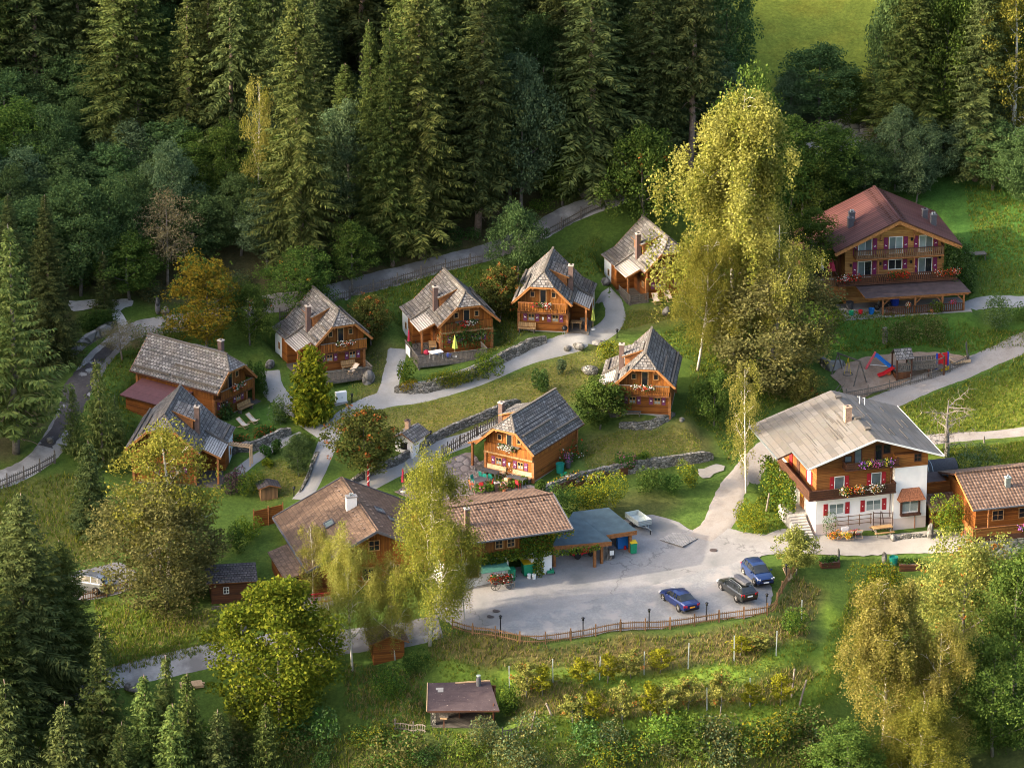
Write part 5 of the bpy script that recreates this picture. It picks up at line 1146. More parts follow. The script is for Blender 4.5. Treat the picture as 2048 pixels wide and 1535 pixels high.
grill_hut()

# ------------------------------------------------------------------ terrain sheet with painted ground cover
def smooth_noise(sc_, seed):
    r = np.random.default_rng(seed); out = np.zeros(XX.shape)
    for k in range(7):
        a = r.uniform(0, 6.28); f = sc_ * r.uniform(.6, 2.2); out += np.sin((XX * math.cos(a) + YY * math.sin(a)) * f + r.uniform(0, 6.28))
    return out / 7
def build_terrain():
    base = np.zeros(XX.shape + (3,)); base[:] = (.062, .105, .020)
    jx = XX + 1.3 * smooth_noise(.9, 1); jy = YY + 1.3 * smooth_noise(.9, 2)
    regs = [  # photo-pixel outline, ground colour
     ([(-400,-400),(1470,-400),(1480,90),(1560,300),(1400,380),(1250,385),(1130,430),(960,500),(800,545),(640,590),(450,600),(330,615),(150,590),(140,700),(90,860),(20,920),(-400,960)], (.065,.062,.028)),
     ([(1780,-400),(2500,-400),(2500,330),(1900,350),(1730,360),(1600,300),(1560,220),(1740,210)], (.040,.050,.018)),
     ([(1440,-400),(1830,-400),(1800,60),(1770,190),(1700,170),(1600,170),(1530,215),(1460,120)], (.205,.235,.032)),
     ([(1760,370),(1950,340),(2200,330),(2200,560),(1930,520),(1900,470)], (.050,.115,.022)),
     ([(740,825),(860,800),(960,775),(1060,735),(1160,705),(1230,680),(1250,700),(1180,760),(1150,800),(1030,840),(940,868),(860,888),(820,900),(750,880)], (.120,.120,.034)),
     ([(1080,700),(1240,655),(1260,620),(1400,620),(1350,645),(1240,665),(1130,715)], (.115,.115,.036)),
     ([(1060,560),(1160,640),(1010,700),(985,650),(1000,620)], (.075,.095,.026)),
     ([(1170,880),(1240,850),(1380,840),(1430,880),(1420,912),(1280,935),(1170,930)], (.125,.120,.036)),
     ([(500,955),(560,915),(620,940),(600,985),(530,1005)], (.125,.120,.034)),
     ([(700,690),(790,690),(775,790),(700,850),(670,830),(730,760)], (.085,.092,.028)),
     ([(470,850),(520,810),(580,820),(540,870),(470,885)], (.060,.125,.022)),
     ([(190,1200),(430,1230),(480,1270),(440,1300),(240,1345),(190,1290)], (.075,.110,.020)),
     ([(300,1225),(430,1215),(440,1260),(330,1265)], (.115,.085,.045)),
     ([(-100,960),(160,940),(230,1030),(200,1120),(-100,1130)], (.095,.105,.026)),
     ([(860,1268),(1100,1298),(1400,1268),(1560,1235),(1600,1150),(1640,1180),(1620,1270),(1500,1330),(1250,1345),(1000,1345),(860,1320)], (.105,.090,.032)),
     ([(830,1310),(1000,1358),(1250,1350),(1500,1330),(1600,1275),(1640,1290),(1560,1370),(1350,1395),(1050,1400),(900,1370)], (.125,.205,.024)),
     ([(1000,1392),(1250,1390),(1500,1372),(1620,1330),(1640,1350),(1560,1410),(1300,1435),(1040,1440)], (.105,.092,.034)),
     ([(1040,1438),(1300,1432),(1550,1408),(1640,1340),(1660,1250),(1640,1200),(1690,1230),(1680,1380),(1600,1450),(1300,1475),(1040,1475)], (.13,.2,.024)),
     ([(1700,1160),(1900,1150),(2200,1150),(2200,1260),(1800,1260)], (.085,.12,.022)),
     ([(1600,620),(1900,630),(2200,640),(2200,670),(1930,700),(1700,710),(1600,690)], (.055,.115,.018)),
     ([(1800,810),(2200,690),(2200,850),(1850,870)], (.105,.135,.020)),
     ([(1850,890),(2200,875),(2200,960),(1900,970)], (.12,.155,.02)),
     ([(1560,870),(1700,790),(1800,760),(1830,780),(1760,805),(1640,870)], (.085,.105,.024)),
     ([(1480,1060),(1510,1000),(1545,980),(1590,1060),(1520,1078)], (.085,.135,.018)),
     ([(-400,1500),(700,1480),(1000,1500),(1500,1480),(2400,1440),(2400,2200),(-400,2200)], (.048,.060,.018)),
     ([(1130,1010),(1260,985),(1360,990),(1330,1060),(1270,1055),(1150,1040)], (.075,.085,.025))]
    wsum = np.zeros(XX.shape)
    for px, c in regs:
        m = inside(wpoly(px), jx, jy).astype(float); m = blur(m, 2)[..., None]; base = base * (1 - m) + np.array(c) * m
    V = np.stack([XX, YY, HZ], -1).reshape(-1, 3); ny, nx = XX.shape; i = np.arange(ny * nx).reshape(ny, nx)
    a, b, c, d = i[:-1, :-1].ravel(), i[:-1, 1:].ravel(), i[1:, 1:].ravel(), i[1:, :-1].ravel()
    Fc = np.concatenate([np.stack([a, b, c], 1), np.stack([a, c, d], 1)])
    me = np_mesh('terrain', V, Fc, ['terrain_ground']); me.polygons.foreach_set('use_smooth', [True] * len(Fc))
    at = me.color_attributes.new('Col', 'FLOAT_COLOR', 'POINT'); at.data.foreach_set('color', np.concatenate([base.reshape(-1, 3), np.ones((ny * nx, 1))], 1).astype(np.float32).ravel())
    o = bpy.data.objects.new('terrain', me); COL.objects.link(o); o['kind'] = 'structure'
    return base
GCOL = build_terrain()

def spline(pts, step=.5):
    pts = [Vector((p[0], p[1], 0)) for p in pts]; out = []
    for i in range(len(pts) - 1):
        p0, p1, p2, p3 = pts[max(i-1, 0)], pts[i], pts[i+1], pts[min(i+2, len(pts)-1)]; n = max(2, int((p2 - p1).length / step))
        for k in range(n):
            t = k / n; out.append(.5 * ((2*p1) + (-p0 + p2)*t + (2*p0 - 5*p1 + 4*p2 - p3)*t*t + (-p0 + 3*p1 - 3*p2 + p3)*t**3))
    out.append(pts[-1]); return out
def ribbon(name, px, width, mat, off=.05, seed=0, wob=.12):
    ws = width if hasattr(width, '__len__') else [width] * len(px)
    wp = [P(u, v) for u, v in px]; c = spline(wp); L = len(c); rg = random.Random(seed); mb = MB(); rows = []
    for i, p in enumerate(c):
        d = c[min(i+1, L-1)] - c[max(i-1, 0)]; nrm = Vector((-d.y, d.x, 0)).normalized(); t = i / (L - 1) * (len(ws) - 1); k = min(int(t), len(ws) - 2); wd = ws[k] + (ws[k+1] - ws[k]) * (t - k)
        l = wd/2 + wob * math.sin(i*.31 + seed) + rg.uniform(-.5, .5) * wob; r = wd/2 + wob * math.sin(i*.27 + 2 + seed) + rg.uniform(-.5, .5) * wob; row = []
        for s in np.linspace(-1, 1, 9):
            q = p + nrm * (s * (l if s > 0 else r)); row.append((q.x, q.y, float(hgt(q.x, q.y)) + (off if abs(s) < .99 else -.03)))
        rows.append(row)
    V = np.array(rows).reshape(-1, 3); n = 9; f = []
    for i in range(L - 1):
        for k in range(n - 1): f.append((i*n+k, i*n+k+1, (i+1)*n+k+1, (i+1)*n+k))
    o = bpy.data.objects.new(name, np_mesh(name, V, np.array(f), [mat])); COL.objects.link(o); o['kind'] = 'structure'; return o
def drape(name, px, mat, off=.05, step=.55, kind='structure', jit=.12, seed=1):
    w_ = [P(u, v) for u, v in px]; rg = random.Random(seed); ed = []
    c = spline(w_ + [w_[0]], .6)[:-1]
    for p in c: ed.append(Vector((p.x + rg.uniform(-jit, jit), p.y + rg.uniform(-jit, jit))))
    n = len(ed); arr = np.array([(p.x, p.y) for p in ed]); x0, y0 = arr.min(0); x1, y1 = arr.max(0)
    gx, gy = np.meshgrid(np.arange(x0, x1, step), np.arange(y0, y1, step)); m = inside(arr, gx, gy); pts = ed + [Vector((x, y)) for x, y in zip(gx[m], gy[m])]
    vv, ee, ff, *_ = geometry.delaunay_2d_cdt(pts, [(i, (i+1) % n) for i in range(n)], [], 1, 1e-4)
    V = [(p.x, p.y, float(hgt(p.x, p.y)) + off) for p in vv]
    me = bpy.data.meshes.new(name); me.from_pydata(V, [], [tuple(f) for f in ff]); me.materials.append(MATS[mat]); me.update()
    o = bpy.data.objects.new(name, me); COL.objects.link(o)
    if kind: o['kind'] = kind
    return o
ribbon('forest_road', [(-60,975),(20,952),(75,920),(112,880),(140,815),(185,735),(225,690),(265,662),(340,648),(430,632),(520,612),(600,598),(700,577),(780,556),(870,530),(960,510),(1040,478),(1120,440),(1200,404),(1260,380)], 2.6, 'old_asphalt', .06, 1)
ribbon('wet_road', [(95,895),(125,845),(150,790),(190,728),(222,692)], [1.6,2.3,2.5,2.3,1.6], 'wet_asphalt', .075, 2, .3)
drape('gravel_yard', [(140,603),(200,600),(265,601),(262,612),(243,622),(258,650),(240,668),(228,640),(205,615),(165,622),(140,620)], 'white_gravel', .07)
ribbon('chalet_path', [(600,1000),(618,975),(634,940),(648,905),(672,850),(705,825),(765,800),(850,785),(940,758),(1040,716),(1130,687),(1195,668),(1228,640),(1226,605),(1208,582)], [1.9,1.9,2.0,2.1,2.6,3.0,3.0,2.8,2.7,2.7,2.8,2.9,2.6,2.2,2.0], 'path_asphalt', .06, 3, .05)
ribbon('side_path', [(770,800),(780,765),(790,725),(797,698)], [2.6,2.0,1.9,2.2], 'path_asphalt', .065, 4, .05)
ribbon('garden_path', [(540,742),(548,775),(572,805),(605,838),(650,868)], [2.2,1.8,2.0,1.8,2.0], 'path_asphalt', .055, 5, .05)
ribbon('terrace_path', [(690,985),(740,962),(800,932),(870,902),(930,880),(985,855),(1020,838)], [3.2,3.0,2.8,2.6,2.4,2.0,1.6], 'path_asphalt', .06, 6, .06)
ribbon('lower_path', [(470,950),(510,918),(560,888),(605,868)], 1.4, 'path_asphalt', .05, 7, .06)
drape('patio', [(790,985),(850,945),(915,912),(955,915),(985,960),(1068,972),(1064,998),(960,1008),(860,1010)], 'patio_paving', .08)
ribbon('valley_road', [(-80,1440),(60,1410),(180,1368),(300,1336),(420,1310),(540,1292),(660,1284),(790,1272),(880,1250)], 3.3, 'old_asphalt', .06, 8)
drape('parking_bay', [(120,1152),(190,1134),(240,1126),(275,1150),(262,1178),(225,1190),(150,1200)], 'car_park_gravel', .06)
drape('car_park', [(860,1190),(920,1165),(1010,1140),(1080,1122),(1110,1092),(1150,1062),(1215,1045),(1235,1042),(1290,1030),(1345,1040),(1375,1058),(1400,1062),(1440,1055),(1500,1066),(1560,1076),(1600,1094),(1570,1106),(1525,1112),(1512,1128),(1535,1160),(1545,1190),(1522,1228),(1400,1244),(1250,1261),(1080,1278),(965,1262),(880,1236)], 'car_park_gravel', .06)
drape('gravel_apron', [(960,1256),(1060,1236),(1200,1196),(1330,1164),(1450,1130),(1512,1118),(1535,1160),(1544,1190),(1521,1226),(1400,1242),(1250,1259),(1080,1276)], 'gravel_bay', .075)
ribbon('farm_track', [(1400,1078),(1432,1050),(1452,1010),(1475,962),(1508,925),(1545,898),(1590,870),(1660,840),(1760,808),(1840,772),(1930,735),(2048,688),(2120,660)], [3.4,3.2,2.8,2.8,3.0,3.0,3.0,3.0,3.2,3.0,2.9,2.9,2.9], 'dirt_track', .075, 9, .15)
ribbon('field_track', [(1760,893),(1850,880),(1950,872),(2060,861),(2140,855)], 1.9, 'dirt_track', .06, 10, .12)
drape('forecourt', [(1520,1074),(1580,1056),(1620,1060),(1700,1072),(1860,1062),(1960,1076),(2100,1080),(2100,1112),(1960,1106),(1800,1108),(1680,1112),(1590,1104)], 'concrete_slab', .085)
ribbon('drive', [(1880,618),(1950,608),(2050,603),(2130,600)], 2.0, 'path_asphalt', .06, 12, .1)
ribbon('upper_road', [(1620,300),(1690,286),(1770,272),(1850,268)], 2.6, 'path_asphalt', .06, 13, .1)
drape('play_area', [(1662,752),(1690,728),(1750,712),(1840,704),(1905,708),(1938,722),(1915,742),(1850,762),(1780,776),(1740,790),(1700,815),(1668,826),(1690,790)], 'wood_chips', .06)
drape('stone_path', [(1398,940),(1440,928),(1446,940),(1410,957),(1400,952)], 'concrete_slab', .07)
# ------------------------------------------------------------------ trees
PROTO = {}
def proto(key, meshes, H, Rr, name, cat):
    me = meshes[1]; co = np.empty(len(me.vertices) * 3, dtype=np.float32); me.vertices.foreach_get('co', co); co = co.reshape(-1, 3)
    r = np.hypot(co[:, 0], co[:, 1]); PROTO[key] = (meshes, float(np.percentile(co[:, 2], 99.7)), float(np.percentile(r, 96 if name != 'spruce' else 98.5)), name, cat)
for i, (mat, cl, Rm, gp) in enumerate((('spruce_dark', .05, 4.0, .02), ('spruce_dark', .12, 3.7, .05), ('spruce_mid', .06, 4.0, .03), ('spruce_sunlit', .06, 3.9, .06))):
    proto('spruce%d' % i, spruce(10 + i, 26, Rm, cl, mat, gp, droop=.55 + .1 * (i % 2), top=.66, lv=.35, fine=.78, spr=.125), 26, Rm, 'spruce', 'spruce')
proto('bare0', spruce(20, 28, 3.4, .34, 'spruce_mid', .10), 28, 3.2, 'spruce', 'spruce')
proto('bare1', spruce(21, 28, 3.6, .33, 'spruce_dark', .12), 28, 3.4, 'spruce', 'spruce')
proto('sun0', spruce(22, 26, 3.2, .30, 'spruce_sunlit', .16, lv=.5), 26, 3.2, 'spruce', 'spruce')
proto('droop', spruce(23, 26, 4.4, .06, 'spruce_dark', .02, lv=.62, droop=.85, spr=.14), 26, 4.4, 'spruce', 'spruce')
proto('young0', spruce(24, 10, 2.1, .02, 'spruce_mid', .04, lv=.30, dead=False, droop=.3, spr=.15, fine=.9), 10, 2.1, 'spruce', 'spruce')
proto('young1', spruce(25, 10, 1.9, .02, 'spruce_sunlit', .06, lv=.33, dead=False, droop=.2, spr=.15, fine=.9), 10, 1.9, 'spruce', 'spruce')
proto('young2', spruce(26, 10, 2.2, .02, 'spruce_dark', .03, lv=.30, dead=False, droop=.3, spr=.15, fine=.9), 10, 2.2, 'spruce', 'spruce')
proto('larch0', spruce(27, 18, 3.3, .10, 'larch_green', .12, lv=.40, droop=.15, top=.9, spr=.15, fine=.8), 18, 3.3, 'larch', 'larch')
proto('larch1', spruce(28, 9, 1.8, .04, 'larch_green', .10, lv=.30, dead=False, droop=.05, top=.9, spr=.14, fine=.7), 9, 1.8, 'larch', 'larch')
proto('thuja', spruce(29, 8, 2.0, .0, 'thuja_gold', .0, lv=.24, dead=False, droop=-.10, top=.62, spr=.10, fine=1.05), 8, 2.0, 'golden_conifer', 'conifer')
def bl(key, seed, name='broadleaf_tree', cat='tree', H=12., Rx=4.5, **k): proto(key, broadleaf(seed, H, Rx, **k), H, Rx, name, cat)
bl('beech0', 40, mat='beech_dark', clumps=150); bl('beech1', 41, mat='beech_blue', clumps=160, Rx=4.2); bl('beech2', 42, mat='beech_dark', clumps=140, Rx=5.0, H=11, top=.6)
bl('maple0', 43, mat='broad_green', clumps=150, per=90); bl('maple1', 44, mat='broad_lime', clumps=170, per=95, Rx=5.0, H=11.5, clear=.02, leaf=.26); bl('ash0', 45, mat='broad_green', clumps=120, Rx=3.8, H=13, clear=.18, per=80)
bl('willow0', 46, mat='willow_green', clumps=190, per=110, Rx=5.0, H=10.5, clear=.0, leaf=.20, top=.5); bl('willow1', 47, mat='broad_green', clumps=150, per=90, Rx=4.4, H=9, clear=.0, leaf=.2)
bl('rowan0', 48, 'rowan_tree', 'rowan', mat='rowan_leaf', mat2='rowan_berry', n2=60, H=6.5, Rx=2.6, clumps=75, per=70, leaf=.19, clear=.1); bl('rowan1', 49, 'rowan_tree', 'rowan', mat='broad_green', mat2='rowan_berry', n2=14, H=8, Rx=4, clumps=120, per=85, leaf=.2, clear=.05)
bl('autumn', 50, mat='autumn_leaf', mat2='broad_green', n2=420, H=10, Rx=4, clumps=130, per=80, leaf=.2, clear=.06); bl('apple', 51, 'apple_tree', 'apple tree', mat='apple_leaf', mat2='rowan_berry', n2=9, H=5, Rx=2.2, clumps=55, per=60, leaf=.18, clear=.12); bl('bigapple', 58, 'apple_tree', 'apple tree', mat='apple_leaf', mat2='rowan_berry', n2=40, H=11, Rx=5, clumps=150, per=85, leaf=.2, clear=.06); bl('applegreen', 52, 'apple_tree', 'apple tree', mat='broad_green', H=5.5, Rx=2.7, clumps=80, per=75, leaf=.19, clear=.1)
bl('dry', 53, mat='dry_leaf', H=9, Rx=3.6, clumps=85, per=40, leaf=.16, clear=.25, bark='dead_wood'); bl('poplar', 54, mat='birch_green', H=16, Rx=4.4, clumps=150, per=60, leaf=.2, clear=.14, bark='bark_birch', shell=.45); bl('sparse', 56, 'apple_tree', 'apple tree', mat='bush_yellow', H=3.2, Rx=1.2, clumps=18, per=26, leaf=.15, clear=.1, size=.55); bl('sparsered', 57, 'apple_tree', 'apple tree', mat='apple_leaf', mat2='rowan_berry', n2=6, H=3.2, Rx=1.2, clumps=18, per=26, leaf=.15, clear=.1, size=.55); bl('youngbeech', 55, mat='beech_blue', H=6, Rx=2.2, clumps=60, per=60, leaf=.2, clear=.1)
def bi(key, seed, H=16., Rx=3.6, **k): proto(key, birch(seed, H, Rx, **k), H, Rx, 'birch', 'birch')
bi('birch0', 60, strands=560, clear=.06, per=70, leaf=.12); bi('birch1', 61, 15, 4.2, strands=600, hang=1.25, clear=.04, per=75, leaf=.12); bi('birch2', 62, 16, 3.8, mat='birch_green', strands=680, hang=1.2, clear=.04, per=75, leaf=.12); bi('birchthin', 63, 13, 2.3, strands=300, per=40, hang=.7); bi('birchbare', 64, 14, 2.6, strands=300, per=34, hang=.7); bi('birchbig', 65, 17, 5.0, strands=1000, per=68, hang=1.3, clear=.04, mat='birch_gold', leaf=.16)

TREES = []; KEYPOS = []
FIRST = {}
def plant(key, p, H, wid, label, group=None, rz=None):
    meshes, H0, R0, name, cat = PROTO[key]
    rz = random.uniform(0, 6.28) if rz is None else rz; sx = wid / (2 * R0)
    r = thing(name, label, cat, (p.x, p.y, p.z - .1), rz, group); r.rotation_euler[0] = random.gauss(0, .018); r.rotation_euler[1] = random.gauss(0, .018); r.scale = (sx, sx, H / H0)
    for nm, me in (('trunk', meshes[0]), ('crown', meshes[1])):
        o = bpy.data.objects.new(nm, me); COL.objects.link(o); o.parent = r
    KEYPOS.append((p.x, p.y)); return r
def tree(key, u, vb, vt, wpx, label, group=None):
    p = P(u, vb); S = depth_scale(p); H = (vb - vt) / (S * .94)
    return plant(key, p, H, wpx / S, label, group)
T = [ # kind, base u, base v, top v, crown width px, label
 ('larch0',32,905,462,205,'tall light green larch at the left edge beside the road'),
 ('spruce0',105,735,398,125,'dark spruce standing behind the light green larch at the left edge'),
 ('spruce0',28,690,395,120,'dark spruce at the left edge behind the larch'),
 ('young2',210,628,508,62,'small blue-green spruce on the hedge bank beside the white gravel yard'),
 ('larch1',148,905,775,62,'small young larch between the wet road and the leftmost chalet'),
 ('larch1',207,930,722,92,'taller young larch left of the leftmost chalet'),
 ('young2',185,1062,880,118,'dense blue-green young spruce left of the pale yellow birch'),
 ('larch1',232,880,790,50,'slim young larch just left of the leftmost chalet lean-to'),
 ('spruce0',50,1440,985,270,'big dark spruce at the left edge beside the silver car'),
 ('spruce2',130,1370,1075,190,'dark broad spruce with its foot beside the valley road'),
 ('spruce2',-35,1520,1110,230,'dark spruce cut by the lower left corner of the picture'),
 ('young1',205,1500,1265,140,'sunlit young spruce with pale tip just below the valley road'),
 ('young1',335,1520,1308,105,'young spruce with bright tip in front of the stone heap on the valley road'),
 ('young0',292,1545,1345,125,'yellowish young spruce left of the bright-tipped one'),
 ('young0',378,1560,1345,110,'dark young spruce right of the bright-tipped one'),
 ('young0',345,1600,1400,130,'young spruce in the bottom row under the bright-tipped spruce'),
 ('young1',478,1500,1360,85,'slim young spruce in front of the yellow-green maple'),
 ('young2',440,1590,1420,120,'dark little spruce at the bottom between two lighter ones'),
 ('young0',535,1570,1405,85,'thin pointed spruce at the bottom under the maple'),
 ('young2',15,1600,1360,170,'bluish spruce in the lower left corner in front of the big ones'),
 ('young2',130,1620,1400,160,'dark spruce at the bottom edge left of the sunlit young spruce'),
 ('young1',245,1600,1440,110,'small spruce at the bottom edge below the sunlit young spruce'),
 ('poplar',335,1195,840,215,'pale yellow birch with forked white stems in front of the big left chalet'),
 ('willow0',335,1218,960,265,'round grey-green willow between the silver car and the dark log hut'),
 ('maple1',562,1452,1160,275,'big yellow-green maple beside the valley road'),
 ('birchthin',625,1205,1040,75,'thin yellow birch beside the glazed restaurant corner'),
 ('birch1',705,1340,1045,135,'golden weeping birch in front of the restaurant gable'),
 ('birch2',860,1290,893,205,'tall green-gold weeping birch between restaurant and barn'),
 ('birch1',790,1318,1100,120,'shorter weeping birch left of the tall green-gold one'),
 ('birch2',930,1240,1040,85,'drooping birch bough tree in front of the left barn end'),
 ('birchbig',1470,692,205,285,'tallest golden birch in the middle of the picture'),
 ('birch1',1550,762,418,205,'golden birch with rounded top left of the red-roofed guesthouse'),
 ('birch2',1395,740,470,150,'light green birch just right of the highest chalet'),
 ('maple0',1490,640,150,200,'green tree with yellowish top behind the golden birches'),
 ('willow0',1540,772,548,280,'round olive willow at the foot of the golden birches'),
 ('ash0',1615,600,420,120,'dark green tree between the golden birch and the guesthouse roof'),
 ('birchbare',1492,985,712,84,'thin half-bare golden birch beside the farm track'),
 ('applegreen',1428,852,742,80,'dark green hazel bush right of the sunlit-roof chalet'),
 ('apple',1612,815,735,75,'small pale apple tree above the farmhouse roof'),
 ('birchbig',1765,1500,1165,215,'golden weeping birch in the lower right with bare white top'),
 ('birch1',1872,1530,1225,190,'second golden birch right of the bare-topped one'),
 ('birch2',1840,1620,1380,220,'greenish birch at the bottom right edge under the golden ones'),
 ('bigapple',1930,1345,1062,235,'large apple tree full of fruit below the outbuilding'),
 ('ash0',2030,1390,1085,170,'light green tree at the right edge beside the gravel lane'),
 ('apple',1592,1150,1050,85,'yellowing apple tree at the corner of the car park'),
 ('willow1',1985,1510,1270,240,'green tree in the lower right corner'),
 ('maple0',1690,1600,1440,160,'low green tree at the bottom left of the golden birch'),
 ('willow0',2060,1300,1150,150,'olive tree cut by the right edge'),
 ('thuja',624,842,690,98,'golden yellow conifer in front of the middle-left chalet'),
 ('autumn',412,705,512,165,'orange autumn tree above the leftmost chalet'),
 ('rowan1',600,622,497,150,'rowan with orange berries behind the roof of the middle-left chalet'),
 ('rowan0',742,690,590,88,'rowan full of orange berries between the two middle-left chalets'),
 ('rowan0',1000,645,530,98,'rowan with orange berries left of the middle chalet'),
 ('rowan0',735,962,815,145,'broad rowan beside the curve of the chalet path'),
 ('applegreen',1200,858,755,112,'apple tree in front of the porch of the sunlit-roof chalet'),
 ('ash0',705,585,442,95,'light green ash beside the forest road'),
 ('beech2',1035,565,405,125,'dark round tree beside the forest road left of the highest chalet'),
 ('rowan1',1290,470,262,190,'large rowan with berries behind the highest chalet'),
 ('dry',335,570,385,140,'half-bare grey-brown tree beside the forest road'),
 ('dry',245,720,640,90,'thin brownish tree beside the bend of the wet road'),
 ('rowan1',500,690,570,110,'brownish green bushy tree right of the orange autumn tree'),
 ('rowan1',605,900,865,60,'small round bush tree beside the lower path'),
 ('beech0',598,952,868,66,'dark green lilac beside the chalet path'),
 # forest edge and key forest trees
 ('bare1',78,290,-190,150,'tall spruce with long bare brown trunk in the upper left forest'),
 ('bare1',38,265,-200,140,'leaning bare-trunked spruce at the left of the upper forest'),
 ('bare1',92,262,-160,130,'bare-trunked spruce with dead side twigs in the upper left forest'),
 ('bare0',138,250,-180,120,'slim bare-trunked spruce in the shade of the upper left forest'),
 ('spruce3',245,375,-110,190,'sunlit yellow-green spruce with hanging branches in the upper left'),
 ('bare0',278,362,-140,150,'twin-trunked spruce beside the sunlit hanging one'),
 ('sun0',376,368,-15,135,'sunlit spruce with bare grey lower trunk'),
 ('sun0',420,330,-60,130,'spruce with sunlit crown right of the bare grey trunk'),
 ('spruce3',603,555,-8,185,'tall spruce with pale sunlit top above the forest road'),
 ('birchthin',516,480,160,75,'slender birch with bent white trunk and yellow top at the forest edge'),
 ('beech1',700,470,205,130,'blue-green maple at the forest edge left of the big sunlit spruce'),
 ('spruce3',845,515,-40,200,'big sunlit spruce with bright trunk above the forest road'),
 ('spruce2',785,530,75,135,'green spruce directly left of the big sunlit one'),
 ('spruce2',750,500,60,110,'narrow spruce with warm top in the forest edge'),
 ('spruce1',955,470,-70,170,'dark brownish spruce right of the big sunlit one'),
 ('beech1',1042,435,118,150,'dark maple with lumpy crown at the forest edge'),
 ('young0',1112,395,150,88,'slim green fir between dark maple and drooping spruce'),
 ('droop',1185,395,-110,250,'large dark spruce with long drooping branches'),
 ('maple0',1125,410,270,110,'small lime tree with thin trunk beside the forest road'),
 ('ash0',1165,395,275,90,'small ash with thin trunk beside the drooping spruce'),
 ('spruce1',1300,360,-90,170,'dark spruce behind the large rowan'),
 ('spruce0',1390,300,-60,150,'dark spruce at the right end of the forest'),
 ('beech0',1440,215,-70,130,'dark broad tree at the edge of the sunny meadow'),
 ('beech1',1345,330,190,110,'blue-green tree above the large rowan'),
 ('beech1',1262,330,205,90,'small blue-green tree left of the large rowan'),
 ('beech1',1440,330,130,130,'blue-green tree behind the golden birch at the meadow edge'),
 ('beech0',1640,250,92,170,'dark round tree at the foot of the sunny meadow'),
 ('beech1',1580,255,140,90,'dark green maple left of the round tree below the meadow'),
 ('maple0',1705,265,150,110,'green maple right of the round tree below the meadow'),
 ('spruce2',1815,330,-70,190,'tall spruce right of the sunny meadow'),
 ('maple0',1885,320,-40,150,'sunlit maple between the two tall spruces on the right'),
 ('spruce0',1950,360,-60,170,'dark tall spruce in the upper right'),
 ('poplar',2020,330,-40,170,'yellow-green sunlit tree in the upper right corner'),
 ('maple0',1660,400,250,150,'dense green tree above the guesthouse roof'),
 ('beech0',1725,400,290,130,'dark bushy tree directly behind the guesthouse ridge'),
 ('dry',1750,330,255,70,'reddish thin tree beside the upper road'),
 ('beech1',1790,380,215,100,'blue-green young tree right of the upper road'),
 ('beech1',1855,375,235,110,'grey-green willow on the upper right hillside'),
 ('beech1',1930,360,220,100,'pale grey-green birch on the upper right hillside'),
 ('youngbeech',1832,408,305,80,'small light green tree behind the guesthouse chimneys'),
 ('beech0',1985,380,240,130,'dark bushy tree above the nettle slope'),
 ('beech0',2050,420,260,130,'dark bushy tree at the right edge above the nettle slope'),
 ('ash0',1580,430,240,140,'green tree behind the golden birch and guesthouse'),
 ('maple0',1610,500,300,140,'leafy green tree left of the guesthouse roof'),
]
for t in T: tree(*t)
# orchard trees
ORCH = [(1052,1395,1318,'sparsered','apple tree with red fruit beside the first metal post of the upper orchard row'),(1085,1390,1325,'sparse','yellowish apple tree between the first two posts of the upper orchard row'),
 (1165,1372,1310,'sparse','green apple tree right of the second post of the upper orchard row'),(1215,1365,1302,'sparse','apple tree left of the third post of the upper orchard row'),(1262,1355,1300,'sparsered','reddish apple tree right of the third post of the upper orchard row'),
 (1320,1345,1290,'sparse','apple tree in the middle of the upper orchard row'),(1480,1310,1268,'sparse','small apple tree near the right end of the upper orchard row'),(1520,1300,1265,'sparsered','last apple tree at the right end of the upper orchard row'),
 (1145,1450,1385,'sparsered','leftmost apple tree of the lower orchard row'),(1185,1448,1375,'sparse','second apple tree of the lower orchard row'),(1245,1445,1360,'sparsered','apple tree with red fruit in the left part of the lower orchard row'),
 (1300,1442,1355,'sparse','tall thin apple tree of the lower orchard row'),(1335,1440,1365,'sparsered','apple tree in the middle of the lower orchard row'),(1375,1425,1352,'sparsered','reddest apple tree of the lower orchard row'),(1440,1430,1340,'sparsered','orange-tinted apple tree near the leaning wooden posts'),
 (1500,1415,1360,'sparse','little apple tree beside the last metal post'),(1560,1410,1340,'sparse','yellow-green apple tree left of the leaning wooden posts')]
for u, vb, vt, k, lb in ORCH: tree(k, u, vb, vt, 54, lb, 'apple trees of the orchard rows')
# forest fill
ORD = ['first','second','third','fourth','fifth','sixth','seventh','eighth','ninth','tenth','eleventh','twelfth','thirteenth','fourteenth','fifteenth','sixteenth','seventeenth','eighteenth','nineteenth','twentieth']
ROWS = [('lowest',[(u, 590 - .02*u) for u in range(-30, 330, 62)]), ('second lowest',[(u, 520) for u in range(-20, 560, 70)]), ('third lowest',[(u, 445) for u in range(-30, 1000, 84)]), ('middle',[(u, 385) for u in range(-20, 1420, 92)]),
  ('fifth lowest',[(u, 320) for u in range(-40, 1440, 95)]), ('fourth highest',[(u, 255) for u in range(-20, 1440, 95)]), ('third highest',[(u, 185) for u in range(-40, 1450, 95)]), ('second highest',[(u, 115) for u in range(-20, 1450, 98)]), ('highest',[(u, 45) for u in range(-40, 1450, 98)])]
ROWS += [('bushy second',[(u, 410) for u in range(20, 1180, 84)]), ('bushy third',[(u, 345) for u in range(10, 1250, 90)]), ('bushy fourth',[(u, 280) for u in range(30, 1400, 95)]), ('bushy fifth',[(u, 215) for u in range(0, 1420, 95)]), ('bushy top',[(u, 145) for u in range(30, 1440, 95)])]
rg = random.Random(11)
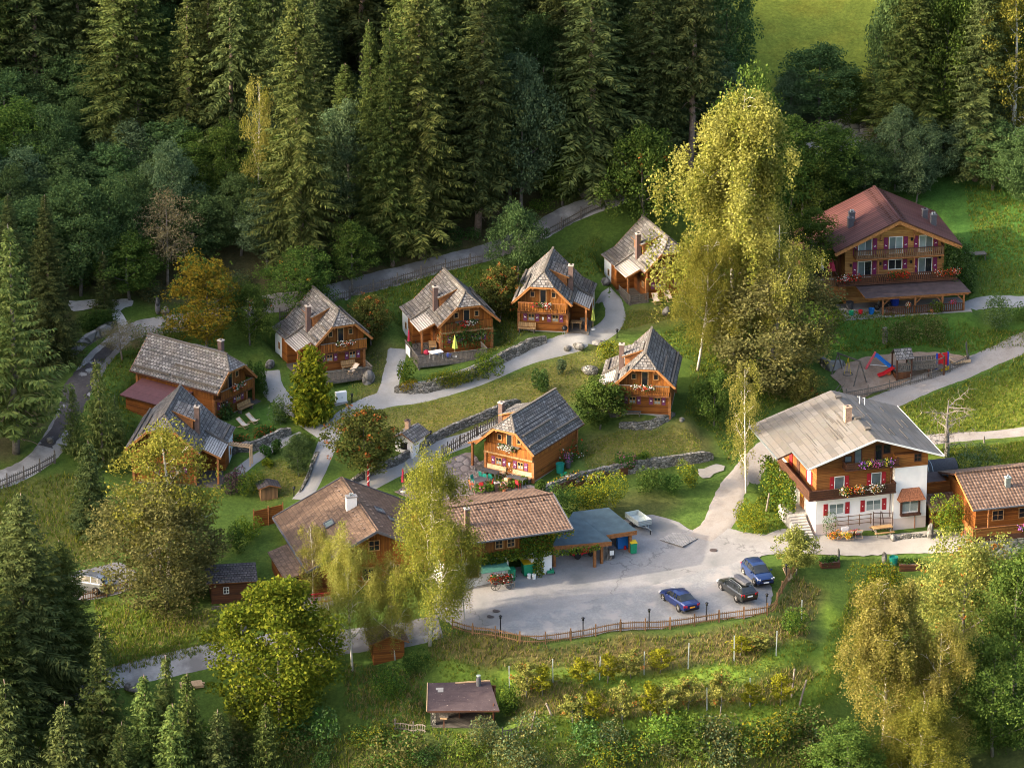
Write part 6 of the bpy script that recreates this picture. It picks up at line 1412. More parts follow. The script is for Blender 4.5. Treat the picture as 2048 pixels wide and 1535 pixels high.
for rn, pts in ROWS:
    n = 0
    for u, v in pts:
        u += rg.uniform(-22, 22); v += rg.uniform(-20, 20); p = P(u, v)
        if min((p.x - x)**2 + (p.y - y)**2 for x, y in KEYPOS) < 5.0: continue
        low = (u < 460 and v > 290) or (v > 470)
        if 'bushy' in rn and not low:
            k = rg.choice(['young0','young2','spruce2','beech1','beech0']); H = rg.uniform(8, 16); wd = H * rg.uniform(.42, .55); nm = 'young spruce' if k[0] != 'b' else 'small broadleaf tree'
        elif low or rg.random() < .16: k = rg.choice(['beech0','beech1','beech2','beech0','maple0' if v > 400 else 'beech0']); H = rg.uniform(7, 12); wd = rg.uniform(6, 9); nm = 'dark broadleaf tree'
        else: k = rg.choice(['spruce0','spruce1','spruce0','spruce2','droop','bare1']); H = rg.uniform(20, 30); wd = rg.uniform(7, 9.6); nm = 'dark spruce'
        plant(k, p, H, wd, '%s in the %s row of the forest, %s from the left' % (nm, rn, ORD[n]), 'forest trees above the chalets'); n += 1
n = 0
for u, v in [(1785,250),(1850,210),(1920,230),(1990,215),(2050,260),(1830,120),(1900,110),(1975,120),(2045,130),(1800,300)]:
    p = P(u + rg.uniform(-15, 15), v)
    if min((p.x - x)**2 + (p.y - y)**2 for x, y in KEYPOS) < 4.0: continue
    plant(rg.choice(['spruce0','beech0','spruce2']), p, rg.uniform(14, 24), 6.5, 'dark tree of the right hand wood, %s from the left' % ORD[n], 'trees of the upper right wood'); n += 1
# ------------------------------------------------------------------ bushes, hedges, ground cover
def bush(name, label, cat, u, vb, vt, wpx, mats, dep=1.0, n=900, leaf=.15, share=None, lump=7, group=None, rz=0, col=False, seed=None):
    p = P(u, vb); S = depth_scale(p); h = (vb - vt) / (S * .94); rx = wpx / S / 2
    BUSHN[0] += 1; me = shrub_mesh(seed or BUSHN[0], rx, rx * dep, h, mats, int(n * 1.9), leaf * 1.15, share, lump, col=col)
    o = bpy.data.objects.new(name, me); COL.objects.link(o); o.location = (p.x, p.y, p.z - .05); o.rotation_euler = (0, 0, rz); return tag(o, label, cat, group)
BUSHN = [100]
B = [('round_bush','round dark green bush alone on the mown lawn','bush',1077,786,738,40,['bush_green','beech_dark'],1,1100),
 ('small_bush','tiny bluish tree bush on the upper lawn','bush',1122,748,720,22,['beech_blue'],1,350),
 ('boxwood_ball','clipped dark green ball beside the patio chalet corner','bush',1086,992,957,38,['bush_green','thuja_green'],1,1500,.10,None,2),
 ('flower_bush','light green bush on the right slope above the play area','bush',1610,800,742,66,['apple_leaf','willow_green'],1,900),
 ('yellow_bush','yellow-leaved bush above the boulder left of the sunlit-roof chalet','bush',1215,725,680,46,['bush_yellow','broad_green'],1,700),
 ('garden_shrub','bright yellow-green shrub at the end of the grey deck','bush',978,752,700,58,['broad_lime','thuja_green'],1,1000),
 ('garden_hedge','long yellow-green hedge below the grey deck','hedge',905,772,738,125,['bush_yellow','bush_green','broad_lime'],.25,1800,.14,None,12,None,.22),
 ('garden_shrub','green bush at the left foot of the grey deck','bush',815,768,722,42,['bush_green','broad_lime'],1,700),
 ('dry_shrub','ochre low shrub at the corner of the stone retaining wall','bush',818,783,762,44,['autumn_leaf','bush_yellow'],.8,600),
 ('forsythia_bush','yellow-green bush behind the carport roof, left one','bush',1170,1020,968,80,['bush_yellow','bush_green'],1,1300,.15,[2,2]),
 ('forsythia_bush','large yellow-tipped bush behind the carport roof','bush',1215,1015,945,100,['bush_yellow','broad_green'],1,1600,.15,[3,2]),
 ('green_bush','dark green bush between the barn gable and the yellow bushes','bush',1128,1035,975,70,['bush_green','broad_green'],1,1000),
 ('weeping_bush','arching green bush under the stone wall at the gravel slope','bush',1300,985,935,60,['broad_green','bush_green'],1,900),
 ('weeping_bush','arching green bush at the right end of the stone wall','bush',1376,970,925,52,['broad_green','bush_yellow'],1,800),
 ('weeping_bush','low green bush between the two arching ones','bush',1340,985,945,60,['bush_green'],1,700),
 ('peony_bush','green perennial bush at the front edge of the lower lawn','bush',1248,935,907,48,['bush_green','flower_pink'],1,700,.14,[12,1]),
 ('peony_bush','smaller perennial bush right of the larger one on the lower lawn','bush',1286,925,905,34,['bush_green','broad_lime'],1,450),
 ('column_shrub','rounded green shrub hugging the right wall of the guesthouse','bush',1918,598,490,66,['bush_green','beech_dark'],1,2200,.2,None,8),
 ('slope_bush','grey-green bush on the slope under the guesthouse, left one','bush',1800,688,640,80,['willow_green','broad_green'],1,1200),
 ('slope_bush','grey-green bush on the slope under the guesthouse, middle one','bush',1862,682,628,76,['willow_green','broad_green'],1,1100),
 ('slope_bush','taller bush beside the guesthouse drive','bush',1990,665,588,74,['beech_blue','broad_green'],1,1300),
 ('slope_bush','low bush at the right edge of the guesthouse drive','bush',2052,650,605,60,['broad_green'],1,700),
 ('forsythia_bush','yellow bush on the grass wedge beside the farmhouse stairs','bush',1500,1065,1005,66,['bush_yellow','broad_lime'],1,1100),
 ('juniper','spreading orange-tipped juniper below the car park','juniper',1742,1188,1122,120,['thuja_gold','autumn_leaf','bush_green'],.8,1900,.16,[3,1,3]),
 ('climbing_plant','yellow-green climbing plant between farmhouse and outbuilding','plant',1895,1068,985,76,['ivy_leaf','bush_yellow'],.8,1500),
 ('climbing_plant','light green vine hanging over the outbuilding balcony','plant',1985,1042,1012,50,['ivy_leaf','broad_lime'],.7,500),
 ('dark_bush','dark round bush on the slope behind the barrel sauna','bush',1945,940,895,110,['beech_blue','broad_green'],.8,1500),
 ('shrub','dark bush at the foot of the slope right of the golden conifer','bush',560,850,795,50,['beech_blue','broad_green'],1,800),
 ('round_bush','dark clipped bush beside the lower path, left one','bush',530,915,890,26,['bush_green'],1,400),
 ('round_bush','dark clipped bush beside the lower path, right one','bush',555,905,880,24,['bush_green'],1,400),
 ('yellow_bush','bright yellow-green ball bush on the small lawn','bush',535,932,918,24,['broad_lime','bush_yellow'],1,350),
 ('rose_bed','bed of red roses above the rough stone wall','flower bed',520,880,852,70,['bush_green','flower_red'],.4,900,.14,[6,1],9,None,.5),
 ('rose_bed','red-flowered bush left end of the rose wall','flower bed',478,896,868,44,['bush_green','flower_red'],.6,500,.14,[6,1]),
 ('purple_bush','purple-leaved bush right of the big left chalet','bush',465,985,930,52,['purple_leaf','bush_green'],1,800,.15,[3,1]),
 ('green_bush','yellow-green bush in front of the purple-leaved one','bush',500,990,940,56,['broad_lime','bush_green'],1,800),
 ('green_bush','lime-green shrub beside the wooden screen fence','bush',497,1075,1035,60,['ivy_leaf','broad_lime'],1,900),
 ('green_bush','dark bush under the wooden screen fence','bush',470,1105,1050,56,['bush_green','broad_green'],1,800),
 ('clipped_hedge','dark clipped hedge beside the white gravel yard','hedge',195,660,622,88,['thuja_green','bush_green'],.35,1800,.14,None,12,None,.25),
 ('low_shrub','shrub with dry twigs at the bend of the forest road','bush',300,705,650,76,['dry_leaf','broad_green'],1,900),
 ('low_shrub','olive shrub above the roof of the leftmost chalet','bush',340,690,640,80,['rowan_leaf','broad_green'],1,900),
 ('slope_bush','bush left of the play area at the foot of the willow','bush',1570,790,735,60,['broad_green','beech_dark'],1,800),
 ('blue_bush','silvery willow bush in front of the grill hut','bush',970,1500,1430,60,['beech_blue','willow_green'],1,1200),
 ('slope_bush','dark green bush left of the grill hut','bush',770,1400,1330,90,['bush_green','ivy_leaf'],1,1300),
 ('slope_bush','dark green bush under the hanging birch beside the reddish shed','bush',835,1345,1300,60,['bush_green','broad_green'],1,800),
 ('green_bush','ivy bush overgrowing the right end of the grill hut','bush',1018,1430,1365,50,['ivy_leaf','bush_green'],1,900),
 ('green_bush','bush with yellow leaves at the end of the upper orchard terrace','bush',1590,1265,1215,60,['bush_green','ivy_leaf'],1,900),
]
for b in B: bush(*b)
for i, (u, vb, vt, lb) in enumerate(((500, 780, 722, 'nearest to the shingle roof'), (513, 783, 726, 'second nearest to the shingle roof'), (522, 788, 722, 'tallest, in the middle'), (527, 797, 735, 'nearest to the garden path'))):
    bush('cypress', 'slim clipped green cypress beside the leftmost chalet, ' + lb, 'cypress', u, vb, vt, 21, ['thuja_green', 'bush_green'], 1, 600, .12, None, 6, 'cypress row', 0, True)
# undergrowth at the bottom of the slope: individual bushes
rg = random.Random(5)
UND = ['grey-green','dark green','yellow-tinged','olive','pale green']
UM = [['willow_green','beech_blue'],['bush_green','beech_dark'],['rowan_leaf','bush_yellow','bush_green','bush_green'],['willow_green','bush_green'],['broad_green','ivy_leaf']]
meshes = [shrub_mesh(300 + i, 1.5, 1.4, 1.7, UM[i % 5], 1100, .17, None, 9) for i in range(10)]
row = [('bottom bank, front', 1525, range(400, 1700, 66)), ('bottom bank, rear', 1482, range(560, 1660, 74))]
for rn, v0, us in row:
    for n, u in enumerate(us):
        if v0 < 1500 and 830 < u < 1030: continue
        k = rg.randrange(10); p = P(u + rg.uniform(-20, 20), v0 + rg.uniform(-18, 18)); o = bpy.data.objects.new('undergrowth_bush', meshes[k]); COL.objects.link(o)
        o.location = (p.x, p.y, p.z - .1); o.rotation_euler = (0, 0, rg.uniform(0, 6)); s = rg.uniform(.9, 1.9); o.scale = (s, s, s * rg.uniform(.75, 1.2))
        tag(o, '%s bush on the %s row, %s from the left' % (UND[k % 5], rn, ORD[n]), 'bush', 'bushes of the bottom bank')
for n, (u, v) in enumerate([(90,560),(160,575),(230,585),(20,600),(300,600),(270,560),(420,560),(480,570),(560,555),(640,565),(700,540),(760,530),(900,495),(930,480),(990,460),(1080,425)]):
    k = rg.choice([1, 6, 4, 9, 0]); p = P(u, v); o = bpy.data.objects.new('undergrowth_bush', meshes[k]); COL.objects.link(o); o.location = (p.x, p.y, p.z - .1); s = rg.uniform(.6, 1.2); o.scale = (s * 1.2, s, s)
    tag(o, '%s bush along the upper side of the forest road, %s from the left' % (UND[k % 5], ORD[n]), 'bush', 'bushes along the forest road')
# grass tufts: stuff
def tufts(name, polys, n, h, mats, label, seed, share=None, wide=.10, mask=None):
    rng = np.random.default_rng(seed); pts = []
    for px, w_ in polys:
        pw = wpoly(px); x0, y0 = pw.min(0); x1, y1 = pw.max(0); m = int(n * w_); got = 0
        while got < m:
            x = rng.uniform(x0, x1, m * 2); y = rng.uniform(y0, y1, m * 2); k = inside(pw, x, y); q = np.stack([x[k], y[k]], 1)[:m - got]; pts.append(q); got += len(q)
            if k.sum() == 0: break
    q = np.concatenate(pts); z = hgt(q[:, 0], q[:, 1]); N = len(q); V = []; 
    for j in range(3):
        a = rng.uniform(0, 6.283, N); hh = h * rng.uniform(.4, 1.3, N); ln = rng.normal(0, .35, (N, 2)) * hh[:, None]; wd = wide * rng.uniform(.6, 1.4, N)
        b = np.stack([q[:, 0] + rng.normal(0, .1, N), q[:, 1] + rng.normal(0, .1, N), z - .03], 1); dx = np.stack([np.cos(a) * wd, np.sin(a) * wd, np.zeros(N)], 1)
        tip = b + np.stack([ln[:, 0], ln[:, 1], hh], 1); V.append(np.stack([b - dx, b + dx, tip], 1).reshape(-1, 3))
    V = np.concatenate(V); Fc = np.arange(len(V)).reshape(-1, 3); mi = rng.choice(len(mats), len(Fc), p=None if share is None else np.array(share) / sum(share))
    o = bpy.data.objects.new(name, np_mesh(name, V, Fc, mats, mi)); COL.objects.link(o); return tag(o, label, 'grass', None, 'stuff')
BANK = [([(860,1262),(1100,1296),(1400,1268),(1545,1235),(1590,1150),(1640,1180),(1620,1270),(1500,1330),(1250,1345),(1000,1345),(860,1320)], .45), ([(1000,1392),(1250,1390),(1500,1372),(1620,1330),(1640,1350),(1560,1410),(1300,1435),(1040,1440)], .35), ([(690,1330),(850,1340),(850,1450),(800,1470),(690,1420)], .2)]
tufts('dry_grass', BANK, 5000, .42, ['grass_dry','grass_green','grass_yellow'], 'tall dry grass on the banks of the orchard terraces', 1, [3, 2, 1], .05)
STRIP = [([(830,1310),(1000,1358),(1250,1350),(1500,1330),(1600,1275),(1640,1290),(1560,1370),(1350,1395),(1050,1400),(900,1370)], .5), ([(1040,1438),(1300,1432),(1550,1408),(1640,1340),(1660,1250),(1690,1230),(1680,1380),(1600,1450),(1300,1475),(1040,1475)], .5)]
tufts('terrace_grass', STRIP, 4000, .2, ['grass_green','grass_yellow'], 'green grass strips of the orchard terraces', 2, [3, 1], .05)
MEAD = [([(1060,560),(1200,470),(1230,560),(1160,600),(1010,700),(985,600)], .12), ([(1260,690),(1400,640),(1560,800),(1460,930),(1420,860),(1370,830),(1385,720)], .16), ([(1640,630),(1900,640),(2060,660),(2060,690),(1930,705),(1840,690),(1700,705),(1630,690)], .16), ([(1800,815),(2060,700),(2060,850),(1850,868)], .2), ([(1860,900),(2060,880),(2060,930),(1900,915)], .1), ([(680,650),(800,560),(960,530),(990,600),(900,570),(760,640)], .1), ([(190,720),(300,700),(270,850),(240,940),(180,940)], .08), ([(1500,1010),(1545,985),(1585,1060),(1500,1070)], .03), ([(1930,370),(2060,360),(2060,590),(1960,590)], .15)]
tufts('meadow_grass', MEAD, 16000, .26, ['grass_green','grass_yellow','grass_dry'], 'long meadow grass between the chalets and below the guesthouse', 3, [5, 2, .5], .05)
LAWN = [([(740,825),(860,800),(960,775),(1060,735),(1160,705),(1230,680),(1250,700),(1180,760),(1150,800),(1030,815),(940,845),(860,870),(760,910)], .4), ([(1170,890),(1240,860),(1340,850),(1400,880),(1400,905),(1280,925),(1170,935)], .25), ([(1010,665),(1080,640),(1000,700),(960,715)], .06), ([(1250,625),(1390,625),(1240,660)], .1), ([(500,955),(560,915),(610,940),(590,985),(530,1005)], .1), ([(700,700),(770,700),(760,790),(690,840)], .1)]
tufts('lawn_grass', LAWN, 16000, .11, ['grass_dry','grass_green','grass_yellow'], 'short mown grass between the chalet paths', 6, [2, 3, 2], .05)
LOW = [([(0,1480),(700,1470),(1000,1475),(1500,1465),(1700,1440),(1700,1600),(0,1600)], .6), ([(190,1200),(430,1225),(470,1270),(430,1300),(240,1345),(190,1290)], .15), ([(-20,970),(150,945),(220,1040),(200,1120),(-20,1130)], .12), ([(1700,1180),(1830,1180),(1830,1240),(1680,1260)], .1)]
tufts('rough_grass', LOW, 14000, .4, ['grass_green','grass_dry','grass_yellow'], 'rough grass on the lower slopes and left field', 4, [4, 1, 1], .05)
# ------------------------------------------------------------------ stone walls, fences, lamps, rocks
def wpath(px, step=.5): return spline([P(u, v) for u, v in px], step)
def stone_wall(label, px, h=.8, th=.35, mat='dry_stone', name='stone_wall', cap=True, seed=0):
    c = wpath(px, .35); rg = random.Random(seed + len(px)); mb = MB(); L = len(c); rows = []
    for i, p in enumerate(c):
        d = c[min(i+1, L-1)] - c[max(i-1, 0)]; n = Vector((-d.y, d.x, 0)).normalized(); z = float(hgt(p.x, p.y)); e = min(1, .55 + min(i, L-1-i)*.12)
        t = z + h*e + rg.uniform(-.06, .06); w = th * rg.uniform(.9, 1.1); b = [rg.uniform(-.05, .05) for _ in range(6)]
        rows.append([p + n*(w*.62 + b[0]) + Vector((0,0,z - .5 - p.z)), p + n*(w*.55 + b[1]) + Vector((0,0,z + (t - z)*.5 - p.z)), p + n*(w*.45) + Vector((0,0,t - p.z)), p - n*(w*.45) + Vector((0,0,t + b[4] - p.z)), p - n*(w*.55 + b[2]) + Vector((0,0,z + (t - z)*.5 - p.z)), p - n*(w*.62 + b[3]) + Vector((0,0,z - .5 - p.z))])
    for a, b in zip(rows, rows[1:]):
        for k in range(5): mb.face([a[k], b[k], b[k+1], a[k+1]], mat)
    mb.face(rows[0], mat); mb.face(rows[-1][::-1], mat)
    o = mb.build(name); return tag(o, label, 'wall')
stone_wall('curved dry stone wall holding the garden bed of the deck chalet along the path', [(790,783),(830,784),(880,776),(935,757),(985,733),(1030,710),(1062,694),(1090,682)], .95, .5, seed=1)
stone_wall('long stone wall between the mown lawn and the terrace path', [(700,970),(745,948),(795,927),(850,893),(915,858),(980,832),(1040,808)], .75, .4, seed=2)
stone_wall('stone wall below the lower lawn right of the patio chalet', [(1075,1003),(1125,974),(1190,955),(1260,942),(1330,930),(1390,922),(1424,916)], .9, .45, seed=3)
stone_wall('short curved stone wall in front of the sunlit-roof chalet', [(1238,852),(1275,855),(1310,849),(1335,839),(1347,829)], .6, .4, seed=4)
stone_wall('rough stone wall under the bed of red roses', [(462,912),(500,902),(545,885),(580,866)], 1.0, .4, seed=5)
stone_wall('tall block wall beside the upper road under the sunny meadow', [(1630,290),(1680,272),(1730,258),(1780,250)], 1.8, .6, 'big_stone', seed=6)
stone_wall('low stone kerb wall in front of the farmhouse bay', [(1786,1079),(1820,1076),(1852,1073)], .45, .35, seed=7)
stone_wall('boulder wall between wet road and hedge bank', [(143,712),(170,690),(200,672),(232,652)], .9, .5, 'rock', seed=8)
stone_wall('row of edging stones on the lawn side of the chalet path', [(600,985),(617,955),(628,925),(636,905)], .28, .25, seed=9)
stone_wall('boulder wall at the left end of the play area', [(1640,720),(1660,738),(1685,728)], .9, .6, 'rock', seed=10)
stone_wall('low flower bed wall beside the patio chalet', [(1090,985),(1120,965),(1165,950),(1190,945)], .4, .3, seed=11)
def rock(label, u, v, w, h, d=None, mat='rock', name='boulder', tilt=0, seed=1):
    p = P(u, v); rg = np.random.default_rng(seed); bm = bmesh.new(); bmesh.ops.create_icosphere(bm, subdivisions=3, radius=1)
    ax = [unit(rg.normal(size=(1, 3)))[0] for _ in range(7)]
    for vt in bm.verts:
        c = np.array(vt.co); k = 1.0
        for a in ax: k -= .28 * max(0, float(c @ a) - .45)
        k += .05 * math.sin(c[0]*7 + seed) * math.sin(c[1]*6)
        vt.co = Vector((c[0]*k*w/2, c[1]*k*(d or w*.8)/2, c[2]*k*h*.62 + h*.3))
    me = bpy.data.meshes.new(name); bm.to_mesh(me); bm.free(); me.materials.append(MATS[mat]); o = bpy.data.objects.new(name, me); COL.objects.link(o)
    o.location = p; o.rotation_euler = (0, tilt, rg.uniform(0, 6)); return tag(o, label, 'rock')
for i, a in enumerate([('dark flat boulder on the lawn left of the sunlit-roof chalet',1180,746,2.2,.8),('large pale boulder under the curve of the chalet path',1157,697,1.3,.8),('brown low boulder left of the large pale one',1135,700,1.2,.5),('flat boulder right of the large pale one',1196,690,1.7,.5),
   ('grey boulder at the wall of the middle-left chalet',540,735,1.3,.9),('tilted stone slab beside the deck of the middle-left chalet',737,765,1.5,1.6),('pale squared stone on the lawn below the highest chalet',1333,628,1.2,.9),('large grey boulder at the foot of the bank below the log hut',480,1262,1.7,1.4),
   ('small rock at the right of the curved stone wall',1363,842,.7,.5),('white round stone at the end of the kerb wall',1786,1080,.8,.7),('small rock beside the forest edge right of the spruces',1165,388,1.6,1.6),('boulder beside the standing stone at the gravel yard',330,626,1.2,.9),
   ('rock at the left side of the highest chalet porch',1212,568,1.3,.9),('stone at the foot of the field road bend',100,885,.9,.6)]): rock(*a, mat='dry_stone' if i == 0 else 'rock', seed=i + 3)
for lb, u, v, w, h in (('tall standing stone beside the gravel yard',316,628,.7,2.1),('pointed white standing stone right of the farmhouse',1861,1076,.9,1.9),('pointed garden stone beside the yellowing apple tree',1676,1122,.5,1.5),('pointed garden stone left of the green barrel',1768,1130,.6,1.5)): rock(lb, u, v, w, h, w*.7, name='standing_stone', seed=int(u))
def fence(label, px, h=.95, mat='fence_wood', step=2.0, pk=.22, name='picket_fence', post=.13, posth=1.2, rails=(.3, .8), pw=.06, jit=.0, slant=0):
    c = wpath(px, .25); mid = c[len(c)//2]; root = thing(name, label, 'fence', G(mid.x, mid.y)); o0 = root.location
    acc = 0; nxt = 0; pn = MB(); rg = random.Random(int(px[0][0])); pts = [G(p.x, p.y) - o0 for p in c]; s = 0; npk = 0; nps = 0; lastpost = None
    for a, b in zip(pts, pts[1:]):
        d = b - a; L = d.length
        while npk * pk < s + L:
            q = a + d * ((npk*pk - s) / L); hh = h * (1 + rg.uniform(-jit, jit)); sh = Vector((d.x, d.y, 0)).normalized() * rg.uniform(-jit, jit) * .5
            pn.beam(q + Vector((0, 0, .08)), q + sh + Vector((0, 0, hh)), pw, .025, mat, up=Vector((-d.y, d.x, 0)).normalized()); npk += 1
        while nps * step <= s + L:
            q = a + d * ((nps*step - s) / L); mb = MB(); mb.beam(q + Vector((0, 0, -.4)), q + Vector((0, 0, posth)), post, post, mat); mb.build('post', root); nps += 1
        for r in rails: pn.beam(a + Vector((0, 0, r)), b + Vector((0, 0, r)), .05, .09, mat)
        s += L
    pn.build('pickets', root); return root
fence('long brown picket fence curving along the lower edge of the car park', [(905,1258),(960,1272),(1045,1287),(1150,1279),(1300,1260),(1420,1246),(1536,1229),(1558,1195),(1578,1162),(1596,1137)], .95, 'fence_wood', 2.3, .20, pw=.045)
fence('orange-brown picket fence in front of the silver car', [(120,1215),(165,1205),(215,1192),(260,1180),(300,1168)], 1.05, 'fence_wood', 2.2, .22)
fence('dark picket fence along the left end of the forest road', [(-20,985),(20,970),(70,948),(112,925)], 1.0, 'grey_wood', 1.9, .24, posth=1.35)
fence('grey picket fence along the forest road behind the middle chalets', [(560,640),(640,617),(700,597),(780,574),(860,550),(965,527)], 1.0, 'grey_wood', 2.6, .24, posth=1.3)
fence('grey picket fence along the upper forest road near the highest chalet', [(1085,478),(1130,455),(1170,433),(1205,418)], 1.0, 'grey_wood', 2.4, .24, posth=1.3)
fence('weathered uneven picket fence left of the patio chalet', [(884,915),(915,897),(950,876),(985,860),(1005,850)], 1.15, 'grey_wood', 2.4, .26, jit=.16, pw=.11)
fence('thin wire and picket fence along the road side of the play area', [(1692,800),(1745,790),(1800,776),(1870,756),(1930,730),(1938,716)], .85, 'grey_wood', 2.4, .22, pw=.035, post=.09)
fence('grey picket fence left of the grill hut', [(790,1462),(815,1464),(852,1468)], .8, 'grey_wood', 1.8, .26, jit=.1)
fence('grey picket fence right of the grill hut', [(1005,1478),(1028,1473),(1046,1466)], .8, 'grey_wood', 1.8, .26, jit=.1)
def screen():
    a, b = P(508, 1057), P(566, 1043); root = thing('screen_fence', 'solid board screen beside the restaurant roof', 'fence', a); d = b - a; mb = MB(); n = Vector((d.x, d.y, 0)).normalized()
    for k in range(9): z = .15 + k*.19; mb.beam(Vector((0, 0, z)), Vector((d.x, d.y, d.z + z)), .05, .17, 'log_wall')
    mb.build('boards', root)
    for t in (0, .5, 1): m = MB(); m.beam(d*t + Vector((0, 0, -.4)), d*t + Vector((0, 0, 1.95)), .12, .12, 'beam_wood'); m.build('post', root)
screen()
LAMP_AT = [(1001,1268,'first lamp from the left'),(1166,1272,'second lamp from the left'),(1298,1255,'lamp behind the blue saloon car'),(1413,1242,'lamp left of the fence corner'),(1533,1224,'lamp at the fence corner'),(1572,1165,'lamp on the short end of the fence')]
def lantern(u, v, label, h=1.75, name='garden_lamp', group=None):
    root = thing(name, label, 'lamp', P(u, v), 0, group)
    mb = MB(); mb.cyl((0, 0, -.2), .05, h, 'black_metal', 8); mb.build('pole', root)
    mb = MB(); mb.cyl((0, 0, h - .2), .10, .22, 'dark_glass', 8); mb.lathe((0, 0, h + .02), [(.17, 0), (.10, .09), (.0, .14)], 'black_metal', 8); mb.build('lantern_head', root)
for u, v, lb in LAMP_AT: lantern(u, v, 'black ' + lb + ' of the car park fence', group='lamps of the car park fence')
for u, v, lb in ((1234,676,'at the outer bend of the chalet path'),(861,880,'on the lawn above the little oven house'),(704,805,'beside the white cabinet'),(889,766,'in the bed under the grey deck'),(1006,722,'above the curved retaining wall'),(588,992,'beside the small lawn and shed')): lantern(u, v, 'small dark bollard lamp ' + lb, .85, 'bollard_lamp', 'bollard lamps along the paths')
# orchard posts
for u, vb, vt, lb in ((1019,1382,1330,'first post of the upper orchard row'),(1106,1363,1316,'second post of the upper orchard row'),(1199,1358,1311,'third post of the upper orchard row'),(1288,1348,1301,'fourth post of the upper orchard row'),(1376,1337,1284,'fifth post of the upper orchard row'),(1468,1322,1269,'sixth post of the upper orchard row'),(1552,1310,1260,'seventh post of the upper orchard row'),(1603,1244,1198,'post on the bank below the fence corner'),
  (1164,1441,1391,'first post of the lower orchard row'),(1245,1437,1385,'second post of the lower orchard row'),(1331,1421,1373,'third post of the lower orchard row'),(1414,1420,1373,'fourth post of the lower orchard row'),(1499,1410,1354,'fifth post of the lower orchard row')):
    p = P(u, vb); mb = MB(); mb.beam((0, 0, -.3), (random.uniform(-.06, .06), 0, (vb - vt) / (depth_scale(p) * .94)), .09, .09, 'zinc'); tag(mb.build('orchard_post', None, False, p), 'pale metal ' + lb, 'post', 'metal posts of the orchard rows')
for u, vb, u2, vt, lb in ((1583,1393,1588,1335,'straight brown wooden post at the end of the lower orchard row'),(1598,1408,1612,1357,'leaning wooden post right of the straight brown one'),(1060,1465,1070,1420,'forked dead branch post right of the grill hut'),(1105,1430,1092,1405,'leaning wooden post with a side rail right of the grill hut'),(1532,1022,1538,985,'wooden post on the grass wedge left of the farmhouse stairs'),(1968,885,1968,872,'short post beside the field track'),(1770,682,1769,655,'cut tree stump on the slope below the guesthouse')):
    p = P(u, vb); S = depth_scale(p); mb = MB(); mb.tube([(0, 0, -.3), ((u2 - u)/S*.5, .05, (vb - vt)/S*.5), ((u2 - u)/S, 0, (vb - vt)/(S*.94))], [.11, .09, .08] if 'stump' not in lb else [.3, .26, .25], 'dead_wood', 7); tag(mb.build('wooden_post', None, False, p), lb, 'post')
for i, (u, v) in enumerate(((1640,236),(1660,240),(1690,232),(1735,228))): p = P(u, v); mb = MB(); mb.beam((0, 0, -.3), (0, 0, 1.4), .14, .14, 'grey_wood'); tag(mb.build('pasture_post', None, False, p), 'pasture post below the sunny meadow, %s from the left' % ORD[i], 'post', 'pasture posts')
# dead tree
def dead_tree():
    p = P(1893, 912); root = thing('dead_tree', 'leafless dead fruit tree in front of the green slope', 'tree', p); rng = np.random.default_rng(8); mb = MB(); H = 5.6
    tk = [Vector((.05*math.sin(i), .04*i, i*H/8)) for i in range(9)]; mb.tube(tk, [.26 - .026*i for i in range(9)], 'bark_grey', 8); mb.build('trunk', root)
    for k in range(15):
        i = 2 + k % 6; a = k*2.4 + rng.normal(0, .4); L = rng.uniform(1.2, 3.2); b = MB(); q = [tk[i].copy()]; d = Vector((math.cos(a), math.sin(a), rng.uniform(-.1, .6))).normalized()
        for j in range(5): d = (d + Vector(rng.normal(0, .22, 3))).normalized(); q.append(q[-1] + d*L/5)
        b.tube(q, [.075, .055, .04, .03, .02, .008], 'dead_wood', 5, False)
        for j in range(1, 6):
            for _ in range(4): e = q[j] + Vector(rng.normal(0, .42, 3)); b.tube([q[j], q[j].lerp(e, .5) + Vector(rng.normal(0, .06, 3)), e], [.022, .014, .005], 'dead_wood', 4, False)
        b.build('branch', root)
dead_tree()

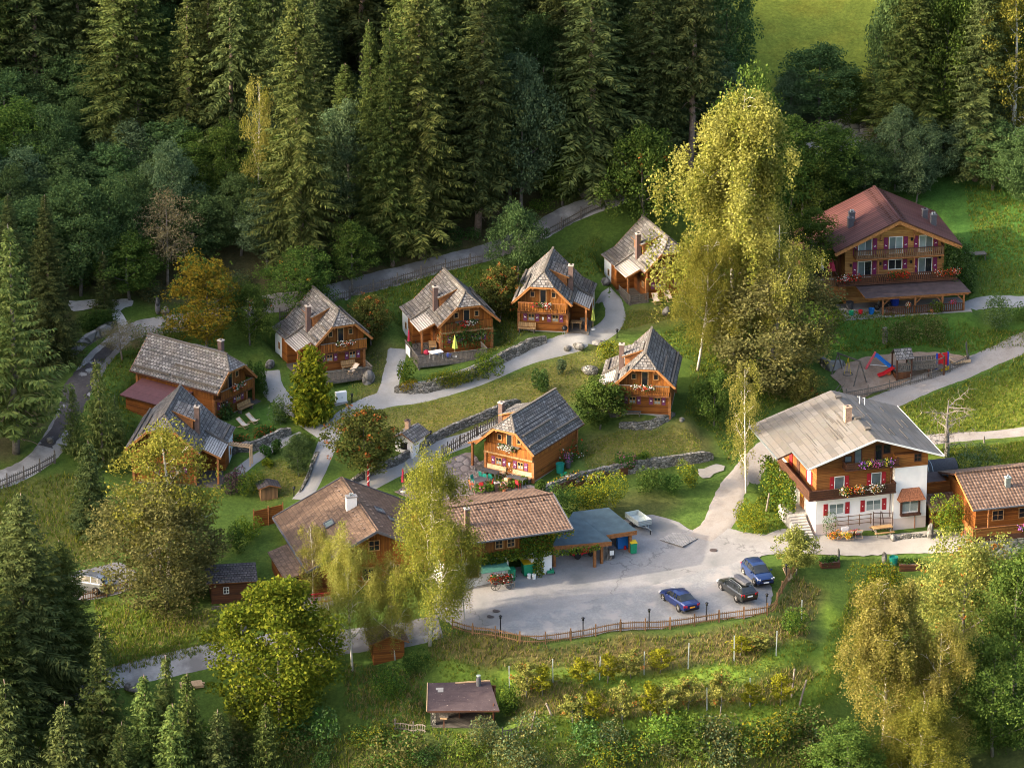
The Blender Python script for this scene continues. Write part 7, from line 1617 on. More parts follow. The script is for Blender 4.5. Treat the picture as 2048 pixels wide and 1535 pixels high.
# ------------------------------------------------------------------ cars
def car(label, u, v, heading, kind, paint, rails=None, box=False, plate='plate_white', front_cam=True):
    """heading: direction of the bonnet in degrees (0 = to the right, 90 = away)"""
    root = thing('parked_car', label, 'car', P(u, v) + Vector((0, 0, .06)), R(heading - 90))
    K = {'sedan': dict(L=4.65, hw=.89, body=[(-2.32,.42,.80,.70),(-2.22,.30,.94,.84),(-1.75,.24,.99,.89),(-1.0,.20,.95,.89),(.3,.20,.92,.89),(1.05,.22,.90,.89),(1.7,.24,.80,.87),(2.15,.28,.70,.80),(2.32,.38,.60,.66)], gh=[(-1.62,.97,1.00,.74,.70),(-.95,.95,1.36,.76,.58),(-.4,.94,1.43,.77,.60),(.15,.93,1.42,.77,.60),(.45,.92,1.36,.76,.59),(1.12,.90,.94,.74,.70)], wb=(-1.33,1.35), r=.32),
         'estate': dict(L=4.8, hw=.91, body=[(-2.38,.45,.92,.80),(-2.3,.32,1.0,.87),(-1.7,.26,1.0,.91),(-1.0,.22,.98,.91),(.4,.22,.95,.91),(1.1,.24,.93,.91),(1.8,.26,.84,.88),(2.25,.30,.74,.80),(2.4,.4,.62,.66)], gh=[(-2.26,.99,1.04,.76,.72),(-1.85,.98,1.42,.78,.60),(-1.2,.97,1.50,.79,.62),(.0,.95,1.49,.79,.62),(.5,.94,1.42,.78,.60),(1.2,.93,.97,.76,.70)], wb=(-1.38,1.4), r=.34),
         'suv': dict(L=4.12, hw=.90, body=[(-2.05,.42,.98,.78),(-1.95,.30,1.08,.86),(-1.4,.24,1.08,.90),(-.6,.22,1.06,.90),(.5,.22,1.03,.90),(1.1,.24,1.01,.90),(1.6,.26,.93,.87),(1.95,.30,.83,.80),(2.06,.4,.68,.68)], gh=[(-1.95,1.07,1.12,.76,.72),(-1.6,1.06,1.50,.78,.60),(-1.0,1.05,1.60,.79,.63),(-.1,1.04,1.60,.79,.63),(.4,1.03,1.53,.78,.61),(1.15,1.01,1.05,.76,.70)], wb=(-1.25,1.28), r=.34)}[kind]
    def loft(rings, mats):
        mb = MB()
        for a, b in zip(rings, rings[1:]):
            n = len(a)
            for k in range(n - 1): mb.face([a[k], a[k+1], b[k+1], b[k]], mats(k, a, b))
        mb.face(rings[0], mats(-1, 0, 0)); mb.face(rings[-1][::-1], mats(-1, 0, 0)); return mb
    R_ = []
    for y, zl, zh, hw in K['body']:
        h = [(hw*.90, zl), (hw*.98, zl + .10), (hw, zl + (zh - zl)*.55), (hw*.97, zh - .10), (hw*.88, zh - .015), (hw*.5, zh + .02), (0, zh + .03)]
        R_.append([Vector((x, y, z)) for x, z in h] + [Vector((-x, y, z)) for x, z in h[-2::-1]])
    mb = loft(R_, lambda k, a, b: paint)
    s0 = len(mb.v)
    for y in K['wb']:
        for g in (-1, 1): mb.lathe((g*(K['hw'] - .03), y, K['r']), [(0, .045*g), (K['r'] + .07, .045*g), (K['r'] + .07, -.1*g)], 'rubber', 16, 'X')
    body = mb.build('body', root, True)
    R_ = []
    for y, zb, zt, hb, ht in K['gh']:
        h = [(hb, zb), (hb + (ht - hb)*.92, zb + (zt - zb)*.90), (ht*.86, zt - .005), (ht*.45, zt + .02), (0, zt + .028)]
        R_.append([Vector((x, y, z)) for x, z in h] + [Vector((-x, y, z)) for x, z in h[-2::-1]])
    G_ = K['gh']
    def gm(k, a, b):
        if k == -1: return paint
        i = [id(x) for x in R_].index(id(a)); steep = i == 0 or i == len(R_) - 2
        if steep: return 'car_glass' if k in (1, 2, 3, 4, 5, 6) else 'car_glass'
        return 'car_glass' if k in (0, 7) else paint
    gl = loft(R_, gm); gl.build('greenhouse', root, True)
    ymid = [(G_[1][0] + G_[-2][0]) / 2 - .05, G_[1][0] + .25]
    mb = MB()
    for g in (-1, 1):
        for y in ymid:
            zb, zt, hb, ht = 1.0, G_[2][2] - .06, G_[2][3], G_[2][4]; mb.beam((g*(hb + .01), y, G_[2][1]), (g*(ht + .03), y + .05, zt), .08, .03, paint, up=(g, 0, .3))
        mb.beam((g*(G_[1][4] + .02), G_[1][0], G_[1][2] - .03), (g*(G_[-2][4] + .02), G_[-2][0], G_[-2][2] - .03), .05, .04, 'grey_metal' if rails else paint)
    mb.build('window_pillars', root)
    for y in K['wb']:
        for g in (-1, 1):
            r = K['r']; mb = MB(); mb.lathe((g*(K['hw'] - .12), y, r), [(r*.66, .14*g), (r*.95, .13*g), (r, .08*g), (r, -.1*g), (0, -.1*g)], 'rubber', 20, 'X'); wh = mb.build('wheel', root, True)
            mb = MB()
            for k in range(5): a = k*1.2566; mb.beam((g*(K['hw'] + .015), y, r), (g*(K['hw'] + .005), y + math.cos(a)*r*.64, r + math.sin(a)*r*.64), .09, .03, 'alloy', up=(g, 0, 0))
            mb.lathe((g*(K['hw'] - .0), y, r), [(r*.58, .0), (r*.68, .012*g), (r*.68, -.03*g)], 'alloy', 20, 'X'); mb.build('rim', wh)
    yf, yr = K['body'][-1][0], K['body'][0][0]; zf = K['body'][-2][2] - .1; zr = K['body'][0][2] - .08; hw = K['hw']
    for g in (-1, 1):
        mb = MB(); mb.cbox((g*hw*.74, yf - .18, zf + .02), (.34, .22, .13), 'lamp_clear', Matrix.Rotation(-g*R(24), 3, 'Z')); mb.build('headlight', root)
        mb = MB(); mb.cbox((g*hw*.76, yr + .09, zr + .02), (.34, .14, .20), 'tail_red', Matrix.Rotation(g*R(20), 3, 'Z')); mb.build('tail_light', root)
        mb = MB(); mb.cbox((g*(hw + .07), G_[-1][0] - .35, G_[-1][1] + .10), (.20, .12, .14), paint); mb.build('wing_mirror', root)
    mb = MB(); mb.cbox((0, yf + .0, .46), (.52, .05, .12), plate); mb.build('front_plate', root)
    mb = MB(); mb.cbox((0, yr - .02, zr - .12), (.52, .05, .12), plate); mb.build('rear_plate', root)
    mb = MB(); mb.cbox((0, yf - .03, zf - .04), (hw*1.05, .10, .11), 'black_metal'); mb.cbox((0, yf - .06, .33), (hw*1.5, .12, .12), 'black_metal'); mb.build('grille', root)
    mb = MB(); mb.cbox((0, yr + .03, .36), (hw*1.62, .10, .14), 'black_metal'); mb.build('rear_bumper', root)
    if rails:
        for g in (-1, 1): mb = MB(); mb.tube([(g*.56, G_[1][0] + .1, G_[1][2] + .05), (g*.57, G_[2][0], G_[2][2] + .09), (g*.57, G_[3][0], G_[3][2] + .08), (g*.56, G_[-2][0], G_[-2][2] + .04)], .022, rails, 6); mb.build('roof_rail', root)
    if box:
        mb = MB(); R2 = [[Vector((x*s, y, 1.62 + z)) for x, z in ((.40, 0), (.44, .10), (.36, .26), (0, .31), (-.36, .26), (-.44, .10), (-.40, 0))] for y, s in ((-1.95, .55), (-1.8, .9), (-.8, 1.0), (.0, .95), (.2, .6))]
        for a, b in zip(R2, R2[1:]):
            for k in range(6): mb.face([a[k], a[k+1], b[k+1], b[k]], 'chimney_grey')
            mb.face([a[6], a[0], b[0], b[6]], 'chimney_grey')
        mb.face(R2[0], 'chimney_grey'); mb.face(R2[-1][::-1], 'chimney_grey'); mb.build('roof_box', root, True)
    return root
car('metallic blue saloon car with orange plate seen from behind', 1358, 1209, 119, 'sedan', 'blue_paint', plate='plate_orange')
car('black estate car with grey roof box between the two blue cars', 1474, 1189, 117, 'estate', 'black_paint', 'grey_metal', True)
car('dark blue compact off-road car facing the fence corner', 1515, 1158, -70, 'suv', 'deep_blue_paint')
car('silver off-road car parked behind the big spruce at the lower left', 178, 1178, 155, 'suv', 'silver_paint', 'black_metal')
mb = MB()
# ------------------------------------------------------------------ yard things
def at(u, v, rz=0, dz=0.0): p = P(u, v); return Vector((p.x, p.y, p.z + dz)), R(rz)
def trailer(label, u, v, rz, name='car_trailer', mat='zinc', L=2.6, W=1.4):
    p, a = at(u, v, rz, .05); root = thing(name, label, 'trailer', p, a)
    mb = MB(); mb.box((-W/2, 0, .55), (W/2, L, .60), mat)
    for q in ((-W/2, 0, -W/2 + .04, L), (W/2 - .04, 0, W/2, L)): mb.box((q[0], q[1], .60), (q[2], q[3], 1.05), mat)
    mb.box((-W/2 + .041, 0, .60), (W/2 - .041, .04, 1.05), mat); mb.box((-W/2 + .041, L - .04, .60), (W/2 - .041, L, 1.05), mat)
    for z in (.66, .82, .98):
        mb.box((-W/2 - .02, -.03, z), (W/2 + .02, -.001, z + .03), 'grey_metal')
    mb.build('box', root)
    for g in (-1, 1): mb = MB(); mb.lathe((g*(W/2 + .12), L*.45, .30), [(.0, .08), (.3, .08), (.3, -.08), (0, -.08)], 'rubber', 16, 'X'); mb.build('wheel', root)
    mb = MB(); mb.beam((0, 0, .5), (0, -1.2, .48), .08, .08, 'grey_metal'); mb.beam((-.5, .2, .5), (0, -.6, .48), .06, .06, 'grey_metal'); mb.beam((.5, .2, .5), (0, -.6, .48), .06, .06, 'grey_metal'); mb.cyl((0, -1.0, .0), .05, .5, 'black_metal', 8); mb.build('drawbar', root)
trailer('grey open box trailer parked right of the carport', 1290, 1062, 28)
def upright():
    p, a = at(1247, 1098, 20, .05); root = thing('tilted_trailer', 'blue trailer tipped on end inside the carport', 'trailer', p, a); mb = MB(); mb.cbox((0, .25, 1.05), (1.15, .42, 2.0), 'blue_plastic', Matrix.Rotation(R(-10), 3, 'X'))
    for x in (-.45, 0, .45): mb.beam((x, -.02, .1), (x, .36, 2.0), .05, .06, 'deepblue_plastic')
    mb.build('tub', root); mb = MB(); mb.cyl((.1, -.15, .0), .12, .35, 'red_plastic', 10); mb.build('jockey_wheel', root)
upright()
def bin_(label, u, v, rz, body, lid, name='wheelie_bin', w=.6, d=.65, h=1.05, open_=False):
    p, a = at(u, v, rz, .06); root = thing(name, label, 'bin', p, a); mb = MB(); s = .86
    q = [Vector(k) for k in ((-w/2*s, -d/2*s, .05), (w/2*s, -d/2*s, .05), (w/2*s, d/2*s, .05), (-w/2*s, d/2*s, .05), (-w/2, -d/2, h), (w/2, -d/2, h), (w/2, d/2, h), (-w/2, d/2, h))]
    for k in ((0,3,2,1),(4,5,6,7),(0,1,5,4),(1,2,6,5),(2,3,7,6),(3,0,4,7)): mb.face([q[i] for i in k], body)
    mb.build('tub', root); mb = MB(); mb.face([(-w/2 - .03, -d/2 - .04, h + .03), (w/2 + .03, -d/2 - .04, h + .03), (w/2 + .03, d/2 + .03, h + .10), (-w/2 - .03, d/2 + .03, h + .10)], lid); mb.face([(-w/2 - .03, -d/2 - .04, h + .0), (w/2 + .03, -d/2 - .04, h), (w/2 + .03, -d/2 - .04, h + .03), (-w/2 - .03, -d/2 - .04, h + .03)], lid); mb.build('lid', root)
    for g in (-1, 1): mb = MB(); mb.lathe((g*w*.42, d*.42, .12), [(0, .04), (.12, .04), (.12, -.04), (0, -.04)], 'rubber', 12, 'X'); mb.build('wheel', root)
    return root
bin_('green waste container with yellow lid in the garage opening of the barn', 1058, 1149, 18, 'green_plastic', 'yellow_plastic', 'waste_container', 1.3, .9, 1.2)
bin_('green wheelie bin with yellow lid at the right end of the carport', 1266, 1106, 15, 'green_plastic', 'yellow_plastic')
b_ = bin_('dark bin with white sticker in front of the carport', 1222, 1116, 15, 'dark_canvas', 'dark_canvas'); mb = MB(); mb.box((-.22, -.34, .4), (.18, -.32, .85), 'white_paint'); mb.build('sticker', b_)
bin_('green bin behind the flower cart', 1023, 1160, 15, 'green_plastic', 'green_plastic')
def pot(label, u, v, r, h, mat, name='bucket', dz=.06, plantm=None, seed=0, cat=None):
    p = P(u, v); root = thing(name, label, cat or name.replace('_', ' '), (p.x, p.y, p.z + dz)); mb = MB(); mb.lathe((0, 0, 0), [(0, .0), (r*.78, .0), (r, h), (r*.9, h), (r*.85, h*.85), (0, h*.85)], mat, 16); mb.build('vessel', root)
    if plantm:
        me = shrub_mesh(seed + 500, r*1.9, r*1.9, r*3.6, plantm, 170, .10); o = bpy.data.objects.new('foliage', me); COL.objects.link(o); o.parent = root; o.location = (0, 0, h*.7)
    return root
pot('left white bucket in front of the waste container', 1058, 1157, .19, .42, 'white_paint'); pot('right white bucket in front of the waste container', 1068, 1158, .2, .46, 'white_paint')
pot('green rain barrel beside the patio chalet wall', 1120, 946, .42, .95, 'teal_plastic', 'rain_barrel', cat='barrel'); pot('green plastic tub at the corner of the raised bed', 1787, 1131, .42, .85, 'teal_plastic', 'garden_tub', cat='tub')
pot('left small green watering tub beside the rain barrel', 1124, 955, .16, .3, 'green_plastic', 'watering_tub', cat='tub'); pot('right small green watering tub beside the rain barrel', 1131, 951, .16, .3, 'green_plastic', 'watering_tub', cat='tub')
pot('terracotta pot with green plant at the corner of the patio chalet', 1078, 954, .22, .4, 'terracotta', 'potted_plant', .06, ['bush_green'], 1, 'plant'); pot('potted plant second from the corner of the patio chalet', 1092, 945, .22, .4, 'terracotta', 'potted_plant', .06, ['bush_green', 'broad_green'], 2, 'plant'); pot('potted plant with pink flowers beside the rain barrel', 1136, 936, .28, .7, 'dark_canvas', 'potted_plant', .06, ['bush_green', 'flower_pink', 'flower_violet'], 3, 'plant')
pot('wooden tub of white flowers between the two patio benches', 1018, 968, .36, .6, 'terracotta', 'flower_tub', .09, ['bush_green', 'bush_green', 'flower_white'], 4, 'flower tub'); pot('small pot of red and white flowers in front of the flower tub', 1008, 985, .2, .3, 'terracotta', 'potted_plant', .09, ['bush_green', 'flower_white', 'flower_red'], 5, 'plant')
def mower():
    p, a = at(1163, 1112, -60, .05); root = thing('ride_on_mower', 'red ride-on mower parked under the carport', 'mower', p, a); mb = MB(); R2 = [[Vector((x*s, y, .35 + z*t)) for x, z in ((.42, 0), (.46, .25), (.36, .5), (0, .58), (-.36, .5), (-.46, .25), (-.42, 0))] for y, s, t in ((-.1, .9, 1), (.4, 1, 1.05), (.9, .85, .9), (1.05, .6, .55))]
    for q, b in zip(R2, R2[1:]):
        for k in range(6): mb.face([q[k], q[k+1], b[k+1], b[k]], 'red_plastic')
    mb.face(R2[-1][::-1], 'red_plastic'); mb.face(R2[0], 'red_plastic'); mb.build('bonnet', root, True)
    mb = MB(); mb.cyl((0, .98, .62), .10, .03, 'white_paint', 12); mb.build('badge', root)
    mb = MB(); mb.box((-.25, -.75, .55), (.25, -.3, .65), 'black_metal'); mb.box((-.25, -.85, .65), (.25, -.75, 1.05), 'black_metal'); mb.build('seat', root); mb = MB(); mb.box((-.45, -1.0, .3), (.45, -.11, .5), 'red_plastic'); mb.build('chassis', root)
    for x, y, r in ((-.5, -.7, .32), (.5, -.7, .32), (-.45, .7, .22), (.45, .7, .22)): mb = MB(); mb.lathe((x, y, r), [(0, .09), (r, .09), (r, -.09), (0, -.09)], 'rubber', 14, 'X'); mb.build('wheel', root)
mower()
def push_mower():
    p, a = at(1100, 1146, 10, .06); root = thing('push_mower', 'black and green lawn mower beside the ivy column', 'mower', p, a); mb = MB(); mb.box((-.32, -.4, .12), (.32, .35, .34), 'green_plastic'); mb.cyl((0, 0, .34), .16, .18, 'black_metal', 12); mb.build('deck', root)
    mb = MB(); mb.tube([(-.26, .3, .3), (-.26, 1.0, .95), (.26, 1.0, .95), (.26, .3, .3)], .02, 'black_metal', 6); mb.build('handle', root); mb = MB(); mb.box((-.25, .36, .2), (.25, .8, .6), 'dark_canvas'); mb.build('grass_bag', root)
    for x, y in ((-.35, -.3), (.35, -.3), (-.35, .3), (.35, .3)): mb = MB(); mb.lathe((x, y, .1), [(0, .03), (.1, .03), (.1, -.03), (0, -.03)], 'rubber', 12, 'X'); mb.build('wheel', root)
push_mower()
def cart():
    p, a = at(1003, 1176, 12, .06); root = thing('flower_cart', 'old wooden cart full of red flowers in front of the barn', 'cart', p, a); mb = MB(); mb.box((-1.0, -.4, .6), (1.0, .4, .95), 'dark_logs'); mb.build('cart_box', root)
    for x in (-.65, .7):
        mb = MB()
        mb.tube([(x + .42*math.cos(k*math.pi/10), -.52, .45 + .42*math.sin(k*math.pi/10)) for k in range(21)], .035, 'grey_wood', 6, False)
        for k in range(8): t = k*math.pi/4; mb.beam((x, -.52, .45), (x + .42*math.cos(t), -.52, .45 + .42*math.sin(t)), .04, .04, 'grey_wood', up=(0, 1, 0))
        mb.build('wheel', root)
    flowers(root, (-.9, .0, 1.15), (.9, .0, 1.15), 420, ['flower_red', 'flower_red', 'flower_white'], seed=61, spread=.22, drop=.4, size=.13)
cart()
for u, v, lb in ((993,1222,'round iron cover on the car park, rear one of the left pair'),(982,1233,'round iron cover on the car park, front one of the left pair'),(1427,1101,'round iron cover in the patched square near the farm track')):
    p = P(u, v); mb = MB(); mb.cyl((0, 0, .06), .36, .03, 'iron_cover', 24); tag(mb.build('manhole_cover', None, False, p), lb, 'manhole cover')
def grid():
    p, a = at(1357, 1080, -38, .07); root = thing('timber_mat', 'square slatted timber mat lying on the gravel beside the yard', 'timber mat', p, a); mb = MB()
    for k in range(14): mb.box((-1.3 + k*.19, -1.2, .05), (-1.3 + k*.19 + .15, 1.2, .09), 'concrete')
    for y in (-1.1, 0, 1.1): mb.box((-1.32, y - .05, .0), (1.36, y + .05, .049), 'grey_wood')
    mb.build('slats', root)
grid()
def sticks():
    p, a = at(1211, 1118, 20); root = thing('leaning_poles', 'bundle of pale poles leaning against the carport post', 'poles', p, a); rg = random.Random(2)
    for k in range(8): mb = MB(); x = -.3 + k*.09; mb.tube([(x*1.6, -.35, .0), (x*.6, .15, 1.5 + rg.uniform(-.2, .3))], .035, 'dead_wood', 5); mb.build('pole', root)
sticks()

# ------------------------------------------------------------------ furniture
def bench(label, pos, rz, L=1.8, mat='bench_wood', back=True, name='bench', group=None):
    root = thing(name, label, 'bench', pos, rz, group); mb = MB(); mb.box((-L/2, -.22, .42), (L/2, .2, .48), mat); mb.build('seat', root)
    if back: mb = MB(); mb.cbox((0, .25, .74), (L, .05, .44), mat, Matrix.Rotation(R(-8), 3, 'X')); mb.build('backrest', root)
    for x in (-L/2 + .15, L/2 - .15): mb = MB(); mb.box((x - .04, -.18, .0), (x + .04, .24, .419), 'grey_wood'); mb.build('leg', root)
    return root
def table(label, pos, rz, L=1.7, W=.8, mat='bench_wood', name='table', rnd=False, h=.75):
    root = thing(name, label, 'table', pos, rz); mb = MB()
    if rnd: mb.cyl((0, 0, h - .04), W/2, .05, mat, 24)
    else: mb.box((-L/2, -W/2, h - .05), (L/2, W/2, h), mat)
    mb.build('tabletop', root)
    lx, ly = (W*.3, W*.3) if rnd else (L/2 - .15, W/2 - .1)
    for x in (-lx, lx):
        for y in (-ly, ly): mb = MB(); mb.box((x - .035, y - .035, 0), (x + .035, y + .035, h - .051), mat if mat != 'dark_canvas' else 'grey_metal'); mb.build('leg', root)
    return root
def lounger(label, pos, rz, mat='cream_canvas', name='deck_chair'):
    root = thing(name, label, 'deck chair', pos, rz); mb = MB(); pr = [(-.0, .85), (.35, .48), (.8, .30), (1.15, .36)]
    for (a, z), (b, y) in zip(pr, pr[1:]): mb.face([(-.28, -a, z), (.28, -a, z), (.28, -b, y), (-.28, -b, y)], mat)
    mb.build('canvas_seat', root); mb = MB()
    for g in (-1, 1): mb.beam((g*.31, .02, .88), (g*.31, -1.0, .02), .04, .04, 'pale_wood'); mb.beam((g*.31, -.15, .02), (g*.31, -1.2, .40), .04, .04, 'pale_wood')
    for y, z in ((.02, .88), (-1.2, .4), (-1.0, .02), (-.15, .02)): mb.beam((-.31, y, z), (.31, y, z), .035, .035, 'pale_wood')
    mb.build('frame', root)
def chair(label, pos, rz, mat, group='patio chairs'):
    root = thing('garden_chair', label, 'chair', pos, rz, group); mb = MB(); mb.box((-.2, -.2, .42), (.2, .2, .46), mat); mb.build('seat', root); mb = MB(); mb.cbox((0, .22, .68), (.38, .03, .40), mat, Matrix.Rotation(R(-8), 3, 'X')); mb.build('backrest', root)
    for x in (-.17, .17):
        for y in (-.17, .17): mb = MB(); mb.box((x - .015, y - .015, 0), (x + .015, y + .015, .419), mat); mb.build('leg', root)
def parasol(label, pos, mat, h=2.3, r=.24):
    root = thing('parasol', label, 'parasol', pos); mb = MB(); mb.cyl((0, 0, 0), .025, h + .1, 'pale_wood', 8); mb.build('pole', root); mb = MB(); n = 12; pr = [(.03, h), (.10, h - .25), (r*.75, h*.62), (r, h*.42)]
    for k in range(n):
        for (r0, z0), (r1, z1) in zip(pr, pr[1:]):
            a, b = 2*math.pi*k/n, 2*math.pi*(k+1)/n; f0 = 1 if k % 2 else .72; f1 = .72 if k % 2 else 1
            mb.face([(r0*f0*math.cos(a), r0*f0*math.sin(a), z0), (r1*f0*math.cos(a), r1*f0*math.sin(a), z1), (r1*f1*math.cos(b), r1*f1*math.sin(b), z1), (r0*f1*math.cos(b), r0*f1*math.sin(b), z0)], mat)
    mb.build('folded_canopy', root); mb = MB(); mb.cyl((0, 0, 0), .24, .07, 'white_paint', 16); mb.build('foot', root)
def wl(root, x, y, z=0.0): return root.matrix_basis @ Vector((x, y, z))
for r in [c[0] for c in CHALETS]: pass
bpy.context.view_layer.update()
def cw(ch, x, y, z=0.02): return ch.matrix_world @ Vector((x, y, z)), ch.rotation_euler.z
p, a = cw(cE, -1.55, -.45); bench('weathered beige bench under the windows of the middle back-row chalet', p, a, 1.75)
p, a = cw(cE, 3.2, 1.0, .12); table('wooden table on the porch of the middle back-row chalet', p, a, 1.1, .7)
p, a = cw(cE, 3.9, 1.3, .12); bench('grey chair bench beside the porch table of the middle back-row chalet', p, a, .8, 'grey_wood')
def kettle():
    p, a = cw(cE, 2.25, -.75); root = thing('kettle_grill', 'black kettle grill at the corner of the middle back-row chalet', 'grill', p, a); mb = MB(); mb.lathe((0, 0, .75), [(.0, -.24), (.2, -.2), (.29, 0), (.2, .18), (.05, .24), (0, .25)], 'black_metal', 18); mb.build('bowl', root)
    for k in range(3): t = k*2.094 + .5; mb = MB(); mb.beam((.12*math.cos(t), .12*math.sin(t), .6), (.3*math.cos(t), .3*math.sin(t), .0), .03, .03, 'grey_metal'); mb.build('leg', root)
kettle()
parasol('folded lime-green parasol on a white foot beside the chalet path', P(1186, 660) + Vector((0, 0, .07)), 'lime_canvas')
p, a = cw(cG, -1.3, -.5); bench('grey plank bench in front of the sunlit-roof chalet', p, a, 2.0, 'grey_wood', False)
p, a = cw(cA, 1.6, -.6); bench('bench with beige back in front of the leftmost chalet', p, a, 2.0, 'bench_wood')
lounger('left beige deck chair on the lawn of the leftmost chalet', P(476, 852), R(60)); lounger('right beige deck chair on the lawn of the leftmost chalet', P(495, 843), R(60))
lounger('beige lounger on the lawn of the highest chalet', P(1309, 602), R(15)); p, a = cw(cF, 1.6, -1.1); table('long grey table before the wall of the highest chalet', p, a, 1.8, .7, 'grey_wood'); lounger('folding chair between lounger and table of the highest chalet', P(1332, 597), R(25))
p, a = cw(cF, -3.4, -.3); 
def deck_of(ch, label, pts, z, railing=True, name='sun_deck', mat='grey_deck', open_edges=()):
    root = thing(name, label, 'deck', ch.matrix_world @ Vector((0, 0, 0)), ch.rotation_euler.z); mb = MB(); mb.prism(pts, z - .22, z, mat); mb.build('floor', root)
    for q in pts: m = MB(); m.beam((q[0]*.97, q[1]*.97, -2.0), (q[0]*.97, q[1]*.97, z - .23), .14, .14, 'grey_wood'); m.build('support', root)
    if railing: rail(root, [(x, y, z) for x, y in railing], .95, 'grey_wood', 'railing', .13, .06, .03, toprail='grey_wood')
    return root
dD = deck_of(cD, 'large grey wooden deck with picket railing around the vine-covered chalet', [(-5.6, 2.9), (-5.8, -2.6), (1.4, -2.5), (1.4, -.25), (-2.75, -.25), (-2.75, 2.9)], .10, [(-5.6, 2.3), (-5.75, -2.55), (1.35, -2.45), (1.35, -.4)])
p, a = cw(cD, -3.2, .9, .13); table('wooden table under the porch of the deck chalet', p, a + R(75), 1.7, .75); p, a = cw(cD, -3.5, -1.2, .11)
t_ = table('table under a white cloth on the grey deck', p, a + R(10), 1.3, .8, 'white_paint')
def washing():
    p, a = cw(cD, -2.9, -.9, .11); rng = np.random.default_rng(3)
    for i, (dx, dy, m, nm) in enumerate(((-.3, .4, 'blue_plastic', 'blue bag beside the clothed table'), (.75, -.2, 'deepblue_plastic', 'dark blue bag right of the clothed table'), (-1.4, .5, 'crimson_canvas', 'crimson bag left of the clothed table'), (-.6, 2.4, 'blue_plastic', 'light blue towels hanging under the porch'))):
        bm = bmesh.new(); bmesh.ops.create_icosphere(bm, subdivisions=2, radius=.3)
        for v in bm.verts: v.co = Vector((v.co.x*(1 + rng.normal(0, .12)), v.co.y, v.co.z*.9 + .28))
        me = bpy.data.meshes.new('bag'); bm.to_mesh(me); bm.free(); me.materials.append(MATS[m]); o = bpy.data.objects.new('bag', me); COL.objects.link(o); o.location = p + Vector((dx, dy, 0)); tag(o, nm, 'bag')
washing()
def bike():
    p, a = cw(cD, -4.3, 1.6, .11); root = thing('bicycle', 'dark bicycle standing on the porch of the deck chalet', 'bicycle', p, a + R(70))
    for y in (-.52, .52): mb = MB(); mb.tube([(0, y + .33*math.cos(k*math.pi/9), .34 + .33*math.sin(k*math.pi/9)) for k in range(19)], .025, 'rubber', 6, False); mb.build('wheel', root)
    mb = MB(); mb.tube([(0, -.52, .34), (0, -.2, .75), (0, .42, .72), (0, .02, .34), (0, -.2, .75)], .022, 'black_metal', 6); mb.tube([(0, .52, .34), (0, .4, .95)], .022, 'black_metal', 6); mb.tube([(0, -.52, .34), (0, .02, .34)], .018, 'black_metal', 6); mb.build('frame', root)
    mb = MB(); mb.tube([(-.28, .34, .98), (0, .4, .96), (.28, .34, .98)], .018, 'black_metal', 6); mb.build('handlebar', root); mb = MB(); mb.box((-.07, -.34, .82), (.07, -.1, .88), 'rubber'); mb.build('saddle', root)
bike()
mb = MB(); q = [cw(cD, -5.82, y, z)[0] for y, z in ((-.2, 1.05), (1.3, 1.05), (1.3, .1), (-.2, .1))]; mb.face(q, 'white_paint'); mb.face([k + Vector((-.02, -.01, 0)) for k in q], 'white_paint'); tag(mb.build('white_towel'), 'white cloth hanging over the left deck railing', 'cloth')
p, a = cw(cD, -1.6, -1.3, .12); parasol('folded lime-green parasol on the grey deck in front of the vine', p, 'lime_canvas', 2.2, .32); p, a = cw(cD, -5.3, 2.0, .12); parasol('folded crimson parasol at the left corner of the grey deck', p, 'crimson_canvas', 2.1, .18)
dC = deck_of(cC, 'small grey deck with railing beside the golden conifer', [(-2.6, -.25), (-2.6, -2.9), (2.3, -2.9), (2.3, -.9), (1.2, -.25)], .10, [(-2.5, -2.8), (2.2, -2.8), (2.2, -1.0)])
p, a = cw(cC, .6, -.6, .12); bench('beige bench on the small deck at the chalet wall', p, a, 1.5); p, a = cw(cC, 1.2, -1.3, .12); lounger('beige lounger on the small deck', p, a + R(-70))
def cabinet():
    p, a = at(682, 806, 23); root = thing('utility_cabinet', 'white utility cabinet below the small deck', 'cabinet', p, a); mb = MB(); mb.box((-.65, -.25, -.2), (.65, .25, .18), 'concrete'); mb.build('base', root); mb = MB(); mb.box((-.55, -.2, .181), (.55, .2, 1.2), 'white_paint'); mb.build('housing', root)
    for g in (-1, 1): mb = MB(); mb.box((g*.27 - .255, -.215, .22), (g*.27 + .255, -.201, 1.16), 'white_plaster'); mb.box((g*.06 - .01, -.225, .6), (g*.06 + .01, -.216, .75), 'black_metal'); mb.build('door', root)
cabinet()
dF = deck_of(cF, 'porch deck with dark plank railing at the highest chalet', [(-4.4, 3.4), (-4.5, -.7), (-2.45, -.8), (-2.45, 3.4)], .12, None)
mb = MB()
for k in range(4):
    z = .3 + k*.2; mb.beam((-4.4, 2.5, z), (-4.42, -.65, z), .04, .13, 'grey_wood'); mb.beam((-4.42, -.65, z), (-2.5, -.75, z), .04, .13, 'grey_wood')
for x, y in ((-4.4, 2.4), (-4.4, .8), (-4.4, -.6), (-3.4, -.68), (-2.55, -.72)): mb.beam((x, y, .12), (x, y, 1.05), .09, .09, 'grey_wood')
mb.build('railing', dF)
mb = MB(); q0 = cw(cB, 4.4, 2.6, 2.1)[0]; rz_ = cB.rotation_euler.z
pg = thing('pergola', 'small pale timber pergola at the right wall of the big left chalet', 'pergola', P(500, 932), rz_ + R(-10)); mb = MB()
for y in (-.05, .45): mb.beam((-2.2, y, 1.95), (.15, y, 1.95), .1, .12, 'pale_wood')
for k in range(9): mb.beam((-2.1 + k*.27, -.15, 2.05), (-2.1 + k*.27, .55, 2.05), .06, .08, 'pale_wood')
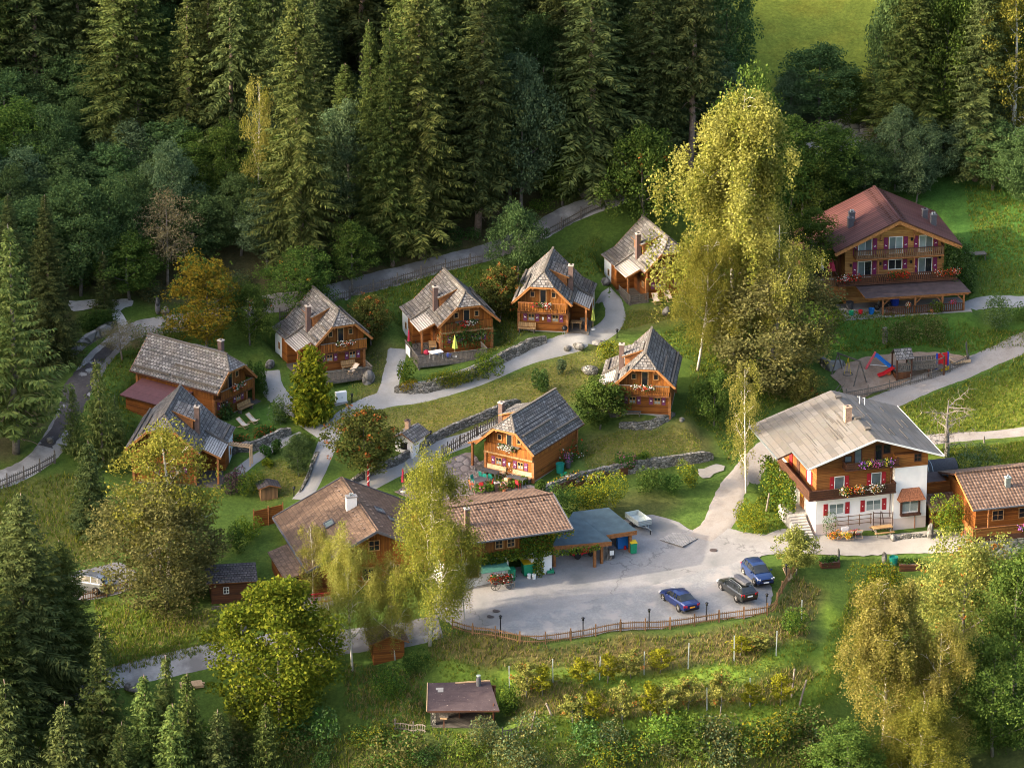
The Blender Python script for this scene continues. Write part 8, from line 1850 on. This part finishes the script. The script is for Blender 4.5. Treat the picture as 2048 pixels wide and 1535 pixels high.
mb.build('top_frame', pg)
for y in (-.05, .45): mb = MB(); mb.beam((.05, y, -.3), (.05, y, 1.88), .1, .1, 'pale_wood'); mb.build('post', pg)
# patio of the lowest chalet
p, a = cw(cH, -1.35, -.35, .07); bench('left pale bench against the wall of the patio chalet', p, a, 2.1, 'pale_wood'); p, a = cw(cH, 1.45, -.35, .07); bench('right pale bench against the wall of the patio chalet', p, a, 2.1, 'pale_wood')
p, a = cw(cH, -1.5, -1.15, .07); table('left grey rectangular table on the patio', p, a, 1.9, .8, 'dark_canvas'); p, a = cw(cH, 1.5, -1.2, .07); table('right grey rectangular table on the patio', p, a, 1.9, .8, 'dark_canvas'); p, a = cw(cH, -1.1, -3.4, .07); table('round grey table on the patio', p, a, 1.2, 1.25, 'dark_canvas', 'round_table', True)
CH_ = [(-1.9, -1.9, 170, 'teal_plastic', 'green chair at the left rectangular table, left one'), (-.9, -1.9, 185, 'teal_plastic', 'green chair at the left rectangular table, right one'), (-2.75, -1.2, 90, 'grey_metal', 'dark chair at the end of the left rectangular table'), (.9, -1.95, 180, 'pale_wood', 'wooden chair at the right rectangular table'), (2.1, -1.95, 175, 'red_shutter', 'dark red chair at the right rectangular table'), (-2.0, -3.2, 80, 'teal_plastic', 'mint chair left of the round table'), (-1.3, -2.55, 10, 'teal_plastic', 'mint chair behind the round table'), (-1.6, -4.2, 140, 'orange_plastic', 'orange chair in front of the round table'), (-.2, -3.1, -70, 'red_plastic', 'red chair right of the round table'), (-.6, -4.1, 210, 'red_shutter', 'dark red chair in front of the round table')]
for x, y, r, m, lb in CH_: p, a = cw(cH, x, y, .07); chair(lb + ' on the patio', p, a + R(r), m)
def striped_pole():
    root = thing('striped_pole', 'tall red and white spiral striped pole behind the restaurant roof', 'pole', P(737, 975)); 
    mb = MB(); mb.cyl((0, 0, 0), .11, 2.5, 'red_shutter', 12); mb.build('pole', root); mb = MB(); mb.tube([(.115*math.cos(t*.5), .115*math.sin(t*.5), .3 + t*.045) for t in range(48)], .035, 'white_paint', 6); mb.build('white_spiral', root); mb = MB(); mb.lathe((0, 0, 2.5), [(.1, 0), (.16, .1), (.05, .2), (.1, .3), (.0, .45)], 'zinc', 10); mb.build('finial', root)
striped_pole(); parasol('folded crimson parasol behind the restaurant roof', P(806, 985) + Vector((0, 0, .08)), 'crimson_canvas', 2.4, .2)
for i, (u, v, w_, ms, lb) in enumerate(((960,985,30,['ivy_leaf','flower_pink'],'left end'),(985,982,34,['ivy_leaf','bush_yellow'],'second piece from the left'),(1012,978,34,['ivy_leaf','flower_pink','bush_green'],'middle'),(1040,974,34,['ivy_leaf','broad_lime'],'right end'))): bush('hydrangea_bush', 'flowering hydrangea along the front of the patio, ' + lb, 'bush', u, v, v - 18, w_, ms, 1, 420, .14, [6, 1, 2][:len(ms)], group='hydrangeas along the patio')
def raised(label, a, b, fl, h=.45, d=.8):
    A, B = P(*a), P(*b); q = (A + B)/2; L = (B - A).length; root = thing('raised_bed', label, 'raised bed', q, math.atan2(B.y - A.y, B.x - A.x)); mb = MB(); mb.box((-L/2, -d/2, -.4), (L/2, d/2, h), 'dark_logs'); mb.box((-L/2 + .08, -d/2 + .08, h + .001), (L/2 - .08, d/2 - .08, h + .02), 'bark_spruce'); mb.build('timber_box', root)
    flowers(root, (-L*.42, .07, h + .2), (L*.42, .07, h + .2), 260, fl, seed=int(a[0]), spread=.2, drop=.15, size=.15, name='planting')
raised('timber bed with orange flowers right of the patio chalet', (1100,980), (1165,955), ['flower_orange', 'bush_yellow']); raised('second timber bed with blooms below the rain barrel', (1150,972), (1215,950), ['flower_orange', 'flower_white', 'bush_yellow'], .4, .6)
raised('timber raised bed behind the yellowing apple tree', (1640,1132), (1678,1130), ['bush_green']); raised('timber raised bed right of the green tub', (1798,1136), (1840,1134), ['bush_green', 'broad_lime'])
raised('planting trough at the foot of the lower lawn', (1235,945), (1290,930), ['bush_green'])
# farmhouse terrace
def picnic():
    p, a = cw(fh, .75, -1.35, .1); root = thing('picnic_table', 'weathered picnic table with fixed benches before the farmhouse', 'picnic table', p, a); mb = MB(); mb.box((-.95, -.38, .7), (.95, .38, .76), 'bench_wood'); mb.build('tabletop', root)
    for g in (-1, 1): mb = MB(); mb.box((-.95, g*.75 - .14, .40), (.95, g*.75 + .14, .45), 'bench_wood'); mb.build('bench', root)
    for x in (-.7, .7): mb = MB(); mb.beam((x, -.8, .05), (x, -.2, .69), .09, .09, 'grey_wood'); mb.beam((x, .8, .05), (x, .2, .69), .09, .09, 'grey_wood'); mb.beam((x, -.8, .35), (x, .8, .35), .08, .08, 'grey_wood'); mb.build('trestle', root)
picnic()
for x, lb in ((-2.55, 'left'), (-1.65, 'right')): p, a = cw(fh, x, -2.0, .1); lounger('%s white chair with round pattern before the farmhouse flowers' % lb, p, a + R(180 - 8), 'white_plaster', 'folding_chair')
for i, (x, y, ms, lb, s) in enumerate(((-3.9, -1.4, ['bush_green', 'flower_orange', 'flower_red'], 'left mass of orange and red flowers before the farmhouse', .55), (-3.0, -1.6, ['bush_green', 'flower_orange', 'flower_yellow'], 'middle bright orange flowers before the farmhouse', .5), (-1.9, -1.2, ['bush_green', 'flower_red', 'flower_pink'], 'right red flowers behind the white chairs', .5))):
    p, a = cw(fh, x, y, .08); o = bpy.data.objects.new('flower_bush', shrub_mesh(700 + i, s*1.3, s, s*1.5, ms, 700, .12, [4, 3, 2], 6)); COL.objects.link(o); o.location = p; tag(o, lb, 'flowers')
p, a = cw(fh, -4.0, -.45, .1); o = bpy.data.objects.new('espalier_shrub', shrub_mesh(710, .7, .4, 2.6, ['beech_dark', 'bush_green'], 420, .14, None, 7)); COL.objects.link(o); o.location = p; tag(o, 'dark wall shrub at the left front corner of the farmhouse', 'bush')
p, a = cw(fh, -2.6, -.5, .1)
hatch = MB(); hatch.box((-.35, -.06, 0), (.35, .06, .75), 'white_paint'); tag(hatch.build('white_board', None, False, p, a), 'white board leaning at the cellar wall of the farmhouse', 'board')
mb = MB(); mb.cbox((0, 0, .75), (.9, .06, 1.3), 'pale_wood', Matrix.Rotation(R(-25), 3, 'X')); tag(mb.build('notice_board', None, False, P(1575, 1160), R(60)), 'pale board standing at the end of the car park fence', 'board')
p, a = cw(gh, 7.6, 4.5, 0); table('grey timber table on the slope right of the guesthouse', P(1950, 520), R(10), 2.2, 1.0, 'grey_wood')
# things under the guesthouse porch
for x, y, m, lb, s in ((-3.1, -3.3, 'blue_plastic', 'blue toy cart under the guesthouse porch', .55), (-4.2, -3.2, 'red_plastic', 'red toy box left of the blue toy cart', .4), (-5.2, -3.4, 'green_plastic', 'green crate at the left end of the guesthouse terrace', .45), (-.2, -1.2, 'deepblue_plastic', 'tall blue barrel under the guesthouse porch', .9), (-4.9, -1.5, 'dark_canvas', 'dark bin beside the guesthouse wall', .7), (2.9, -4.0, 'terracotta', 'reddish flower box hung on the porch fence', .35)):
    p, a = cw(gh, x, y, .06); mb = MB(); mb.lathe((0, 0, 0), [(0, 0), (.26*s/.55, 0), (.32*s/.55, s), (.28*s/.55, s), (.26*s/.55, s*.8), (0, s*.8)], m, 8); tag(mb.build('tub', None, False, p, a), lb, 'tub')
def moto():
    p, a = cw(gh, -1.7, -2.6, .06); root = thing('motorbike', 'dark motorbike parked under the guesthouse porch', 'motorbike', p, a + R(70))
    for y in (-.65, .65): mb = MB(); mb.lathe((0, y, .3), [(.2, .06), (.3, .05), (.3, -.05), (.2, -.06), (.2, .06)], 'rubber', 16, 'X'); mb.build('wheel', root)
    mb = MB(); mb.cbox((0, -.05, .55), (.3, .8, .35), 'black_metal'); mb.cbox((0, .15, .8), (.28, .45, .2), 'black_metal'); mb.build('engine_block', root); mb = MB(); mb.cbox((0, -.45, .78), (.26, .6, .1), 'rubber'); mb.build('saddle', root); mb = MB(); mb.tube([(-.35, .4, 1.0), (0, .5, .98), (.35, .4, 1.0)], .02, 'grey_metal', 6); mb.tube([(0, .5, .98), (0, .66, .3)], .03, 'grey_metal', 6); mb.build('handlebar', root)
moto()
for x, ms, lb in ((.6, ['bush_green', 'flower_red', 'flower_white'], 'pot flowers hanging at the left of the porch fence'), (5.0, ['bush_green', 'flower_pink', 'flower_red'], 'pink flowers hanging at the right of the porch fence')):
    p, a = cw(gh, x, -4.15, .7); o = bpy.data.objects.new('hanging_flower_bush', shrub_mesh(int(720 + x), .45, .25, .6, ms, 300, .11, [2, 2, 1], 4)); COL.objects.link(o); o.location = p; tag(o, lb, 'flowers')
p, a = cw(gh, 3.2, -4.3, .0); o = bpy.data.objects.new('vine_shrub', shrub_mesh(731, .8, .3, 1.5, ['broad_lime', 'ivy_leaf'], 420, .16, None, 6)); COL.objects.link(o); o.location = p; tag(o, 'yellow-green vine climbing a post of the guesthouse porch', 'plant')
p, a = cw(gh, -6.4, .4, 2.6); parasol('large folded wine-red parasol on the guesthouse deck', p, 'crimson_canvas', 2.3, .5); p, a = cw(gh, -7.3, .6, 2.55); parasol('folded white parasol on the guesthouse deck', p, 'white_plaster', 2.4, .2)

# ------------------------------------------------------------------ playground
def swing():
    p = P(1697, 758); root = thing('swing', 'grey timber frame swing with yellow ropes in the play area', 'swing', p, R(-48)); W = 1.5; H = 2.3
    for x in (-W, W):
        for y in (-.9, .9): mb = MB(); mb.tube([(x*1.05, y, -.1), (x, 0, H)], .07, 'grey_wood', 7); mb.build('leg', root)
    mb = MB(); mb.tube([(-W*1.1, 0, H), (W*1.1, 0, H)], .075, 'grey_wood', 7); mb.build('crossbeam', root)
    mb = MB()
    for t in (.0, 2.09, 4.19): mb.tube([(-.1, 0, H - .05), (-.1 + .4*math.cos(t), .4*math.sin(t), .55)], .02, 'yellow_plastic', 5)
    mb.build('ropes', root); mb = MB(); mb.tube([(-.1 + .48*math.cos(k*math.pi/9), .48*math.sin(k*math.pi/9), .52) for k in range(19)], .05, 'grey_wood', 6, False); mb.build('nest_seat', root)
swing()
def slide(label, u, v, rz, m1, m2, name='slide', L=2.3, H=1.35):
    root = thing(name, label, 'slide', P(u, v) + Vector((0, 0, .05)), R(rz)); pr = [(0, H), (.25, H), (1.0, H*.55), (1.7, H*.2), (L, .12)]; mb = MB()
    for (a, z), (b, y) in zip(pr, pr[1:]):
        mb.face([(a, -.24, z), (b, -.24, y), (b, .24, y), (a, .24, z)], m2)
        for g in (-1, 1): mb.face([(a, g*.24, z), (b, g*.24, y), (b, g*.28, y + .16), (a, g*.28, z + .16)], m2); mb.face([(a, g*.28, z + .16), (b, g*.28, y + .16), (b, g*.32, y - .06), (a, g*.32, z - .06)], m2)
    mb.build('chute', root); mb = MB()
    for g in (-1, 1): mb.beam((.05, g*.3, H + .25), (-.75, g*.34, 0), .12, .20, m1)
    for k in range(4): z = .25 + k*.3; mb.beam((-.68 + k*.19, -.3, z), (-.68 + k*.19, .3, z), .16, .05, m1)
    mb.build('ladder', root); mb = MB(); mb.beam((-.4, 0, .35), (1.3, 0, .35), .05, .05, 'white_paint'); mb.build('brace', root)
slide('plastic slide with pink-red ladder and blue chute', 1748, 737, -14, 'pink_plastic', 'blue_plastic')
def tower():
    p = P(1803, 752); root = thing('play_tower', 'weathered timber play tower with shingled roof and plank bridge', 'play tower', p, R(14)); W = .75
    for x in (-W, W):
        for y in (-W, W): mb = MB(); mb.beam((x, y, -.1), (x, y, 2.25), .14, .14, 'dark_beam'); mb.build('post', root)
    mb = MB(); mb.box((-W, -W, .75), (W, W, .84), 'grey_deck'); mb.build('platform', root)
    mb = MB()
    for g in (-1, 1): mb.slope((-W - .15, 0, 2.95), (W + .15, 0, 2.95), (W + .15, g*(W + .3), 2.15), (-W - .15, g*(W + .3), 2.15), 'shingle', 3, .03, .05, 'grey_wood')
    mb.build('roof', root); mb = MB(); mb.box((-W, -W - .05, .02), (W, -W - .01, .72), 'dark_boards'); mb.box((-W - .05, -W, .02), (-W - .01, W, .5), 'dark_boards'); mb.build('side_panel', root)
    rail(root, [(-W, -W, .84), (W, -W, .84)], .75, 'grey_wood', 'tower_railing', .2, .1)
    mb = MB(); mb.box((W + .01, -.55, .72), (4.3, .55, .8), 'grey_deck'); mb.build('bridge', root)
    rail(root, [(W + .1, -.58, .8), (3.6, -.58, .8)], .85, 'grey_wood', 'bridge_railing', .17, .11); rail(root, [(W + .1, .58, .8), (3.6, .58, .8)], .85, 'grey_wood', 'bridge_railing', .17, .11)
    for x in (2.6, 4.2):
        for y in (-.55, .55): mb = MB(); mb.beam((x, y, -.1), (x, y, 1.9 if x > 4 else .72), .13, .13, 'dark_beam'); mb.build('bridge_post', root)
    mb = MB()
    for y in (-.55, .55): mb.beam((3.6, y, 1.62), (4.25, y, 1.85), .08, .08, 'grey_wood')
    mb.beam((4.2, -.55, 1.85), (4.2, .55, 1.85), .08, .08, 'grey_wood'); mb.build('end_frame', root)
    mb = MB()
    pr = [(-.75, .86), (-1.2, .62), (-1.8, .28), (-2.35, .16)]
    for (a, z), (b, y) in zip(pr, pr[1:]):
        mb.face([(a, -.05, z), (b, -.05, y), (b, .45, y), (a, .45, z)], 'red_plastic')
        for q in (-.05, .45): mb.face([(a, q, z), (b, q, y), (b, q, y + .18), (a, q, z + .18)], 'red_plastic')
    mb.build('red_slide', root); mb = MB()
    for y in (.85, 1.3): mb.tube([(.6, y - .1, 2.2), (.9, y, 1.5), (1.4, y + .3, .1)], .03, 'green_plastic', 6)
    mb.build('climbing_bars', root)
tower()
def toyhouse():
    p = P(1884, 738); root = thing('toy_panel', 'red toy wall with dark blue corner posts beside the play bridge', 'toy', p, R(25)); mb = MB(); mb.box((-.55, -.04, .4), (.55, .04, 1.7), 'red_plastic'); mb.build('panel', root)
    for x in (-.62, .62): mb = MB(); mb.box((x - .07, -.09, 0), (x + .07, .09, 1.75), 'deepblue_plastic'); mb.build('post', root)
    mb = MB(); mb.box((-.4, -.6, .05), (.5, -.2, .4), 'yellow_plastic'); mb.build('yellow_step', root)
toyhouse()
mb = MB(); mb.lathe((0, 0, .0), [(0, .02), (.22, .05), (.28, .22), (.2, .36), (0, .40)], 'orange_plastic', 12); tag(mb.build('orange_toy', None, False, P(1777, 750) + Vector((0, 0, .06))), 'orange plastic toy at the end of the red slide', 'toy')
def sandbox():
    p = P(1918, 722); root = thing('sandbox', 'square timber sandbox at the right end of the play area', 'sandbox', p + Vector((0, 0, .05)), R(20)); mb = MB()
    for q in ((-1, -1, 1, -1), (1, -1, 1, 1), (1, 1, -1, 1), (-1, 1, -1, -1)): mb.beam((q[0]*.9, q[1]*.7, .12), (q[2]*.9, q[3]*.7, .12), .14, .24, 'pale_wood')
    mb.build('frame', root); mb = MB(); mb.box((-.8, -.6, .0), (.8, .6, .08), 'wood_chips'); mb.build('sand', root)
sandbox()
mb = MB(); 
for k in range(5): mb.beam((-.35 + k*.14, 0, 0), (-.35 + k*.14, .25, 2.0), .10, .03, 'grey_wood')
mb.beam((-.45, .05, .5), (.4, .05, .5), .04, .1, 'grey_wood'); mb.beam((-.45, .2, 1.6), (.4, .2, 1.6), .04, .1, 'grey_wood'); tag(mb.build('plank_gate', None, False, P(1936, 722), R(75)), 'leaning grey plank gate at the right end of the play area', 'gate')
mb = MB()
for k in range(2): mb.tube([(k*.5, 0, 0), (k*.5 + 1.3, 0, 1.5)], .04, 'grey_wood', 6)
mb.beam((.6, 0, .7), (1.1, 0, .7), .05, .05, 'grey_wood'); tag(mb.build('goal_frame', None, False, P(1655, 800), R(20)), 'leaning grey timber frame above the farmhouse roof', 'frame')
def planks():
    root = thing('plank_pile', 'pile of pale planks beside the valley road', 'plank pile', P(385, 1372), R(15)); rg = random.Random(3)
    for k in range(10): mb = MB(); mb.cbox((rg.uniform(-.15, .15), -.5 + (k % 5)*.24, .12 + (k // 5)*.14), (2.0, .2, .1), 'pale_wood'); mb.build('plank', root)
planks()
rock('white stone heap beside the valley road', 268, 1382, 2.2, 1.0, 1.6, 'rock', 'stone_heap', 0, 77)
def gtable():
    p = P(905, 1440); root = thing('grill_table', 'dark table under the grill hut roof', 'table', p + Vector((0, .6, .05)), R(5)); mb = MB(); mb.box((-.8, -.35, .7), (.8, .35, .76), 'dark_logs'); mb.build('tabletop', root)
    for x in (-.6, .6): mb = MB(); mb.box((x - .05, -.3, 0), (x + .05, .3, .69), 'dark_logs'); mb.build('leg', root)
gtable()
bird = thing('bird_house', 'small bird house with plank roof on a post before the grill hut', 'bird house', P(888, 1458), R(-5)); mb = MB(); mb.beam((0, 0, -.3), (0, 0, 1.1), .1, .1, 'dark_beam'); mb.build('post', bird)
mb = MB(); mb.box((-.3, -.25, 1.1), (.3, .25, 1.4), 'pale_wood'); mb.build('house_box', bird); mb = MB()
for g in (-1, 1): mb.slope((-.42, 0, 1.65), (.42, 0, 1.65), (.42, g*.42, 1.36), (-.42, g*.42, 1.36), 'grey_wood', 3, .015, .03, 'grey_wood')
mb.build('roof', bird)
